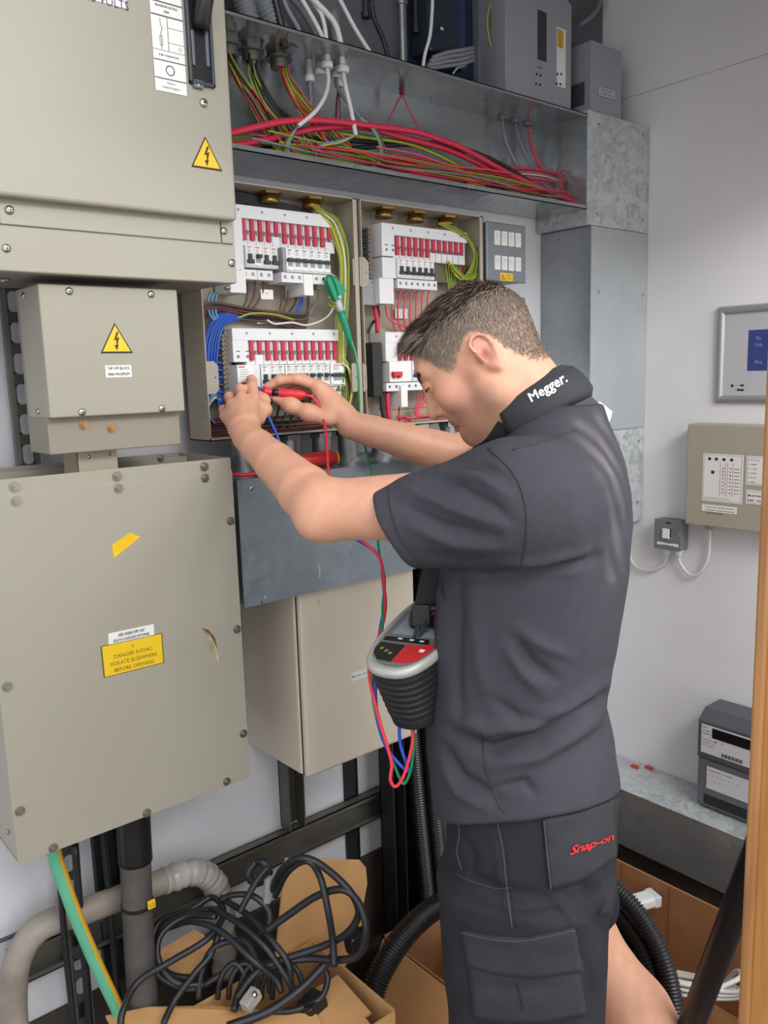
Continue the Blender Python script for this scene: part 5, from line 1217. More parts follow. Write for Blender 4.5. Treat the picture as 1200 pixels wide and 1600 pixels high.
def coil(cx, cy, cz, R, r, n, label, m, tilt=(0, 0), name='cable_coil', arc=(0, 360), tie=True):
    t = thing(name, label, 'cable coil', (cx, cy, max(.01, cz - .03)), 'cable coils in the large cardboard box'); rn = random.Random(n * 7)
    for k in range(n):
        rr = R + (k % 5 - 2) * r * 1.9; h = (k // 5) * r * 1.9 + rn.uniform(0, r * .5); ph = rn.uniform(0, 1); P = []
        ns = 40
        for i in range(ns + 1):
            a = math.radians(arc[0] + (arc[1] - arc[0]) * i / ns); x, y = rr * math.cos(a), rr * math.sin(a)
            wob = .003 * math.sin(2 * a + k)
            P.append(Vector((cx + x, cy + y, cz + h + wob + x * tilt[0] + y * tilt[1])))
        MB().tube(P, r, 8).build('cable_turn', MATS[m], t)
    return t
coil(1.33, 1.13, .10, .135, .0062, 15, 'cream cable coil left of the shorts in the large box', 'coil_cream', (.10, .45))
coil(1.30, .99, .06, .10, .0062, 10, 'smaller cream cable coil in front of the larger cream coil', 'coil_cream', (.1, .5))
wcn = atz(1062, 1530, .17)
coil(wcn.x, wcn.y, .15, .105, .0052, 15, 'white cable coil at the right of the large box', 'coil_white', (-.55, -.35))
P = [Vector(p) for p in ((1.52, .80, .22), (1.60, .76, .24), (1.66, .80, .20), (1.69, .86, .08))]
tag(MB().tube(spline(P, 6), .0055, 8).build('white_flex', MATS['coil_white'], loc=P[0]), 'loose white cable end draped over the right coil', 'cable')
wc = thing('white_fitting', 'white plastic cable fitting lying in the large cardboard box', 'fitting', tuple(atz(1000, 1415, .18)))
c = atz(1003, 1408, .22); u_ = (atz(1030, 1400, .22) - c).normalized(); 
MB().obox(c, u_ * .035, UP.cross(u_) * .022, UP * .014).build('fitting_body', MATS['white_plastic'], wc, bevel=.008, seg=3)
MB().obox(c + u_ * .034, u_ * .010, UP.cross(u_) * .0225, UP * .0145).build('clear_end', MATS['paper_white'], wc, bevel=.003)
# black corrugated conduit coils and the solid tube
cg = 'black corrugated hoops in the large box'
def hoop(pts, r, label): return corr([atd(*p) for p in pts], r, 'corrugated_hoop', label, 'black_conduit', .0062, .11, 'conduit', cg, n=12)
hoop([(900, 1352, 1.62), (950, 1380, 1.60), (995, 1425, 1.57), (1030, 1485, 1.54), (1048, 1545, 1.52), (1055, 1620, 1.50), (1040, 1720, 1.5)], .0165, 'outermost black corrugated hoop right of the shorts')
hoop([(890, 1375, 1.64), (940, 1402, 1.62), (985, 1450, 1.59), (1012, 1500, 1.56), (1026, 1560, 1.54), (1025, 1640, 1.53), (1005, 1720, 1.52)], .0165, 'second black corrugated hoop right of the shorts')
hoop([(890, 1398, 1.66), (935, 1420, 1.64), (968, 1460, 1.61), (992, 1515, 1.58), (1000, 1575, 1.56), (996, 1650, 1.55)], .0165, 'third black corrugated hoop right of the shorts')
hoop([(890, 1425, 1.68), (930, 1442, 1.66), (956, 1480, 1.63), (974, 1535, 1.60), (978, 1600, 1.58), (970, 1680, 1.57)], .0165, 'innermost black corrugated hoop right of the shorts')
hoop([(545, 1760, 1.60), (560, 1660, 1.60), (575, 1580, 1.62), (600, 1510, 1.66), (640, 1452, 1.72), (690, 1412, 1.78), (750, 1390, 1.82), (830, 1385, 1.84)], .0225, 'thick black corrugated hoop left of the shorts, over the large box')
a, b_ = atd(1180, 1338, 1.22), atd(1080, 1602, 1.40); d = (b_ - a); e = a + d * ((a.z - .03) / (a.z - b_.z))
tb = MB(); tb.tube([a - d * .12, a, b_, e], .0205, 18)
tag(tb.build('black_tube', mat('tube_black', '#15161a', .42), loc=e), 'smooth thick black tube leaning across the bottom right corner', 'tube')
# ------------------------------------------------------------------ implicit surfaces for the man and his clothes
A3 = lambda v: np.array([float(x) for x in v])
class Sdf:
    def __init__(s): s.p = []
    def cone(s, a, b, ra, rb, k=.012, op=1, flat=None):
        a, b = A3(a), A3(b); d = b - a; L2 = max(float(d @ d), 1e-12); c = (a + b) / 2; R = math.sqrt(L2) / 2 + max(ra, rb) * (1.0 if flat is None else max(1.0, flat[1]))
        if flat is not None:
            ax, sc = A3(flat[0]), flat[1]; ax = ax / np.linalg.norm(ax)   # stretch of the section along ax
        def f(P):
            q = P - a; t = np.clip(q @ d / L2, 0, 1); w = q - t[:, None] * d
            if flat is not None:
                w = w - np.outer(w @ ax, ax) * (1 - 1 / sc)
            return np.sqrt((w * w).sum(1)) - (ra + (rb - ra) * t)
        s.p.append((f, c, R, op, k)); return s
    def ell(s, c, axes, r, k=.012, op=1):
        c = A3(c); M = np.array([A3(x) for x in axes]); r = np.array(r, float)
        def f(P):
            q = (P - c) @ M.T; k0 = np.sqrt(((q / r) ** 2).sum(1)); k1 = np.sqrt(((q / (r * r)) ** 2).sum(1))
            return k0 * (k0 - 1) / np.maximum(k1, 1e-6)
        s.p.append((f, c, float(r.max()), op, k)); return s
    def ball(s, c, r, k=.012, op=1): return s.ell(c, np.eye(3), (r, r, r), k, op)
    def loft(s, org, F_, L_, rows, k=.02, op=1, pw=2.3):
        """elliptic sections: rows (z, u_front, u_back, half width, centre along L)"""
        R = np.array(rows, float); R = R[np.argsort(R[:, 0])]; o = A3(org); F_ = A3(F_); L_ = A3(L_)
        zc = (R[0, 0] + R[-1, 0]) / 2; rad = math.hypot((R[-1, 0] - R[0, 0]) / 2, .3)
        def f(P):
            z = np.clip(P[:, 2], R[0, 0], R[-1, 0])
            uf = np.interp(z, R[:, 0], R[:, 1]); ub = np.interp(z, R[:, 0], R[:, 2]); b = np.interp(z, R[:, 0], R[:, 3]); lc = np.interp(z, R[:, 0], R[:, 4])
            q = P - o; u = q @ F_ - (uf + ub) / 2; v = q @ L_ - lc; a = (uf - ub) / 2
            e = (np.abs(u / a) ** pw + np.abs(v / b) ** pw) ** (1 / pw)
            d = (e - 1) * np.minimum(a, b)
            dz = np.maximum(R[0, 0] - P[:, 2], P[:, 2] - R[-1, 0])
            return np.where(dz > 0, np.sqrt(np.maximum(d, 0) ** 2 + dz ** 2), np.maximum(d, dz))
        s.p.append((f, np.array([o[0], o[1], zc]), rad, op, k)); return s
    def half(s, c, n, k=.004):
        """cut away everything on the side n points to"""
        c = A3(c); n = A3(n); n = n / np.linalg.norm(n)
        s.p.append((lambda P: -((P - c) @ n), c, 1e3, -1, k)); return s
    def ev(s, P, act=None):
        d = np.full(len(P), 1.0)
        for i, (f, c, R, op, k) in enumerate(s.p):
            if act is not None and not act[i]: continue
            e = f(P)
            if op == 1:
                h = np.maximum(k - np.abs(d - e), 0) / k; d = np.minimum(d, e) - h * h * k * .25
            else:
                e = -e; h = np.maximum(k - np.abs(d - e), 0) / k; d = np.maximum(d, e) + h * h * k * .25
        return d
    def mesh(s, h, lo, hi, smooth=1):
        B = 24; lo = A3(lo); hi = A3(hi); nb = np.ceil((hi - lo) / (h * B)).astype(int)
        I = np.stack(np.meshgrid(*[np.arange(n) for n in nb], indexing='ij'), -1).reshape(-1, 3)
        cen = lo + (I + .5) * h * B; hd = h * B * .8661
        C_ = np.array([p[1] for p in s.p]); R_ = np.array([p[2] for p in s.p]); K_ = np.array([p[4] for p in s.p])
        near = np.abs(s.ev(cen)) < hd * 1.7 + .012
        I = I[near]; cen = cen[near]
        g = np.arange(B + 1); G = np.stack(np.meshgrid(g, g, g, indexing='ij'), -1).reshape(-1, 3)
        BIG = 4096; ids = []; pos = []; quads = []
        corners = [(a, b, c) for a in (0, 1) for b in (0, 1) for c in (0, 1)]
        edges = [((a, b, c), d) for d in range(3) for (a, b, c) in corners if (a, b, c)[d] == 0]
        for bi, bc in zip(I, cen):
            act = np.linalg.norm(C_ - bc, axis=1) < R_ + hd + K_ + .03
            o = lo + bi * B * h
            D = s.ev(o + G * h, act).reshape(B + 1, B + 1, B + 1)
            if D.min() > 0 or D.max() < 0: continue
            S = D < 0
            cnt = np.zeros((B, B, B), int); acc = np.zeros((B, B, B, 3))
            for (a, b, c), d in edges:
                e = [a, b, c]; e[d] = 1
                s0 = S[a:a+B, b:b+B, c:c+B]; s1 = S[e[0]:e[0]+B, e[1]:e[1]+B, e[2]:e[2]+B]; m = s0 != s1
                if not m.any(): continue
                d0 = D[a:a+B, b:b+B, c:c+B][m]; d1 = D[e[0]:e[0]+B, e[1]:e[1]+B, e[2]:e[2]+B][m]
                t = d0 / (d0 - d1); v = np.tile(np.array([a, b, c], float), (len(t), 1)); v[:, d] += t
                acc[m] += v; cnt[m] += 1
            w = np.argwhere(cnt > 0)
            if len(w) == 0: continue
            p = acc[w[:, 0], w[:, 1], w[:, 2]] / cnt[w[:, 0], w[:, 1], w[:, 2]][:, None]
            gi = w + bi * B
            ids.append((gi[:, 0] * BIG + gi[:, 1]) * BIG + gi[:, 2]); pos.append(o + (w + p) * h)
            for d in range(3):
                e = [0, 0, 0]; e[d] = 1
                s0 = S[:B, :B, :B]; s1 = S[e[0]:e[0]+B, e[1]:e[1]+B, e[2]:e[2]+B]
                w = np.argwhere(s0 != s1)
                if len(w) == 0: continue
                fl = s0[w[:, 0], w[:, 1], w[:, 2]]; gi = w + bi * B
                a1, a2 = (d + 1) % 3, (d + 2) % 3
                def cid(x, y):
                    q = gi.copy(); q[:, a1] -= x; q[:, a2] -= y; return (q[:, 0] * BIG + q[:, 1]) * BIG + q[:, 2]
                Q = np.stack([cid(1, 1), cid(0, 1), cid(0, 0), cid(1, 0)], 1)
                Q[~fl] = Q[~fl][:, ::-1]; quads.append(Q)
        ids = np.concatenate(ids); pos = np.concatenate(pos); quads = np.concatenate(quads)
        u, first = np.unique(ids, return_index=True); V = pos[first]
        idx = np.searchsorted(u, quads); idx = np.minimum(idx, len(u) - 1)
        ok = (u[idx] == quads).all(1); Fq = idx[ok]
        for _ in range(smooth): V = relax(V, Fq, .5)
        return V, Fq
def relax(V, Fq, w):
    n = len(V); acc = np.zeros((n, 3)); cnt = np.zeros(n)
    for a in range(4):
        i, j = Fq[:, a], Fq[:, (a + 1) % 4]
        for x in range(3): acc[:, x] += np.bincount(i, V[j, x], n) + np.bincount(j, V[i, x], n)
        cnt += np.bincount(i, minlength=n) + np.bincount(j, minlength=n)
    return V * (1 - w) + w * acc / np.maximum(cnt, 1)[:, None]
def vnormals(V, Fq):
    n = np.cross(V[Fq[:, 2]] - V[Fq[:, 0]], V[Fq[:, 3]] - V[Fq[:, 1]]); N = np.zeros_like(V)
    for a in range(4):
        for x in range(3): N[:, x] += np.bincount(Fq[:, a], n[:, x], len(V))
    return N / np.maximum(np.linalg.norm(N, axis=1), 1e-12)[:, None]
def polydist(px, py, pts):
    """distance in pixels from points to a polyline, and position along it 0..1"""
    P = np.array(pts, float); best = np.full(len(px), 1e9); par = np.zeros(len(px)); n = len(P) - 1
    for i in range(n):
        a, d = P[i], P[i + 1] - P[i]; t = np.clip(((px - a[0]) * d[0] + (py - a[1]) * d[1]) / (d @ d), 0, 1)
        q = np.hypot(px - a[0] - t * d[0], py - a[1] - t * d[1]); m = q < best; best[m] = q[m]; par[m] = (i + t[m]) / n
    return best, par
def fold_mesh(V, Fq, folds, noise=0.0):
    """press creases into / raise ridges on the side of the cloth that carries them"""
    N = vnormals(V, Fq); px, py, dp = pix(V); view = V - np.array([0, 0, CH]); view /= np.linalg.norm(view, axis=1)[:, None]
    face = np.clip(-(N * view).sum(1) * 2.5 + .15, 0, 1); D = np.zeros(len(V))
    for pts, amp, wd in folds:
        q, t = polydist(px, py, pts); D += amp * np.exp(-(q / wd) ** 2) * np.sin(np.pi * np.clip(t, .06, .94)) ** .6 * face
    if noise:
        D += noise * (np.sin(V[:, 0] * 41 + 3 * np.sin(V[:, 2] * 17)) * np.sin(V[:, 2] * 37 + 2 * np.sin(V[:, 1] * 23)) + .5 * np.sin(V[:, 1] * 83 + V[:, 2] * 61))
    return V + N * D[:, None]
def qmesh(name, V, Fq, m, parent=None, loc=None, tint=None):
    me = bpy.data.meshes.new(name); base = np.array(ROOT[parent] if parent is not None else (loc if loc is not None else (0, 0, 0)))
    V = V - base; me.vertices.add(len(V)); me.vertices.foreach_set('co', V.astype(np.float32).ravel())
    me.loops.add(Fq.size); me.loops.foreach_set('vertex_index', Fq.astype(np.int32).ravel())
    me.polygons.add(len(Fq)); me.polygons.foreach_set('loop_start', np.arange(0, Fq.size, 4, dtype=np.int32)); me.polygons.foreach_set('loop_total', np.full(len(Fq), 4, np.int32))
    me.update(calc_edges=True); me.validate(); me.materials.append(m)
    me.polygons.foreach_set('use_smooth', np.ones(len(me.polygons), bool))
    if tint is not None:
        at_ = me.color_attributes.new('tint', 'FLOAT_COLOR', 'POINT'); at_.data.foreach_set('color', np.concatenate([tint, np.ones((len(tint), 1))], 1).astype(np.float32).ravel())
    o = bpy.data.objects.new(name, me); COL.objects.link(o)
    if parent is not None: o.parent = parent
    else: o.location = base
    ROOT[o] = Vector(base); return o
def bvh_of(V, Fq): return BVHTree.FromPolygons([Vector(p) for p in V.tolist()], Fq.tolist())
EYE = Vector((0, 0, CH))
def hit(bv, px, py):
    d = Vector(ray(px, py)).normalized(); p, n, i, t = bv.ray_cast(EYE, d)
    if p is None: p, n, i, t = bv.find_nearest(EYE + d * 1.2)
    if n.dot(d) > 0: n = -n
    return p, n
def patch(name, bv, top, bot, m, parent, lift=.002, nu=14, nv=8, edge=.001):
    """cloth piece lying on a surface between two polylines given where they run"""
    def samp(pts, t):
        P = [Vector((a, b, 0)) for a, b in pts]; Ls = [(P[i+1] - P[i]).length for i in range(len(P) - 1)]; s = t * sum(Ls)
        for i, l in enumerate(Ls):
            if s <= l or i == len(Ls) - 1: return P[i].lerp(P[i+1], min(1, s / l))
            s -= l
    V = []; Fc = []
    for j in range(nv + 1):
        for i in range(nu + 1):
            q = samp(top, i / nu).lerp(samp(bot, i / nu), j / nv); p, n = hit(bv, q.x, q.y)
            V.append(p + n * lift)
    n0 = len(V); W_ = nu + 1
    for j in range(nv + 1):
        for i in range(nu + 1):
            q = samp(top, i / nu).lerp(samp(bot, i / nu), j / nv); p, n = hit(bv, q.x, q.y); V.append(p - n * .001)
    for j in range(nv):
        for i in range(nu):
            a = j * W_ + i; Fc.append((a, a + W_, a + W_ + 1, a + 1))
    rim = [i for i in range(W_)] + [j * W_ + nu for j in range(1, nv + 1)] + [nv * W_ + i for i in range(nu - 1, -1, -1)] + [j * W_ for j in range(nv - 1, 0, -1)]
    for a, b in zip(rim, rim[1:] + rim[:1]): Fc.append((a, b, b + n0, a + n0))
    return meshobj(name, [tuple(v) for v in V], Fc, m, parent, True)
def seam(name, bv, pts, r, m, parent, lift=.0004):
    S = spline([Vector((a, b, 0)) for a, b in pts], 8); P = []
    for q in S:
        p, n = hit(bv, q.x, q.y); P.append(p + n * lift)
    return MB().tube(P, r, 5).build(name, m, parent)
def print_on(name, bv, txt, quad, m, parent, lift=.0012, bold=.0, shear=0.0, space=1.0):
    V, Fc = text_geo(txt, 1.0, 'LEFT', bold, space, shear); A = np.array(V); lo, hi = A.min(0), A.max(0); A = (A - lo) / (hi - lo)
    tl, tr_, br, bl = [np.array(q, float) for q in quad]; P = []
    for u, v in A:
        q = (bl * (1 - u) + br * u) * (1 - v) + (tl * (1 - u) + tr_ * u) * v; p, n = hit(bv, q[0], q[1]); P.append(tuple(p + n * lift))
    return meshobj(name, P, Fc, m, parent, False)
def tinted(name, rough, sss=0.0, bump=.1, bscale=300, spec=.4):
    m = bpy.data.materials.new(name); m.use_nodes = True; nt = m.node_tree; b = nt.nodes['Principled BSDF']
    b.inputs['Roughness'].default_value = rough; b.inputs['Specular IOR Level'].default_value = spec
    a = nt.nodes.new('ShaderNodeAttribute'); a.attribute_name = 'tint'
    tc = nt.nodes.new('ShaderNodeTexCoord'); n = nt.nodes.new('ShaderNodeTexNoise'); n.inputs['Scale'].default_value = 60; n.inputs['Detail'].default_value = 4
    nt.links.new(tc.outputs['Object'], n.inputs['Vector'])
    mx = nt.nodes.new('ShaderNodeMixRGB'); mx.blend_type = 'MULTIPLY'; mx.inputs[0].default_value = .2
    r = nt.nodes.new('ShaderNodeValToRGB'); r.color_ramp.elements[0].color = (.72, .62, .58, 1); r.color_ramp.elements[1].color = (1, 1, 1, 1); r.color_ramp.elements[0].position = .35; r.color_ramp.elements[1].position = .6
    nt.links.new(n.outputs['Fac'], r.inputs[0]); nt.links.new(a.outputs['Color'], mx.inputs[1]); nt.links.new(r.outputs[0], mx.inputs[2]); nt.links.new(mx.outputs[0], b.inputs['Base Color'])
    if sss: b.inputs['Subsurface Weight'].default_value = sss; b.inputs['Subsurface Radius'].default_value = (.012, .004, .002); b.inputs['Subsurface Scale'].default_value = .5
    n2 = nt.nodes.new('ShaderNodeTexNoise'); n2.inputs['Scale'].default_value = bscale; nt.links.new(tc.outputs['Object'], n2.inputs['Vector'])
    bp = nt.nodes.new('ShaderNodeBump'); bp.inputs['Strength'].default_value = bump; bp.inputs['Distance'].default_value = .001
    nt.links.new(n2.outputs['Fac'], bp.inputs['Height']); nt.links.new(bp.outputs[0], b.inputs['Normal'])
    MATS[name] = m; return m
tinted('skin', .48, .25)
tinted('shirt_cloth', .85, 0, .35, 900, .2); tinted('shorts_cloth', .82, 0, .35, 700, .25)

# ------------------------------------------------------------------ the man
FV = Vector((-.5, .866, 0)); LV = Vector((-.866, -.5, 0)); TC = Vector((.97, .80, 0))
def loc(f, l, z): return TC + FV * f + LV * l + UP * z
SL, EL, WL = atd(803, 786, 1.10), atd(507, 797, 1.19), atd(386, 682, 1.395)
SR, ER, WR = atd(862, 700, 1.42), atd(752, 724, 1.655), atd(548, 664, 1.555)
hipL, hipR = loc(.0, .078, .88), loc(-.005, -.085, .88)
kneeL, ankL = loc(.03, .105, .47), loc(-.03, .11, .09)
kneeR = atd(903, 1450, 1.50); d_ = (atd(1003, 1600, 1.44) - kneeR).normalized(); ankR = kneeR + d_ * .42
if ankR.z < .09: ankR.z = .09
# head frame: looking down at the board
PT = math.radians(34)
hf = (FV * math.cos(PT) - UP * math.sin(PT)); hu = (UP * math.cos(PT) + FV * math.sin(PT)); hl = LV
HO = atd(753, 562, 1.18) - LV * .075
def hd_(f, l, u): return HO + hf * f + hl * l + hu * u
HA = (hf, hl, hu)
B = Sdf()
B.ell(hd_(.008, 0, .044), HA, (.090, .0735, .072), .02)
B.ell(hd_(.048, 0, .046), HA, (.056, .062, .052), .02)
B.ell(hd_(.055, 0, -.012), HA, (.047, .056, .064), .025)
for s in (-1, 1):
    B.cone(hd_(.016, s*.053, -.046), hd_(.082, s*.014, -.074), .019, .0155, .022)
    B.cone(hd_(.012, s*.056, -.01), hd_(.016, s*.052, -.048), .018, .019, .02)
    B.ball(hd_(.073, s*.040, -.008), .022, .02)
    B.cone(hd_(.097, s*.010, .042), hd_(.084, s*.043, .043), .0115, .0125, .014)
B.ball(hd_(.087, 0, -.072), .0165, .018)
for s in (-1, 1):
    B.ball(hd_(.1125, s*.0315, .022), .0155, .012, -1)
    B.ball(hd_(.104, s*.041, .020), .0125, .010, -1)
    B.ball(hd_(.0905, s*.0325, .0215), .0138, .003)
B.cone(hd_(.105, 0, .030), hd_(.1195, 0, -.008), .0075, .0105, .012)
B.ball(hd_(.121, 0, -.013), .0102, .008)
for s in (-1, 1): B.ball(hd_(.108, s*.0125, -.017), .0088, .008)
B.ell(hd_(.090, 0, -.038), HA, (.018, .027, .015), .012)
B.ell(hd_(.0975, 0, -.0445), HA, (.0105, .021, .0048), .005); B.ell(hd_(.0985, 0, -.0535), HA, (.0105, .019, .0056), .005)
B.ell(hd_(.110, 0, -.0492), HA, (.010, .025, .0014), .003, -1)
for s in (-1, 1):   # ears
    ea = (hf * .93 + hu * -.12 + hl * s * .32); ea.normalize(); eu = (hu * .97 - hf * .2).normalized(); eu = (eu - ea * eu.dot(ea)).normalized(); en_ = ea.cross(eu) * (1 if ea.cross(eu).dot(hl) * s > 0 else -1)
    ec = hd_(-.010, s * .0755, .006); es = .90
    B.ell(ec - en_ * .003, (ea, eu, en_), (.0165 * es, .030 * es, .005), .008)
    rim = [(a * es, b * es) for a, b in [(-.001, -.030), (-.010, -.018), (-.0165, .000), (-.0165, .016), (-.009, .029), (.004, .031), (.0135, .023), (.0135, .012)]]
    for (a0, b0), (a1, b1) in zip(rim, rim[1:]): B.cone(ec + ea * a0 + eu * b0 + en_ * .004, ec + ea * a1 + eu * b1 + en_ * .004, .0028, .0028, .003)
    B.ell(ec + ea * .001 + eu * -.020 + en_ * .001, (ea, eu, en_), (.0075, .008, .005), .006)
    B.ell(ec + ea * .004 + eu * -.004 + en_ * .006, (ea, eu, en_), (.0078, .0110, .0110), .003, -1)
    B.ell(ec + ea * -.002 + eu * .015 + en_ * .006, (ea, eu, en_), (.0075, .0055, .0042), .003, -1)
    B.cone(ec + ea * .0105 + eu * .003 + en_ * .002, ec + ea * .0105 + eu * -.006 + en_ * .003, .0036, .0036, .005)
# neck and trunk (under the shirt), arms, legs
NB_ = loc(-.035, 0, 1.44)
B.cone(hd_(-.012, 0, -.012), NB_, .057, .064, .03); B.cone(hd_(.03, 0, -.045), loc(.02, 0, 1.42), .043, .05, .03)
B.loft(TC, FV, LV, [(.86, .105, -.10, .14, 0), (1.0, .11, -.085, .135, 0), (1.2, .10, -.105, .15, 0), (1.36, .085, -.11, .14, 0), (1.41, .04, -.08, .08, 0)], .04)
def limb(S, E, W, r, hand):
    S, E, W = Vector(S), Vector(E), Vector(W); u1 = (E - S).normalized(); u2 = (W - E).normalized()
    at_ = lambda t: E + (W - E) * t
    B.cone(S, E, r[0], r[1], .02)
    B.cone(E, at_(.22), r[1] * .95, r[2], .022); B.cone(at_(.22), at_(.6), r[2], r[2] * .80, .006); B.cone(at_(.6), at_(.84), r[2] * .80, r[3] * 1.08, .006); B.cone(at_(.84), W, r[3] * 1.08, r[3], .006, flat=hand)
    el = (u1 - u2).normalized(); B.ball(E + el * (r[1] * .62), r[1] * .42, .02)
side1 = Vector(RM[:, 0])
limb(SL, EL, WL, (.052, .0425, .0405, .0260), None)
limb(SR, ER, WR, (.054, .0445, .0425, .0268), None)
B.cone(loc(-.02, .03, 1.365), SL, .055, .052, .04); B.cone(loc(-.02, -.03, 1.365), SR, .055, .052, .04)
B.cone(hipL, kneeL, .070, .058, .03); B.cone(kneeL, kneeL + (ankL - kneeL) * .35, .055, .057, .03); B.cone(kneeL + (ankL - kneeL) * .35, ankL, .057, .036, .03)
B.cone(hipR, kneeR, .070, .058, .03); B.cone(kneeR, kneeR + (ankR - kneeR) * .38, .054, .059, .03); B.cone(kneeR + (ankR - kneeR) * .38, ankR, .059, .036, .03)
for a in (ankL, ankR): B.cone(a, Vector((a.x, a.y, .035)) - FV * .02, .036, .032, .02); B.cone(Vector((a.x, a.y, .036)) - FV * .03, Vector((a.x, a.y, .03)) + FV * .15, .034, .028, .02)
# ---- hands: palm and five separate fingers each
def finger(P, r0, r1, k=.0035):
    n = len(P) - 1
    for i in range(n):
        a, b = r0 + (r1 - r0) * i / n, r0 + (r1 - r0) * (i + 1) / n
        B.cone(P[i], P[i + 1], a, b, k)
    for q in P[1:-1]: B.ball(q, r0 * .98, k)
def palm(W, K, wid, thick, k=.012):
    """W wrist, K list of four knuckles"""
    for q in K:
        B.cone(W + (q - W) * .12, q, .016, .0105, k)
    c = (K[0] + K[3]) / 2; B.cone(W + (c - W) * .35 + (K[0] - K[3]) * .12, W + (c - W) * .8 + (K[0] - K[3]) * .15, .021, .014, .014); B.cone(W + (c - W) * .35 - (K[0] - K[3]) * .15, W + (c - W) * .8 - (K[0] - K[3]) * .15, .018, .013, .014)
# left (near) hand: back of the hand to us, index finger on the red switch, the rest curled round the blue probe
KLs = [atd(396, 622, 1.475), atd(377, 622, 1.462), atd(362, 633, 1.458), atd(352, 650, 1.458)]   # index .. little
palm(WL, KLs, .07, .02)
finger([KLs[0], atd(394, 604, 1.500), atd(393, 594, 1.525), atd(393, 592, 1.552)], .0098, .0082)
finger([KLs[1], atd(375, 608, 1.490), atd(388, 609, 1.515), atd(402, 618, 1.520)], .0096, .0082)
finger([KLs[2], atd(358, 620, 1.490), atd(374, 622, 1.518), atd(392, 630, 1.520)], .0093, .008)
finger([KLs[3], atd(349, 640, 1.485), atd(364, 640, 1.508), atd(382, 645, 1.512)], .0086, .0072)
tb_ = WL + (KLs[0] - WL) * .30
finger([atd(404, 655, 1.455), atd(413, 640, 1.485), atd(411, 626, 1.508), atd(403, 617, 1.522)], .0115, .0085, .010)
# right (far) hand: thumb side to us, red probe held between thumb and fingers
KRs = [atd(497, 603, 1.545), atd(505, 606, 1.565), atd(512, 612, 1.585), atd(518, 620, 1.600)]
palm(WR, KRs, .07, .02)
B.cone(atd(520, 640, 1.545), atd(500, 612, 1.548), .022, .014, .014)
finger([KRs[0], atd(464, 592, 1.548), atd(437, 594, 1.552), atd(417, 605, 1.556)], .0106, .0082)
finger([KRs[1], atd(472, 592, 1.570), atd(447, 598, 1.572), atd(430, 610, 1.568)], .0104, .0084)
finger([KRs[2], atd(482, 598, 1.592), atd(460, 606, 1.592), atd(446, 617, 1.585)], .010, .0082)
finger([KRs[3], atd(492, 607, 1.606), atd(474, 616, 1.604), atd(462, 625, 1.596)], .009, .0075)
finger([atd(512, 655, 1.530), atd(482, 645, 1.528), atd(455, 634, 1.534), atd(430, 622, 1.542)], .0135, .0086, .014)
V, Fq = B.mesh(.0029, (.55, .35, -.01), (1.50, 1.45, 1.80), 2)
# colour of the skin itself: lips, ears, beard stubble, knuckles, shaved sides; plus painted shade in the ear hollows
T = np.tile(np.array(lin('#d7a388')[:3]), (len(V), 1))
q = (V - np.array(HO)) @ np.array([list(hf), list(hl), list(hu)]).T; f_, l_, u_ = q[:, 0], q[:, 1], q[:, 2]
hd = np.linalg.norm(q - np.array([.03, 0, .01]), axis=1) < .16
def gsm(x, a, b): t = np.clip((x - a) / (b - a), 0, 1); return t * t * (3 - 2 * t)
def blend(w, col):
    global T; w = np.clip(w, 0, 1)[:, None]; T = T * (1 - w) + w * np.array(lin(col)[:3])
blend(hd * .5 * gsm(f_, .02, .07) * gsm(-u_, -.03, .02) * gsm(np.abs(l_), .01, .03), '#d0927d')
ear = hd * gsm(np.abs(l_), .072, .080) * (1 - gsm(np.abs(f_ + .010), .018, .024)) * (1 - gsm(np.abs(u_ - .005), .026, .034))
blend(ear * .55, '#d08b7c')
beard = hd * gsm(-u_, .020, .045) * gsm(f_, -.02, .02) * (1 - gsm(-u_, .10, .12))
blend(beard * .48, '#8d6d5a')
for s_ in (-1, 1):
    dc = np.linalg.norm(q - np.array([-.006, s_ * .0775, .003]), axis=1); blend(hd * np.exp(-(dc / .0085) ** 2) * .75, '#9a5548')  # shade of the ear hollow, darkened into the skin colour
lips = hd * (np.abs(u_ + .049) < .0095) * (f_ > .096) * (np.abs(l_) < .024); blend(lips * .7, '#a8625a')
HLX = [-.10, -.075, -.056, -.040, -.028, -.012, .004, .028, .040, .052, .062, .068, .078, .100]
HLY = [-.055, -.050, -.042, -.018, .020, .043, .042, .026, .016, .014, .034, .066, .090, .100]
hline = np.interp(f_, HLX, HLY)
scalp = hd * gsm(u_ - hline, -.010, .022)
fade = gsm(u_, .03, .10) 
blend(scalp * (1 - fade) * .72, '#7f7065'); blend(scalp * fade * .9, '#3a302b')
man = qmesh('person', V, Fq, MATS['skin'], None, (TC.x, TC.y, 0), T)
tag(man, 'person in dark polo shirt and cargo shorts leaning in to test the left board', 'person')
bv_body = bvh_of(V, Fq)
print('body', len(V))
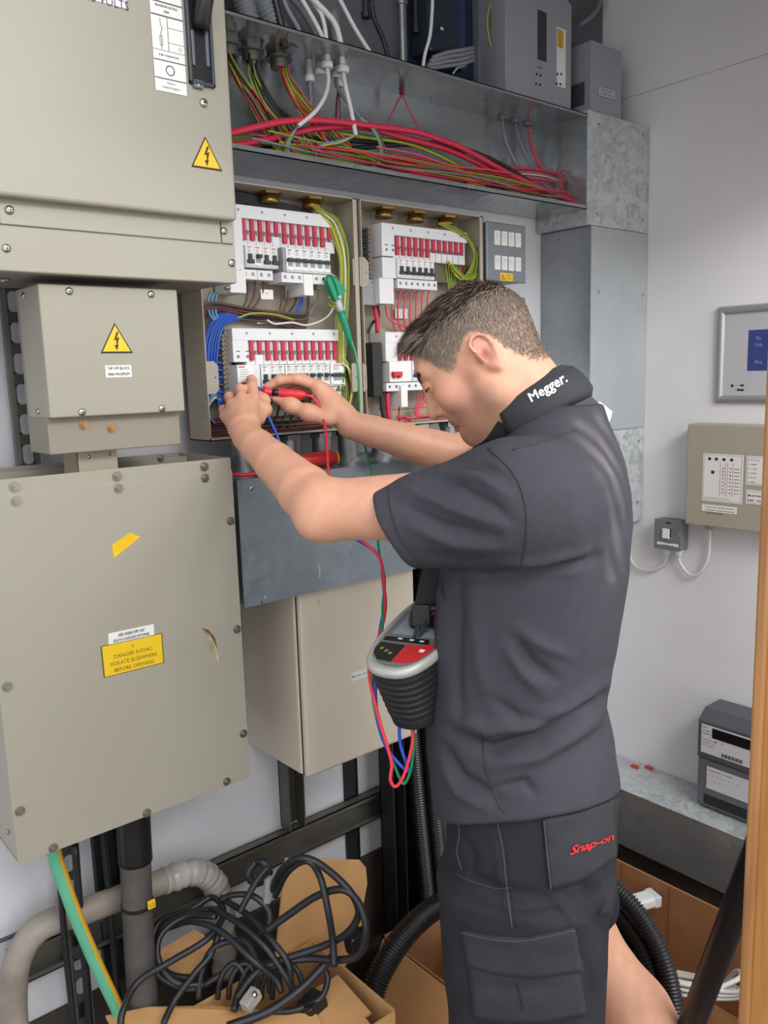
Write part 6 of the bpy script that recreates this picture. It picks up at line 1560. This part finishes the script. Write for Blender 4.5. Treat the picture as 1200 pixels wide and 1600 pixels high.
# ---- hair as fine strands
def hair():
    rn = np.random.default_rng(5); N = vnormals(V, Fq); cand = np.where(scalp > .30)[0]
    vs = []; fs = []; mi = []
    fr_ = np.where((scalp > .5) & (f_ > .045) & (u_ > .075))[0]; pick = np.concatenate([rn.choice(cand, 40000), rn.choice(fr_, 3500)]); nfr = len(pick) - 3500
    ln = np.array(list(hf)); ll = np.array(list(hl)); lu = np.array(list(hu)); w_out = 0
    for kk, i in enumerate(pick):
        f, l, u = q[i]; n = N[i]; top = float(np.clip((u - .045) / .055, 0, 1)); front = float(np.clip((f - .01) / .07, 0, 1))
        L = (.004 + .005 * rn.random()) * (1 - top) + top * (.016 + .016 * rn.random() + .012 * front)
        if u < .035: L *= .6
        if rn.random() > scalp[i] ** 1.2 + .05: continue
        base = V[i] + rn.normal(0, .0012, 3)
        flow = ln * (.85 * top + .35 * (1 - top)) - lu * (.95 * (1 - top) + .15 * top) + ll * (rn.normal(0, .38) + .35 * math.sin(f * 160 + l * 90) * top)
        if f > .055 and u > .07: flow = ln * .9 - lu * .75 + ll * rn.normal(0, .3)
        if kk >= nfr:
            L = .028 + .022 * rn.random(); flow = ln * 1.0 + lu * (.25 - .35 * rn.random()) + ll * rn.normal(0, .25)
        flow = flow - n * (flow @ n) * (.85 if kk < nfr else .35); flow /= np.linalg.norm(flow) + 1e-9
        d0 = n * (.30 + .45 * top * rn.random()) + flow; d0 /= np.linalg.norm(d0)
        side = np.cross(d0, n); side /= np.linalg.norm(side) + 1e-9; w = .00042 + .0003 * rn.random()
        p0 = base - n * .001; p1 = base + d0 * L * .5; d1 = d0 * .7 + flow * .5 - np.array([0, 0, (.25 if kk < nfr else .75) * top]); d1 /= np.linalg.norm(d1); p2 = p1 + d1 * L * .5
        o = len(vs); vs += [p0 - side * w, p0 + side * w, p1 - side * w * .8, p1 + side * w * .8, p2]
        fs += [(o, o + 1, o + 3, o + 2), (o + 2, o + 3, o + 4)]; k = (0 if top > .45 + .3 * rn.random() else 1) if rn.random() < .82 else 2; mi += [k, k]
    return vs, fs, mi
hv, hfc, hmi = hair()
ho = meshobj('hair', np.array(hv), hfc, [mat('hair_dark', '#352a25', .55), mat('hair_side', '#85766a', .6), mat('hair_light', '#a39382', .5)], man, True)
ho.data.polygons.foreach_set('material_index', hmi); ho['label'] = 'short dark brown hair'
for s in (1, -1):   # eyebrows and lash line
    b = MB(); rr = random.Random(3)
    for k in range(220):
        t = rr.random(); p = hd_(.1095 - .019 * t, s * (.016 + .036 * t), .037 + .006 * math.sin(t * 2.6) + rr.uniform(-.003, .003)); pp, nn, _, _ = bv_body.find_nearest(p)
        e = pp + nn * .0008; d = (hl * s * .8 + hu * .25 - hf * .4).normalized() * .006; sd = nn.cross(d).normalized() * .0009
        b.add([e - sd, e + sd, e + d + nn * .0006], [(0, 1, 2)])
    b.build('eyebrow', MATS['hair_dark'], man)
    P = []
    for k in range(9):
        t = k / 8; a = math.radians(-55 + 130 * t); c = hd_(.0905, s * .0325, .0215); dr = (hf * math.cos(a) * .93 + hl * s * math.sin(a) - hu * .30).normalized(); P.append(c + dr * .0146)
    MB().tube(P, .0013, 5).build('eyelash', MATS['hair_dark'], man)
P = []
for k in range(13):
    l = -.0255 + .051 * k / 12; p, n_, _, _ = bv_body.find_nearest(hd_(.1085 - 26 * l * l * .9, l, -.0490 - 8 * l * l)); P.append(p + n_ * .0002)
MB().tube(P, .0009, 5).build('mouth_line', mat('mouth_dark', '#6e3a34', .6), man)
# finger nails
def nail(tip, prev, up, w=.0062, l=.009):
    d = (Vector(tip) - Vector(prev)).normalized(); up = (up - d * up.dot(d)).normalized(); s = d.cross(up)
    c = Vector(tip) + up * .0072 + d * .001
    b = MB(); P = []
    for a in range(5):
        for e in range(4):
            x = (a / 4 - .5) * 2; y = e / 3
            P.append(c + s * x * w + d * (y - .5) * l - up * (x * x * .0022))
    fs = [(a*4+e, (a+1)*4+e, (a+1)*4+e+1, a*4+e+1) for a in range(4) for e in range(3)]
    b.add(P, fs, True); b.build('fingernail', mat('nail', '#d3a897', .35), man)
nail(atd(430, 622, 1.542), atd(455, 634, 1.532), Vector(atd(430, 600, 1.50)) - Vector(atd(430, 622, 1.542)))
# ---- polo shirt
S = Sdf()
CUFF = atd(622, 824, 1.152); ad_ = (Vector(EL) - Vector(SL)).normalized()
rowsT = [(.78, .142, -.122, .176, 0), (.90, .160, -.128, .178, 0), (.97, .168, -.119, .172, 0), (1.03, .170, -.105, .166, 0), (1.10, .162, -.115, .166, 0), (1.19, .150, -.129, .172, 0), (1.25, .142, -.135, .178, 0), (1.32, .128, -.139, .180, 0), (1.37, .105, -.136, .170, 0), (1.41, .082, -.128, .142, 0), (1.445, .055, -.116, .104, 0), (1.475, .035, -.104, .078, 0), (1.50, .0, -.095, .055, 0)]
S.loft(TC, FV, LV, rowsT, .02, pw=2.25)
S.cone(SL + FV * -.0, CUFF + ad_ * .03, .082, .0590, .035); S.cone(loc(-.04, .10, 1.385), SL + UP * .002, .072, .066, .045)
cR = SR + (ER - SR) * .55; S.cone(SR, cR, .08, .064, .04); S.cone(loc(-.03, -.10, 1.405), SR, .07, .06, .045)
S.half(CUFF + ad_ * .0, ad_, .004) if False else None
# openings: cuffs, hem, neck
cutL = Sdf()
def sleeve_cut(C, d): return (lambda P: np.maximum(-((P - A3(C)) @ A3(d)), np.linalg.norm(P - A3(C), axis=1) - .13))
nrm = (ad_ - UP * .46).normalized()
S.p.append((sleeve_cut(CUFF, nrm), A3(CUFF), .2, -1, .003))
S.cone(CUFF - ad_ * .012, CUFF + ad_ * .06, .0505, .0505, .002, -1)
dR = (ER - SR).normalized(); S.p.append((sleeve_cut(cR, dR), A3(cR), .2, -1, .003)); S.cone(cR - dR * .02, cR + dR * .05, .058, .058, .002, -1)
hn = Vector((0, 0, -1))
S.half(loc(0, 0, .872), -(UP + FV * .25 - LV * .34), .004)
SV, SQ = S.mesh(.0034, (.55, .35, .76), (1.50, 1.30, 1.60), 2)
folds = [([(628, 760), (700, 792), (785, 822)], 0.0070, 9.3), ([(622, 785), (690, 822), (775, 842)], -0.0070, 10.2), ([(640, 822), (710, 850), (790, 856)], 0.0062, 10.2), ([(660, 748), (720, 762), (770, 790), (800, 815)], -0.0078, 9.3), ([(690, 735), (750, 745), (795, 775)], 0.0070, 9.3),
    ([(640, 862), (720, 880), (800, 878)], -0.0047, 10.2), ([(700, 725), (755, 728), (790, 745)], -0.0062, 7.6),
    ([(690, 900), (770, 905), (850, 897), (930, 872)], -0.0124, 11.0), ([(760, 880), (840, 880), (912, 862)], 0.0078, 8.5), ([(830, 905), (890, 893), (915, 880)], 0.0062, 7.6),
    ([(945, 1088), (895, 1122), (840, 1156), (770, 1172), (712, 1150)], -0.0194, 11.0), ([(948, 1068), (890, 1104), (830, 1132), (760, 1142), (705, 1118)], 0.0109, 11.9), ([(950, 1112), (900, 1146), (840, 1182), (770, 1196)], 0.0093, 11.9),
    ([(806, 1000), (828, 1035), (868, 1062)], -0.0093, 10.2), ([(790, 1010), (815, 1050), (850, 1085)], 0.0062, 10.2), ([(770, 1092), (815, 1125), (870, 1122)], -0.0078, 9.3), ([(808, 985), (850, 1010), (890, 1025)], 0.0054, 10.2),
    ([(692, 1165), (720, 1215), (775, 1246)], -0.0109, 10.2), ([(690, 1190), (715, 1240), (760, 1264)], 0.0062, 8.5), ([(775, 1232), (820, 1222), (835, 1240)], -0.0078, 7.6),
    ([(712, 900), (716, 960), (712, 1050), (720, 1120)], -0.0085, 9.3), ([(690, 905), (690, 980), (686, 1060)], 0.0062, 8.5), ([(740, 920), (742, 980), (750, 1050), (775, 1110)], 0.0047, 11.9),
    ([(940, 660), (962, 740), (966, 820), (955, 900), (930, 990)], -0.0047, 8.5), ([(900, 770), (905, 850), (890, 930)], 0.0031, 18.7), ([(735, 705), (790, 700), (830, 705)], 0.0047, 7.6)]
SV = fold_mesh(SV, SQ, folds, .0007)
ST = np.tile(np.array(lin('#43424a')[:3]), (len(SV), 1))
spx, spy, _ = pix(SV)
q1, _ = polydist(spx, spy, [(935, 655), (955, 720), (965, 800), (958, 900)]); q2, _ = polydist(spx, spy, [(905, 668), (925, 695), (945, 735)])
w = (.30 * np.exp(-(q1 / 12) ** 2) + .35 * np.exp(-(q2 / 14) ** 2)) * (.5 + .5 * np.sin(SV[:, 2] * 90 + SV[:, 0] * 140)); ST = ST * (1 - w[:, None]) + w[:, None] * np.array(lin('#8b8783')[:3])   # plaster dust on the back
shirt = qmesh('polo_shirt', SV, SQ, MATS['shirt_cloth'], man, None, ST)
shirt['label'] = 'dark charcoal polo shirt with dust on the back'
bv_s = bvh_of(SV, SQ)
cl = MATS['seam_dark'] = mat('seam_dark', '#2f2e34', .9)
seam('sleeve_seam', bv_s, [(762, 700), (800, 738), (818, 780), (822, 830), (814, 886)], .0011, cl, shirt)
seam('cuff_stitch', bv_s, [(606, 762), (611, 800), (628, 845), (664, 886)], .0009, cl, shirt)
seam('side_seam', bv_s, [(752, 1140), (758, 1200), (775, 1250), (790, 1272)], .0009, cl, shirt)
seam('shoulder_seam', bv_s, [(800, 703), (850, 690), (900, 672)], .0009, cl, shirt)
# ---- ring builder for the collar and the strap pad round the neck
def ring(name, C, ax, back, left, ra, rl, z0, z1, th, a0, a1, m, parent, flare=0.0, sag=0.0, n=44, nv=6, drop=None):
    V = []; Fc = []
    ax, back, left = ax.normalized(), back.normalized(), left.normalized()
    for side in (0, 1):
        for i in range(n + 1):
            a = math.radians(a0 + (a1 - a0) * i / n)
            for j in range(nv + 1):
                v = j / nv; edge = math.sin(math.pi * v) ** .35 if 0 < v < 1 else 0
                rr = flare * (1 - v) + (th * edge if side else 0)
                e = back * math.cos(a) * (ra + rr) + left * math.sin(a) * (rl + rr)
                zz = z0 + (z1 - z0) * v - sag * (1 - math.cos(a)) * .5
                if drop: zz -= drop(a)
                V.append(C + e + ax * zz)
    W_ = nv + 1; o = (n + 1) * W_
    for i in range(n):
        for j in range(nv):
            a = i * W_ + j; Fc.append((o + a, o + a + W_, o + a + W_ + 1, o + a + 1)); Fc.append((a, a + 1, a + W_ + 1, a + W_))
    for i in range(n):
        for j in (0, nv):
            a, b = i * W_ + j, (i + 1) * W_ + j; Fc.append((a, b, o + b, o + a))
    for i in (0, n):
        for j in range(nv):
            a, b = i * W_ + j, i * W_ + j + 1; Fc.append((a, b, o + b, o + a))
    return meshobj(name, np.array([tuple(p) for p in V]), Fc, m, parent, True), V, Fc
nax = (FV * .50 + UP * .866).normalized(); nback = (-FV * .866 + UP * .50).normalized()
NC = atd(838, 648, 1.25)
ring('collar', NC - nax * .030, nax, nback, LV, .074, .072, -.026, .024, .006, -155, 155, MATS['collar_cloth'] if 'collar_cloth' in MATS else mat('collar_cloth', '#424148', .85, bump=.3, bscale=900), shirt, flare=.012)
# ---- shorts
H = Sdf()
H.loft(TC, FV, LV, [(.76, .138, -.122, .165, 0), (.84, .140, -.121, .166, 0), (.90, .140, -.115, .164, 0), (.96, .135, -.105, .158, 0)], .03)
H.loft(TC, FV, LV, [(.452, .108, -.119, .098, .098), (.56, .119, -.117, .098, .092), (.66, .130, -.120, .100, .085), (.78, .138, -.121, .098, .075)], .03, pw=2.5)
H.cone(hipR - UP * .02, kneeR + (hipR - kneeR) * .18, .102, .080, .04)
dk = (kneeR - hipR).normalized(); ke = kneeR + (hipR - kneeR) * .18
H.p.append((sleeve_cut(ke + dk * .02, dk), A3(ke), .2, -1, .003)); H.cone(ke - dk * .01, ke + dk * .06, .074, .074, .002, -1)
H.loft(TC, FV, LV, [(.42, .102, -.113, .092, .098), (.475, .103, -.113, .092, .097)], .002, -1, 2.5)
HV, HQ = H.mesh(.0036, (.60, .40, .40), (1.50, 1.20, .99), 2)
folds = [([(905, 1372), (930, 1420), (945, 1480)], -0.0090, 10.2), ([(925, 1350), (945, 1400), (952, 1440)], 0.0060, 7.6), ([(770, 1300), (785, 1380), (800, 1450)], 0.0030, 6.8), ([(720, 1360), (780, 1392), (850, 1400)], -0.0060, 10.2), ([(725, 1395), (800, 1420), (880, 1410)], 0.0060, 10.2),
    ([(860, 1395), (890, 1430), (900, 1445)], 0.0060, 8.5), ([(735, 1535), (800, 1545), (880, 1538)], -0.0045, 8.5), ([(915, 1500), (925, 1550), (920, 1590)], -0.0060, 8.5), ([(720, 1300), (740, 1340), (735, 1380)], -0.0045, 7.6)]
HV = fold_mesh(HV, HQ, folds, .0009)
HT = np.tile(np.array(lin('#2a2b31')[:3]), (len(HV), 1)); wv = .5 + .5 * np.sin(HV[:, 2] * 55 + 3 * np.sin(HV[:, 1] * 31)) * np.sin(HV[:, 0] * 47); HT = HT * (1 + .16 * (wv[:, None] - .5))
shorts = qmesh('cargo_shorts', HV, HQ, MATS['shorts_cloth'], man, None, HT); shorts['label'] = 'dark grey cargo shorts with flap pockets'
bv_h = bvh_of(HV, HQ)
sc = mat('shorts_piece', '#2d2e34', .85, var=.12, scale=40, bump=.35, bscale=700); sd_ = mat('shorts_seam', '#24252a', .9); sl_ = mat('shorts_edge', '#44464d', .85)
fp_ = patch('pocket_flap', bv_h, [(847, 1278), (900, 1268), (955, 1248)], [(858, 1388), (910, 1372), (957, 1338)], sc, shorts, .006, 16, 12)
print_on('brand_lettering', bv_h, 'Snap-on', [(887, 1319), (950, 1300), (952, 1313), (885, 1337)], mat('brand_red', '#d8262c', .6), shorts, .0085, .02, .25, .92)
patch('cargo_flap', bv_h, [(723, 1452), (762, 1461), (820, 1465), (897, 1449)], [(733, 1508), (770, 1519), (830, 1526), (908, 1516)], sc, shorts, .006, 20, 8)
patch('cargo_pocket', bv_h, [(733, 1505), (775, 1515), (830, 1520), (903, 1512)], [(742, 1590), (790, 1597), (850, 1597), (915, 1584)], sc, shorts, .0035, 20, 10)
seam('pocket_pleat', bv_h, [(808, 1533), (813, 1552), (818, 1574)], .0014, sd_, shorts, .0045)
seam('side_seam', bv_h, [(777, 1285), (786, 1330), (792, 1390), (800, 1450)], .0013, sl_, shorts); seam('side_seam', bv_h, [(784, 1285), (793, 1330), (799, 1390), (807, 1450)], .0010, sd_, shorts)
seam('pocket_seam', bv_h, [(712, 1365), (740, 1378), (775, 1388), (800, 1386)], .0010, sl_, shorts)
seam('flap_edge', bv_h, [(848, 1280), (853, 1330), (859, 1387)], .0012, sl_, shorts, .0062); seam('flap_edge', bv_h, [(724, 1453), (762, 1462), (820, 1466), (897, 1450)], .0010, sl_, shorts, .0062)
seam('front_pocket_edge', bv_h, [(716, 1275), (718, 1305), (714, 1330), (722, 1360)], .0013, sl_, shorts)
patch('belt_loop', bv_h, [(955, 1250), (964, 1246)], [(957, 1288), (965, 1284)], sd_, shorts, .004, 3, 5)

# ------------------------------------------------------------------ tester with neck strap
tst = thing('multifunction_tester', 'silver and black electrical tester hanging on a padded neck strap', 'tester', tuple(atd(628, 1110, 1.24)))
tn = (UP * .80 - Vector(RM[:, 0]) * .30 + Vector(RM[:, 2]) * .42).normalized()
t0, t1 = atd(618, 1038, 1.215), atd(700, 945, 1.345)
e1 = (t1 - t0).normalized(); tn = (tn - e1 * tn.dot(e1)).normalized(); e2 = tn.cross(e1).normalized()
if e2.dot(Vector(RM[:, 0])) < 0: e2 = -e2
TL, TWD = .115, .058
tcn = t0 + e1 * .085
def oval(s, off, wl=1.0, n=36, pw=2.6):
    P = []
    for i in range(n):
        a = 2 * math.pi * i / n; c, s_ = math.cos(a), math.sin(a)
        P.append(tcn + off + e1 * (math.copysign(abs(c) ** (2 / pw), c) * TL * s) + e2 * (math.copysign(abs(s_) ** (2 / pw), s_) * TWD * s * wl))
    return P
def lofted(name, rings, mats, parent, mis=None, capb=True, capt=True):
    b = MB(); n = len(rings[0]); V = [p for r in rings for p in r]; Fc = []
    for j in range(len(rings) - 1):
        for i in range(n): Fc.append((j*n+i, j*n+(i+1) % n, (j+1)*n+(i+1) % n, (j+1)*n+i))
    b.add(V, Fc, True)
    if capb: b.add(rings[0], [tuple(range(n - 1, -1, -1))])
    if capt: b.add(rings[-1], [tuple(range(n))])
    return b.build(name, mats, parent)
dn = (-UP * .95 - FV * .10 + tn * -.25).normalized()
rs_ = []
for k in range(30):
    t = k / 29; sc_k = 1.0 - .26 * t - (.06 if t > .97 else 0); ribs = .018 * math.sin(k * 2.1) if .12 < t < .85 else 0
    rs_.append([p for p in oval(sc_k + ribs, dn * (.105 * t), 1.0)])
rs_.reverse()
lofted('rubber_boot', rs_, mat('boot_rubber', '#202124', .5, bump=.2, bscale=200), tst)
fr = lofted('silver_rim', [oval(1.0, tn * -.004), oval(1.03, tn * .001), oval(1.03, tn * .007), oval(.99, tn * .011), oval(.92, tn * .011), oval(.90, tn * .008)], mat('tester_silver', '#b3b5b0', .4, .2), tst, capt=True)
def onface(a, b, h=.0085): return tcn + e1 * (a * TL) + e2 * (b * TWD) + tn * h
def facepoly(name, pts, m, parent, h=.0085, th=.001): return MB().prism([onface(a, b, h) for a, b in pts], tn * th).build(name, m, parent)
def arc(a0, a1, r, n=10, cx=0.0, sx=1.0): return [(cx + sx * r * math.cos(math.radians(a0 + (a1 - a0) * i / n)), r * math.sin(math.radians(a0 + (a1 - a0) * i / n))) for i in range(n + 1)]
facepoly('panel', [(math.copysign(abs(math.cos(t)) ** .77, math.cos(t)) * .88, math.copysign(abs(math.sin(t)) ** .77, math.sin(t)) * .86) for t in [2 * math.pi * i / 32 for i in range(32)]], mat('tester_panel', '#6d7a80', .4), fr, .0085, .0015)
near = [(-.86, -.30), (-.84, .0)]
facepoly('black_keypad', [(-.82, -.02), (-.80, -.45), (-.70, -.66), (-.56, -.76), (-.44, -.74), (-.44, -.02)][::1], MATS['black_plastic'], fr, .0102, .0012)
facepoly('test_button', [(-.82, .03), (-.80, .45), (-.70, .66), (-.52, .78), (-.34, .80), (-.42, .40), (-.44, .03)], mat('tester_red', '#c8282a', .4), fr, .0102, .0022)
facepoly('key_strip', [(-.38, -.74), (-.30, -.76), (-.26, .50), (-.36, .62)], MATS['black_plastic'], fr, .0102, .0012)
for a in (-.35, 0, .3): facepoly('key_mark', [(-.335, a), (-.305, a), (-.305, a + .12), (-.335, a + .12)], MATS['ink_white'], fr, .0116, .0003)
facepoly('key_mark', [(-.56, .52), (-.50, .52), (-.50, .66), (-.56, .66)], MATS['ink_white'], fr, .0126, .0003)
facepoly('display', [(-.20, -.66), (.22, -.66), (.22, .60), (-.20, .60)], mat('tester_screen', '#8f9fa6', .18), fr, .0102, .001)
b = MB()
for (a, bb, w_, h_) in ((.0, .1, .05, .14), (.0, .32, .05, .1), (-.1, .0, .03, .3), (-.02, -.1, .03, .12)): b.prism([onface(a, bb, .0113), onface(a + w_, bb, .0113), onface(a + w_, bb + h_, .0113), onface(a, bb + h_, .0113)], tn * .0003)
b.build('display_digits', mat('lcd_digit', '#4d5a62', .5), fr)
facepoly('pink_dial_band', arc(40, 320, .44, 14, .58, 1.0), mat('dial_pink', '#c03a50', .5), fr, .0102, .0012)
MB().lathe(onface(.58, 0, .010), tn, [(0, .019), (.008, .017), (.009, .012)], 20).build('range_dial', MATS['black_plastic'], fr)
facepoly('yellow_band', [(.45, .45), (.75, .45), (.75, .75), (.45, .75)], mat('dial_yellow', '#c7a52a', .5), fr, .0102, .0012)
b = MB()
for k, (a, bb) in enumerate(((-.60, -.60), (-.64, -.42), (-.68, -.26))): b.prism([onface(a, bb, .0115), onface(a + .05, bb, .0115), onface(a + .05, bb + .09, .0115), onface(a, bb + .09, .0115)], tn * .0003)
b.build('key_marks', mat('key_green', '#7d9a3c', .5), fr)
# strap: buckle, webbing up to the chest, pad round the neck with lettering
def webbing(name, pts, w, m, parent, th=.002, ref=None):
    P = spline(pts, 8); b = MB(); V = []; ref = ref or Vector(RM[:, 0])
    for i, p in enumerate(P):
        t = (P[min(i + 1, len(P) - 1)] - P[max(i - 1, 0)]).normalized(); s = (ref - t * ref.dot(t)).normalized(); n = t.cross(s)
        V += [p - s * w / 2 - n * th / 2, p + s * w / 2 - n * th / 2, p + s * w / 2 + n * th / 2, p - s * w / 2 + n * th / 2]
    Fc = []
    for i in range(len(P) - 1):
        for k in range(4): Fc.append((4*i+k, 4*i+(k+1) % 4, 4*i+4+(k+1) % 4, 4*i+4+k))
    Fc += [(3, 2, 1, 0), tuple(4 * (len(P) - 1) + k for k in range(4))]
    b.add(V, Fc); return b.build(name, m, parent)
sm_ = mat('strap_black', '#1b1c20', .7, bump=.3, bscale=800)
webbing('strap_webbing', [onface(.35, .62, .012), atd(656, 975, 1.262), atd(664, 942, 1.262), atd(672, 905, 1.26), atd(690, 850, 1.255), atd(715, 780, 1.25), atd(748, 712, 1.235), atd(775, 688, 1.205), atd(792, 665, 1.19)], .030, sm_, tst)
b = MB(); bk = atd(658, 962, 1.258); b.obox(bk, Vector(RM[:, 0]) * .014, UP * .017, Vector(RM[:, 2]) * .005); o = b.build('strap_buckle', MATS['black_plastic'], tst, bevel=.002)
for dx in (-5, 4): webbing('strap_tail', [atd(658 + dx, 975, 1.255), atd(653 + dx, 995, 1.252), atd(650 + dx, 1008, 1.25)], .006, sm_, tst)
MB().lathe(atd(672, 950, 1.25), Vector(RM[:, 0]), [(0, .006), (.012, .006), (.014, .004)], 12).build('strap_swivel', MATS['black_plastic'], tst)
pad, PV, PF = ring('strap_pad', NC + nax * .014, nax, nback, LV, .070, .064, -.032, .030, .013, -150, 112, mat('pad_black', '#2b2d31', .75, bump=.4, bscale=700), tst, flare=.013)
bv_p = BVHTree.FromPolygons(PV, PF)
print_on('pad_lettering', bv_p, 'Megger.', [(824, 616), (881, 580), (889, 602), (833, 633)], MATS['ink_white'], pad, .0012, .024)
tg = [atd(922, 640, 1.236), atd(937, 627, 1.238), atd(957, 643, 1.24), atd(954, 656, 1.24), atd(948, 666, 1.239), atd(926, 650, 1.236)]
nn_ = (tg[1] - tg[0]).cross(tg[2] - tg[0]).normalized()
tgo = MB().prism(tg, nn_ * .0012).build('strap_tag', MATS['label_white'], tst)
small_print(['xxx'], sum(tg, Vector()) / 6 - nn_ * .0004, (tg[1] - tg[2]), (tg[1] - tg[0]), .010, .01, MATS['ink_red'], tgo)

# ------------------------------------------------------------------ test leads, probes, crocodile clip
def leadset(name, label, cat, base): return thing(name, label, cat, tuple(base), 'test leads of the tester')
rl = leadset('red_test_lead', 'red test lead and probe held in the right hand of the man', 'test lead', atd(615, 1225, 1.24))
pts = [(476, 617, 1.532), (490, 622, 1.53), (503, 645, 1.525), (510, 685, 1.50), (513, 735, 1.47), (522, 790, 1.45), (560, 838, 1.42), (593, 872, 1.40), (600, 915, 1.37), (602, 955, 1.34), (592, 995, 1.30), (579, 1025, 1.25), (577, 1055, 1.24), (584, 1090, 1.24), (594, 1130, 1.24), (607, 1172, 1.24), (612, 1195, 1.24), (610, 1218, 1.24), (618, 1229, 1.24), (630, 1214, 1.24), (640, 1182, 1.24), (645, 1152, 1.24), (641, 1120, 1.24)]
MB().tube(spline([atd(*p) for p in pts], 8), .0026, 9).build('cable', MATS['red_lead'], rl)
a, b_ = atd(478, 617, 1.532), atd(400, 611, 1.536); d = (b_ - a).normalized()
MB().lathe(a, d, [(0, .004), (.006, .0065), (.01, .008), (.045, .0085), (.05, .007), (.07, .0065), (.072, .0095), (.076, .0095), (.078, .006), (.09, .005)], 14).build('probe_handle', MATS['red_lead'], rl)
MB().lathe(a + d * .05, d, [(0, .0072), (.012, .0072)], 12).build('probe_grip', MATS['black_plastic'], rl)
MB().cyl(a + d * .09, a + d * .112, .0012, 8).build('probe_tip', MATS['zinc'], rl)
bl_ = leadset('blue_test_lead', 'blue test lead and probe held in the left hand of the man', 'test lead', atd(630, 1205, 1.25))
pts = [(404, 614, 1.515), (411, 630, 1.492), (420, 652, 1.488), (431, 676, 1.49), (440, 698, 1.49), (470, 760, 1.48), (540, 830, 1.45), (590, 866, 1.41), (598, 905, 1.38), (600, 945, 1.35), (593, 990, 1.31), (588, 1040, 1.27), (587, 1090, 1.26), (592, 1135, 1.25), (605, 1170, 1.25), (625, 1195, 1.25), (638, 1205, 1.25), (634, 1190, 1.25), (626, 1165, 1.25), (624, 1140, 1.245), (626, 1118, 1.24)]
MB().tube(spline([atd(*p) for p in pts], 8), .0026, 9).build('cable', MATS['blue_lead'], bl_)
a, b_ = atd(405, 616, 1.512), atd(401, 604, 1.556); d = (b_ - a).normalized(); MB().lathe(a, d, [(0, .004), (.004, .0065), (.03, .0065), (.034, .004), (.04, .0012)], 12).build('probe_handle', MATS['blue_lead'], bl_)
gl_ = leadset('green_test_lead', 'green test lead with crocodile clip gripping the left board', 'test lead', atd(632, 1225, 1.255))
pts = [(548, 530, 1.60), (556, 555, 1.60), (560, 585, 1.60), (561, 620, 1.61), (562, 655, 1.63), (570, 695, 1.64), (579, 730, 1.62), (584, 760, 1.58), (588, 810, 1.50), (593, 868, 1.42), (601, 905, 1.39), (598, 945, 1.35), (597, 985, 1.31), (585, 1025, 1.28), (582, 1080, 1.265), (588, 1120, 1.26), (598, 1155, 1.26), (614, 1190, 1.26), (624, 1215, 1.26), (632, 1224, 1.26), (641, 1205, 1.255), (646, 1170, 1.25), (646, 1140, 1.245), (643, 1118, 1.24)]
MB().tube(spline([atd(*p) for p in pts], 8), .0024, 9).build('cable', MATS['green_lead'], gl_)
Yc = 1.352
cA, cB, cC, cD = at(527, 468, Yc), at(533, 488, Yc), at(545, 527, Yc), at(549, 545, Yc)
MB().tube([cB + (cA - cB) * .1, cB + (cC - cB) * .25, cC, cD], .008, 14, rs=[.0078, .0082, .0062, .0032]).build('strain_sleeve', MATS['croc_green'], gl_)
MB().tube([cA, cA + (cB - cA) * 1.05], .0066, 14).build('grey_ferrule', MATS['croc_grey'], gl_)
P1 = [(511, 437), (517, 428), (524, 440), (531, 466), (525, 471), (519, 458)]
P2 = [(517, 428), (538, 446), (541, 455), (534, 467), (530, 462), (525, 445)]
MB().prism([at(*p, Yc - .006) for p in P1], (0, .013, 0)).build('clip_jaw', MATS['croc_green'], gl_, bevel=.0015)
MB().prism([at(*p, Yc - .010) for p in P2], (0, .016, 0)).build('clip_lever', MATS['croc_green'], gl_, bevel=.0015)
MB().cyl(at(531, 464, Yc - .010), at(531, 464, Yc + .002), .0035, 10).build('clip_pivot', MATS['croc_grey'], gl_)
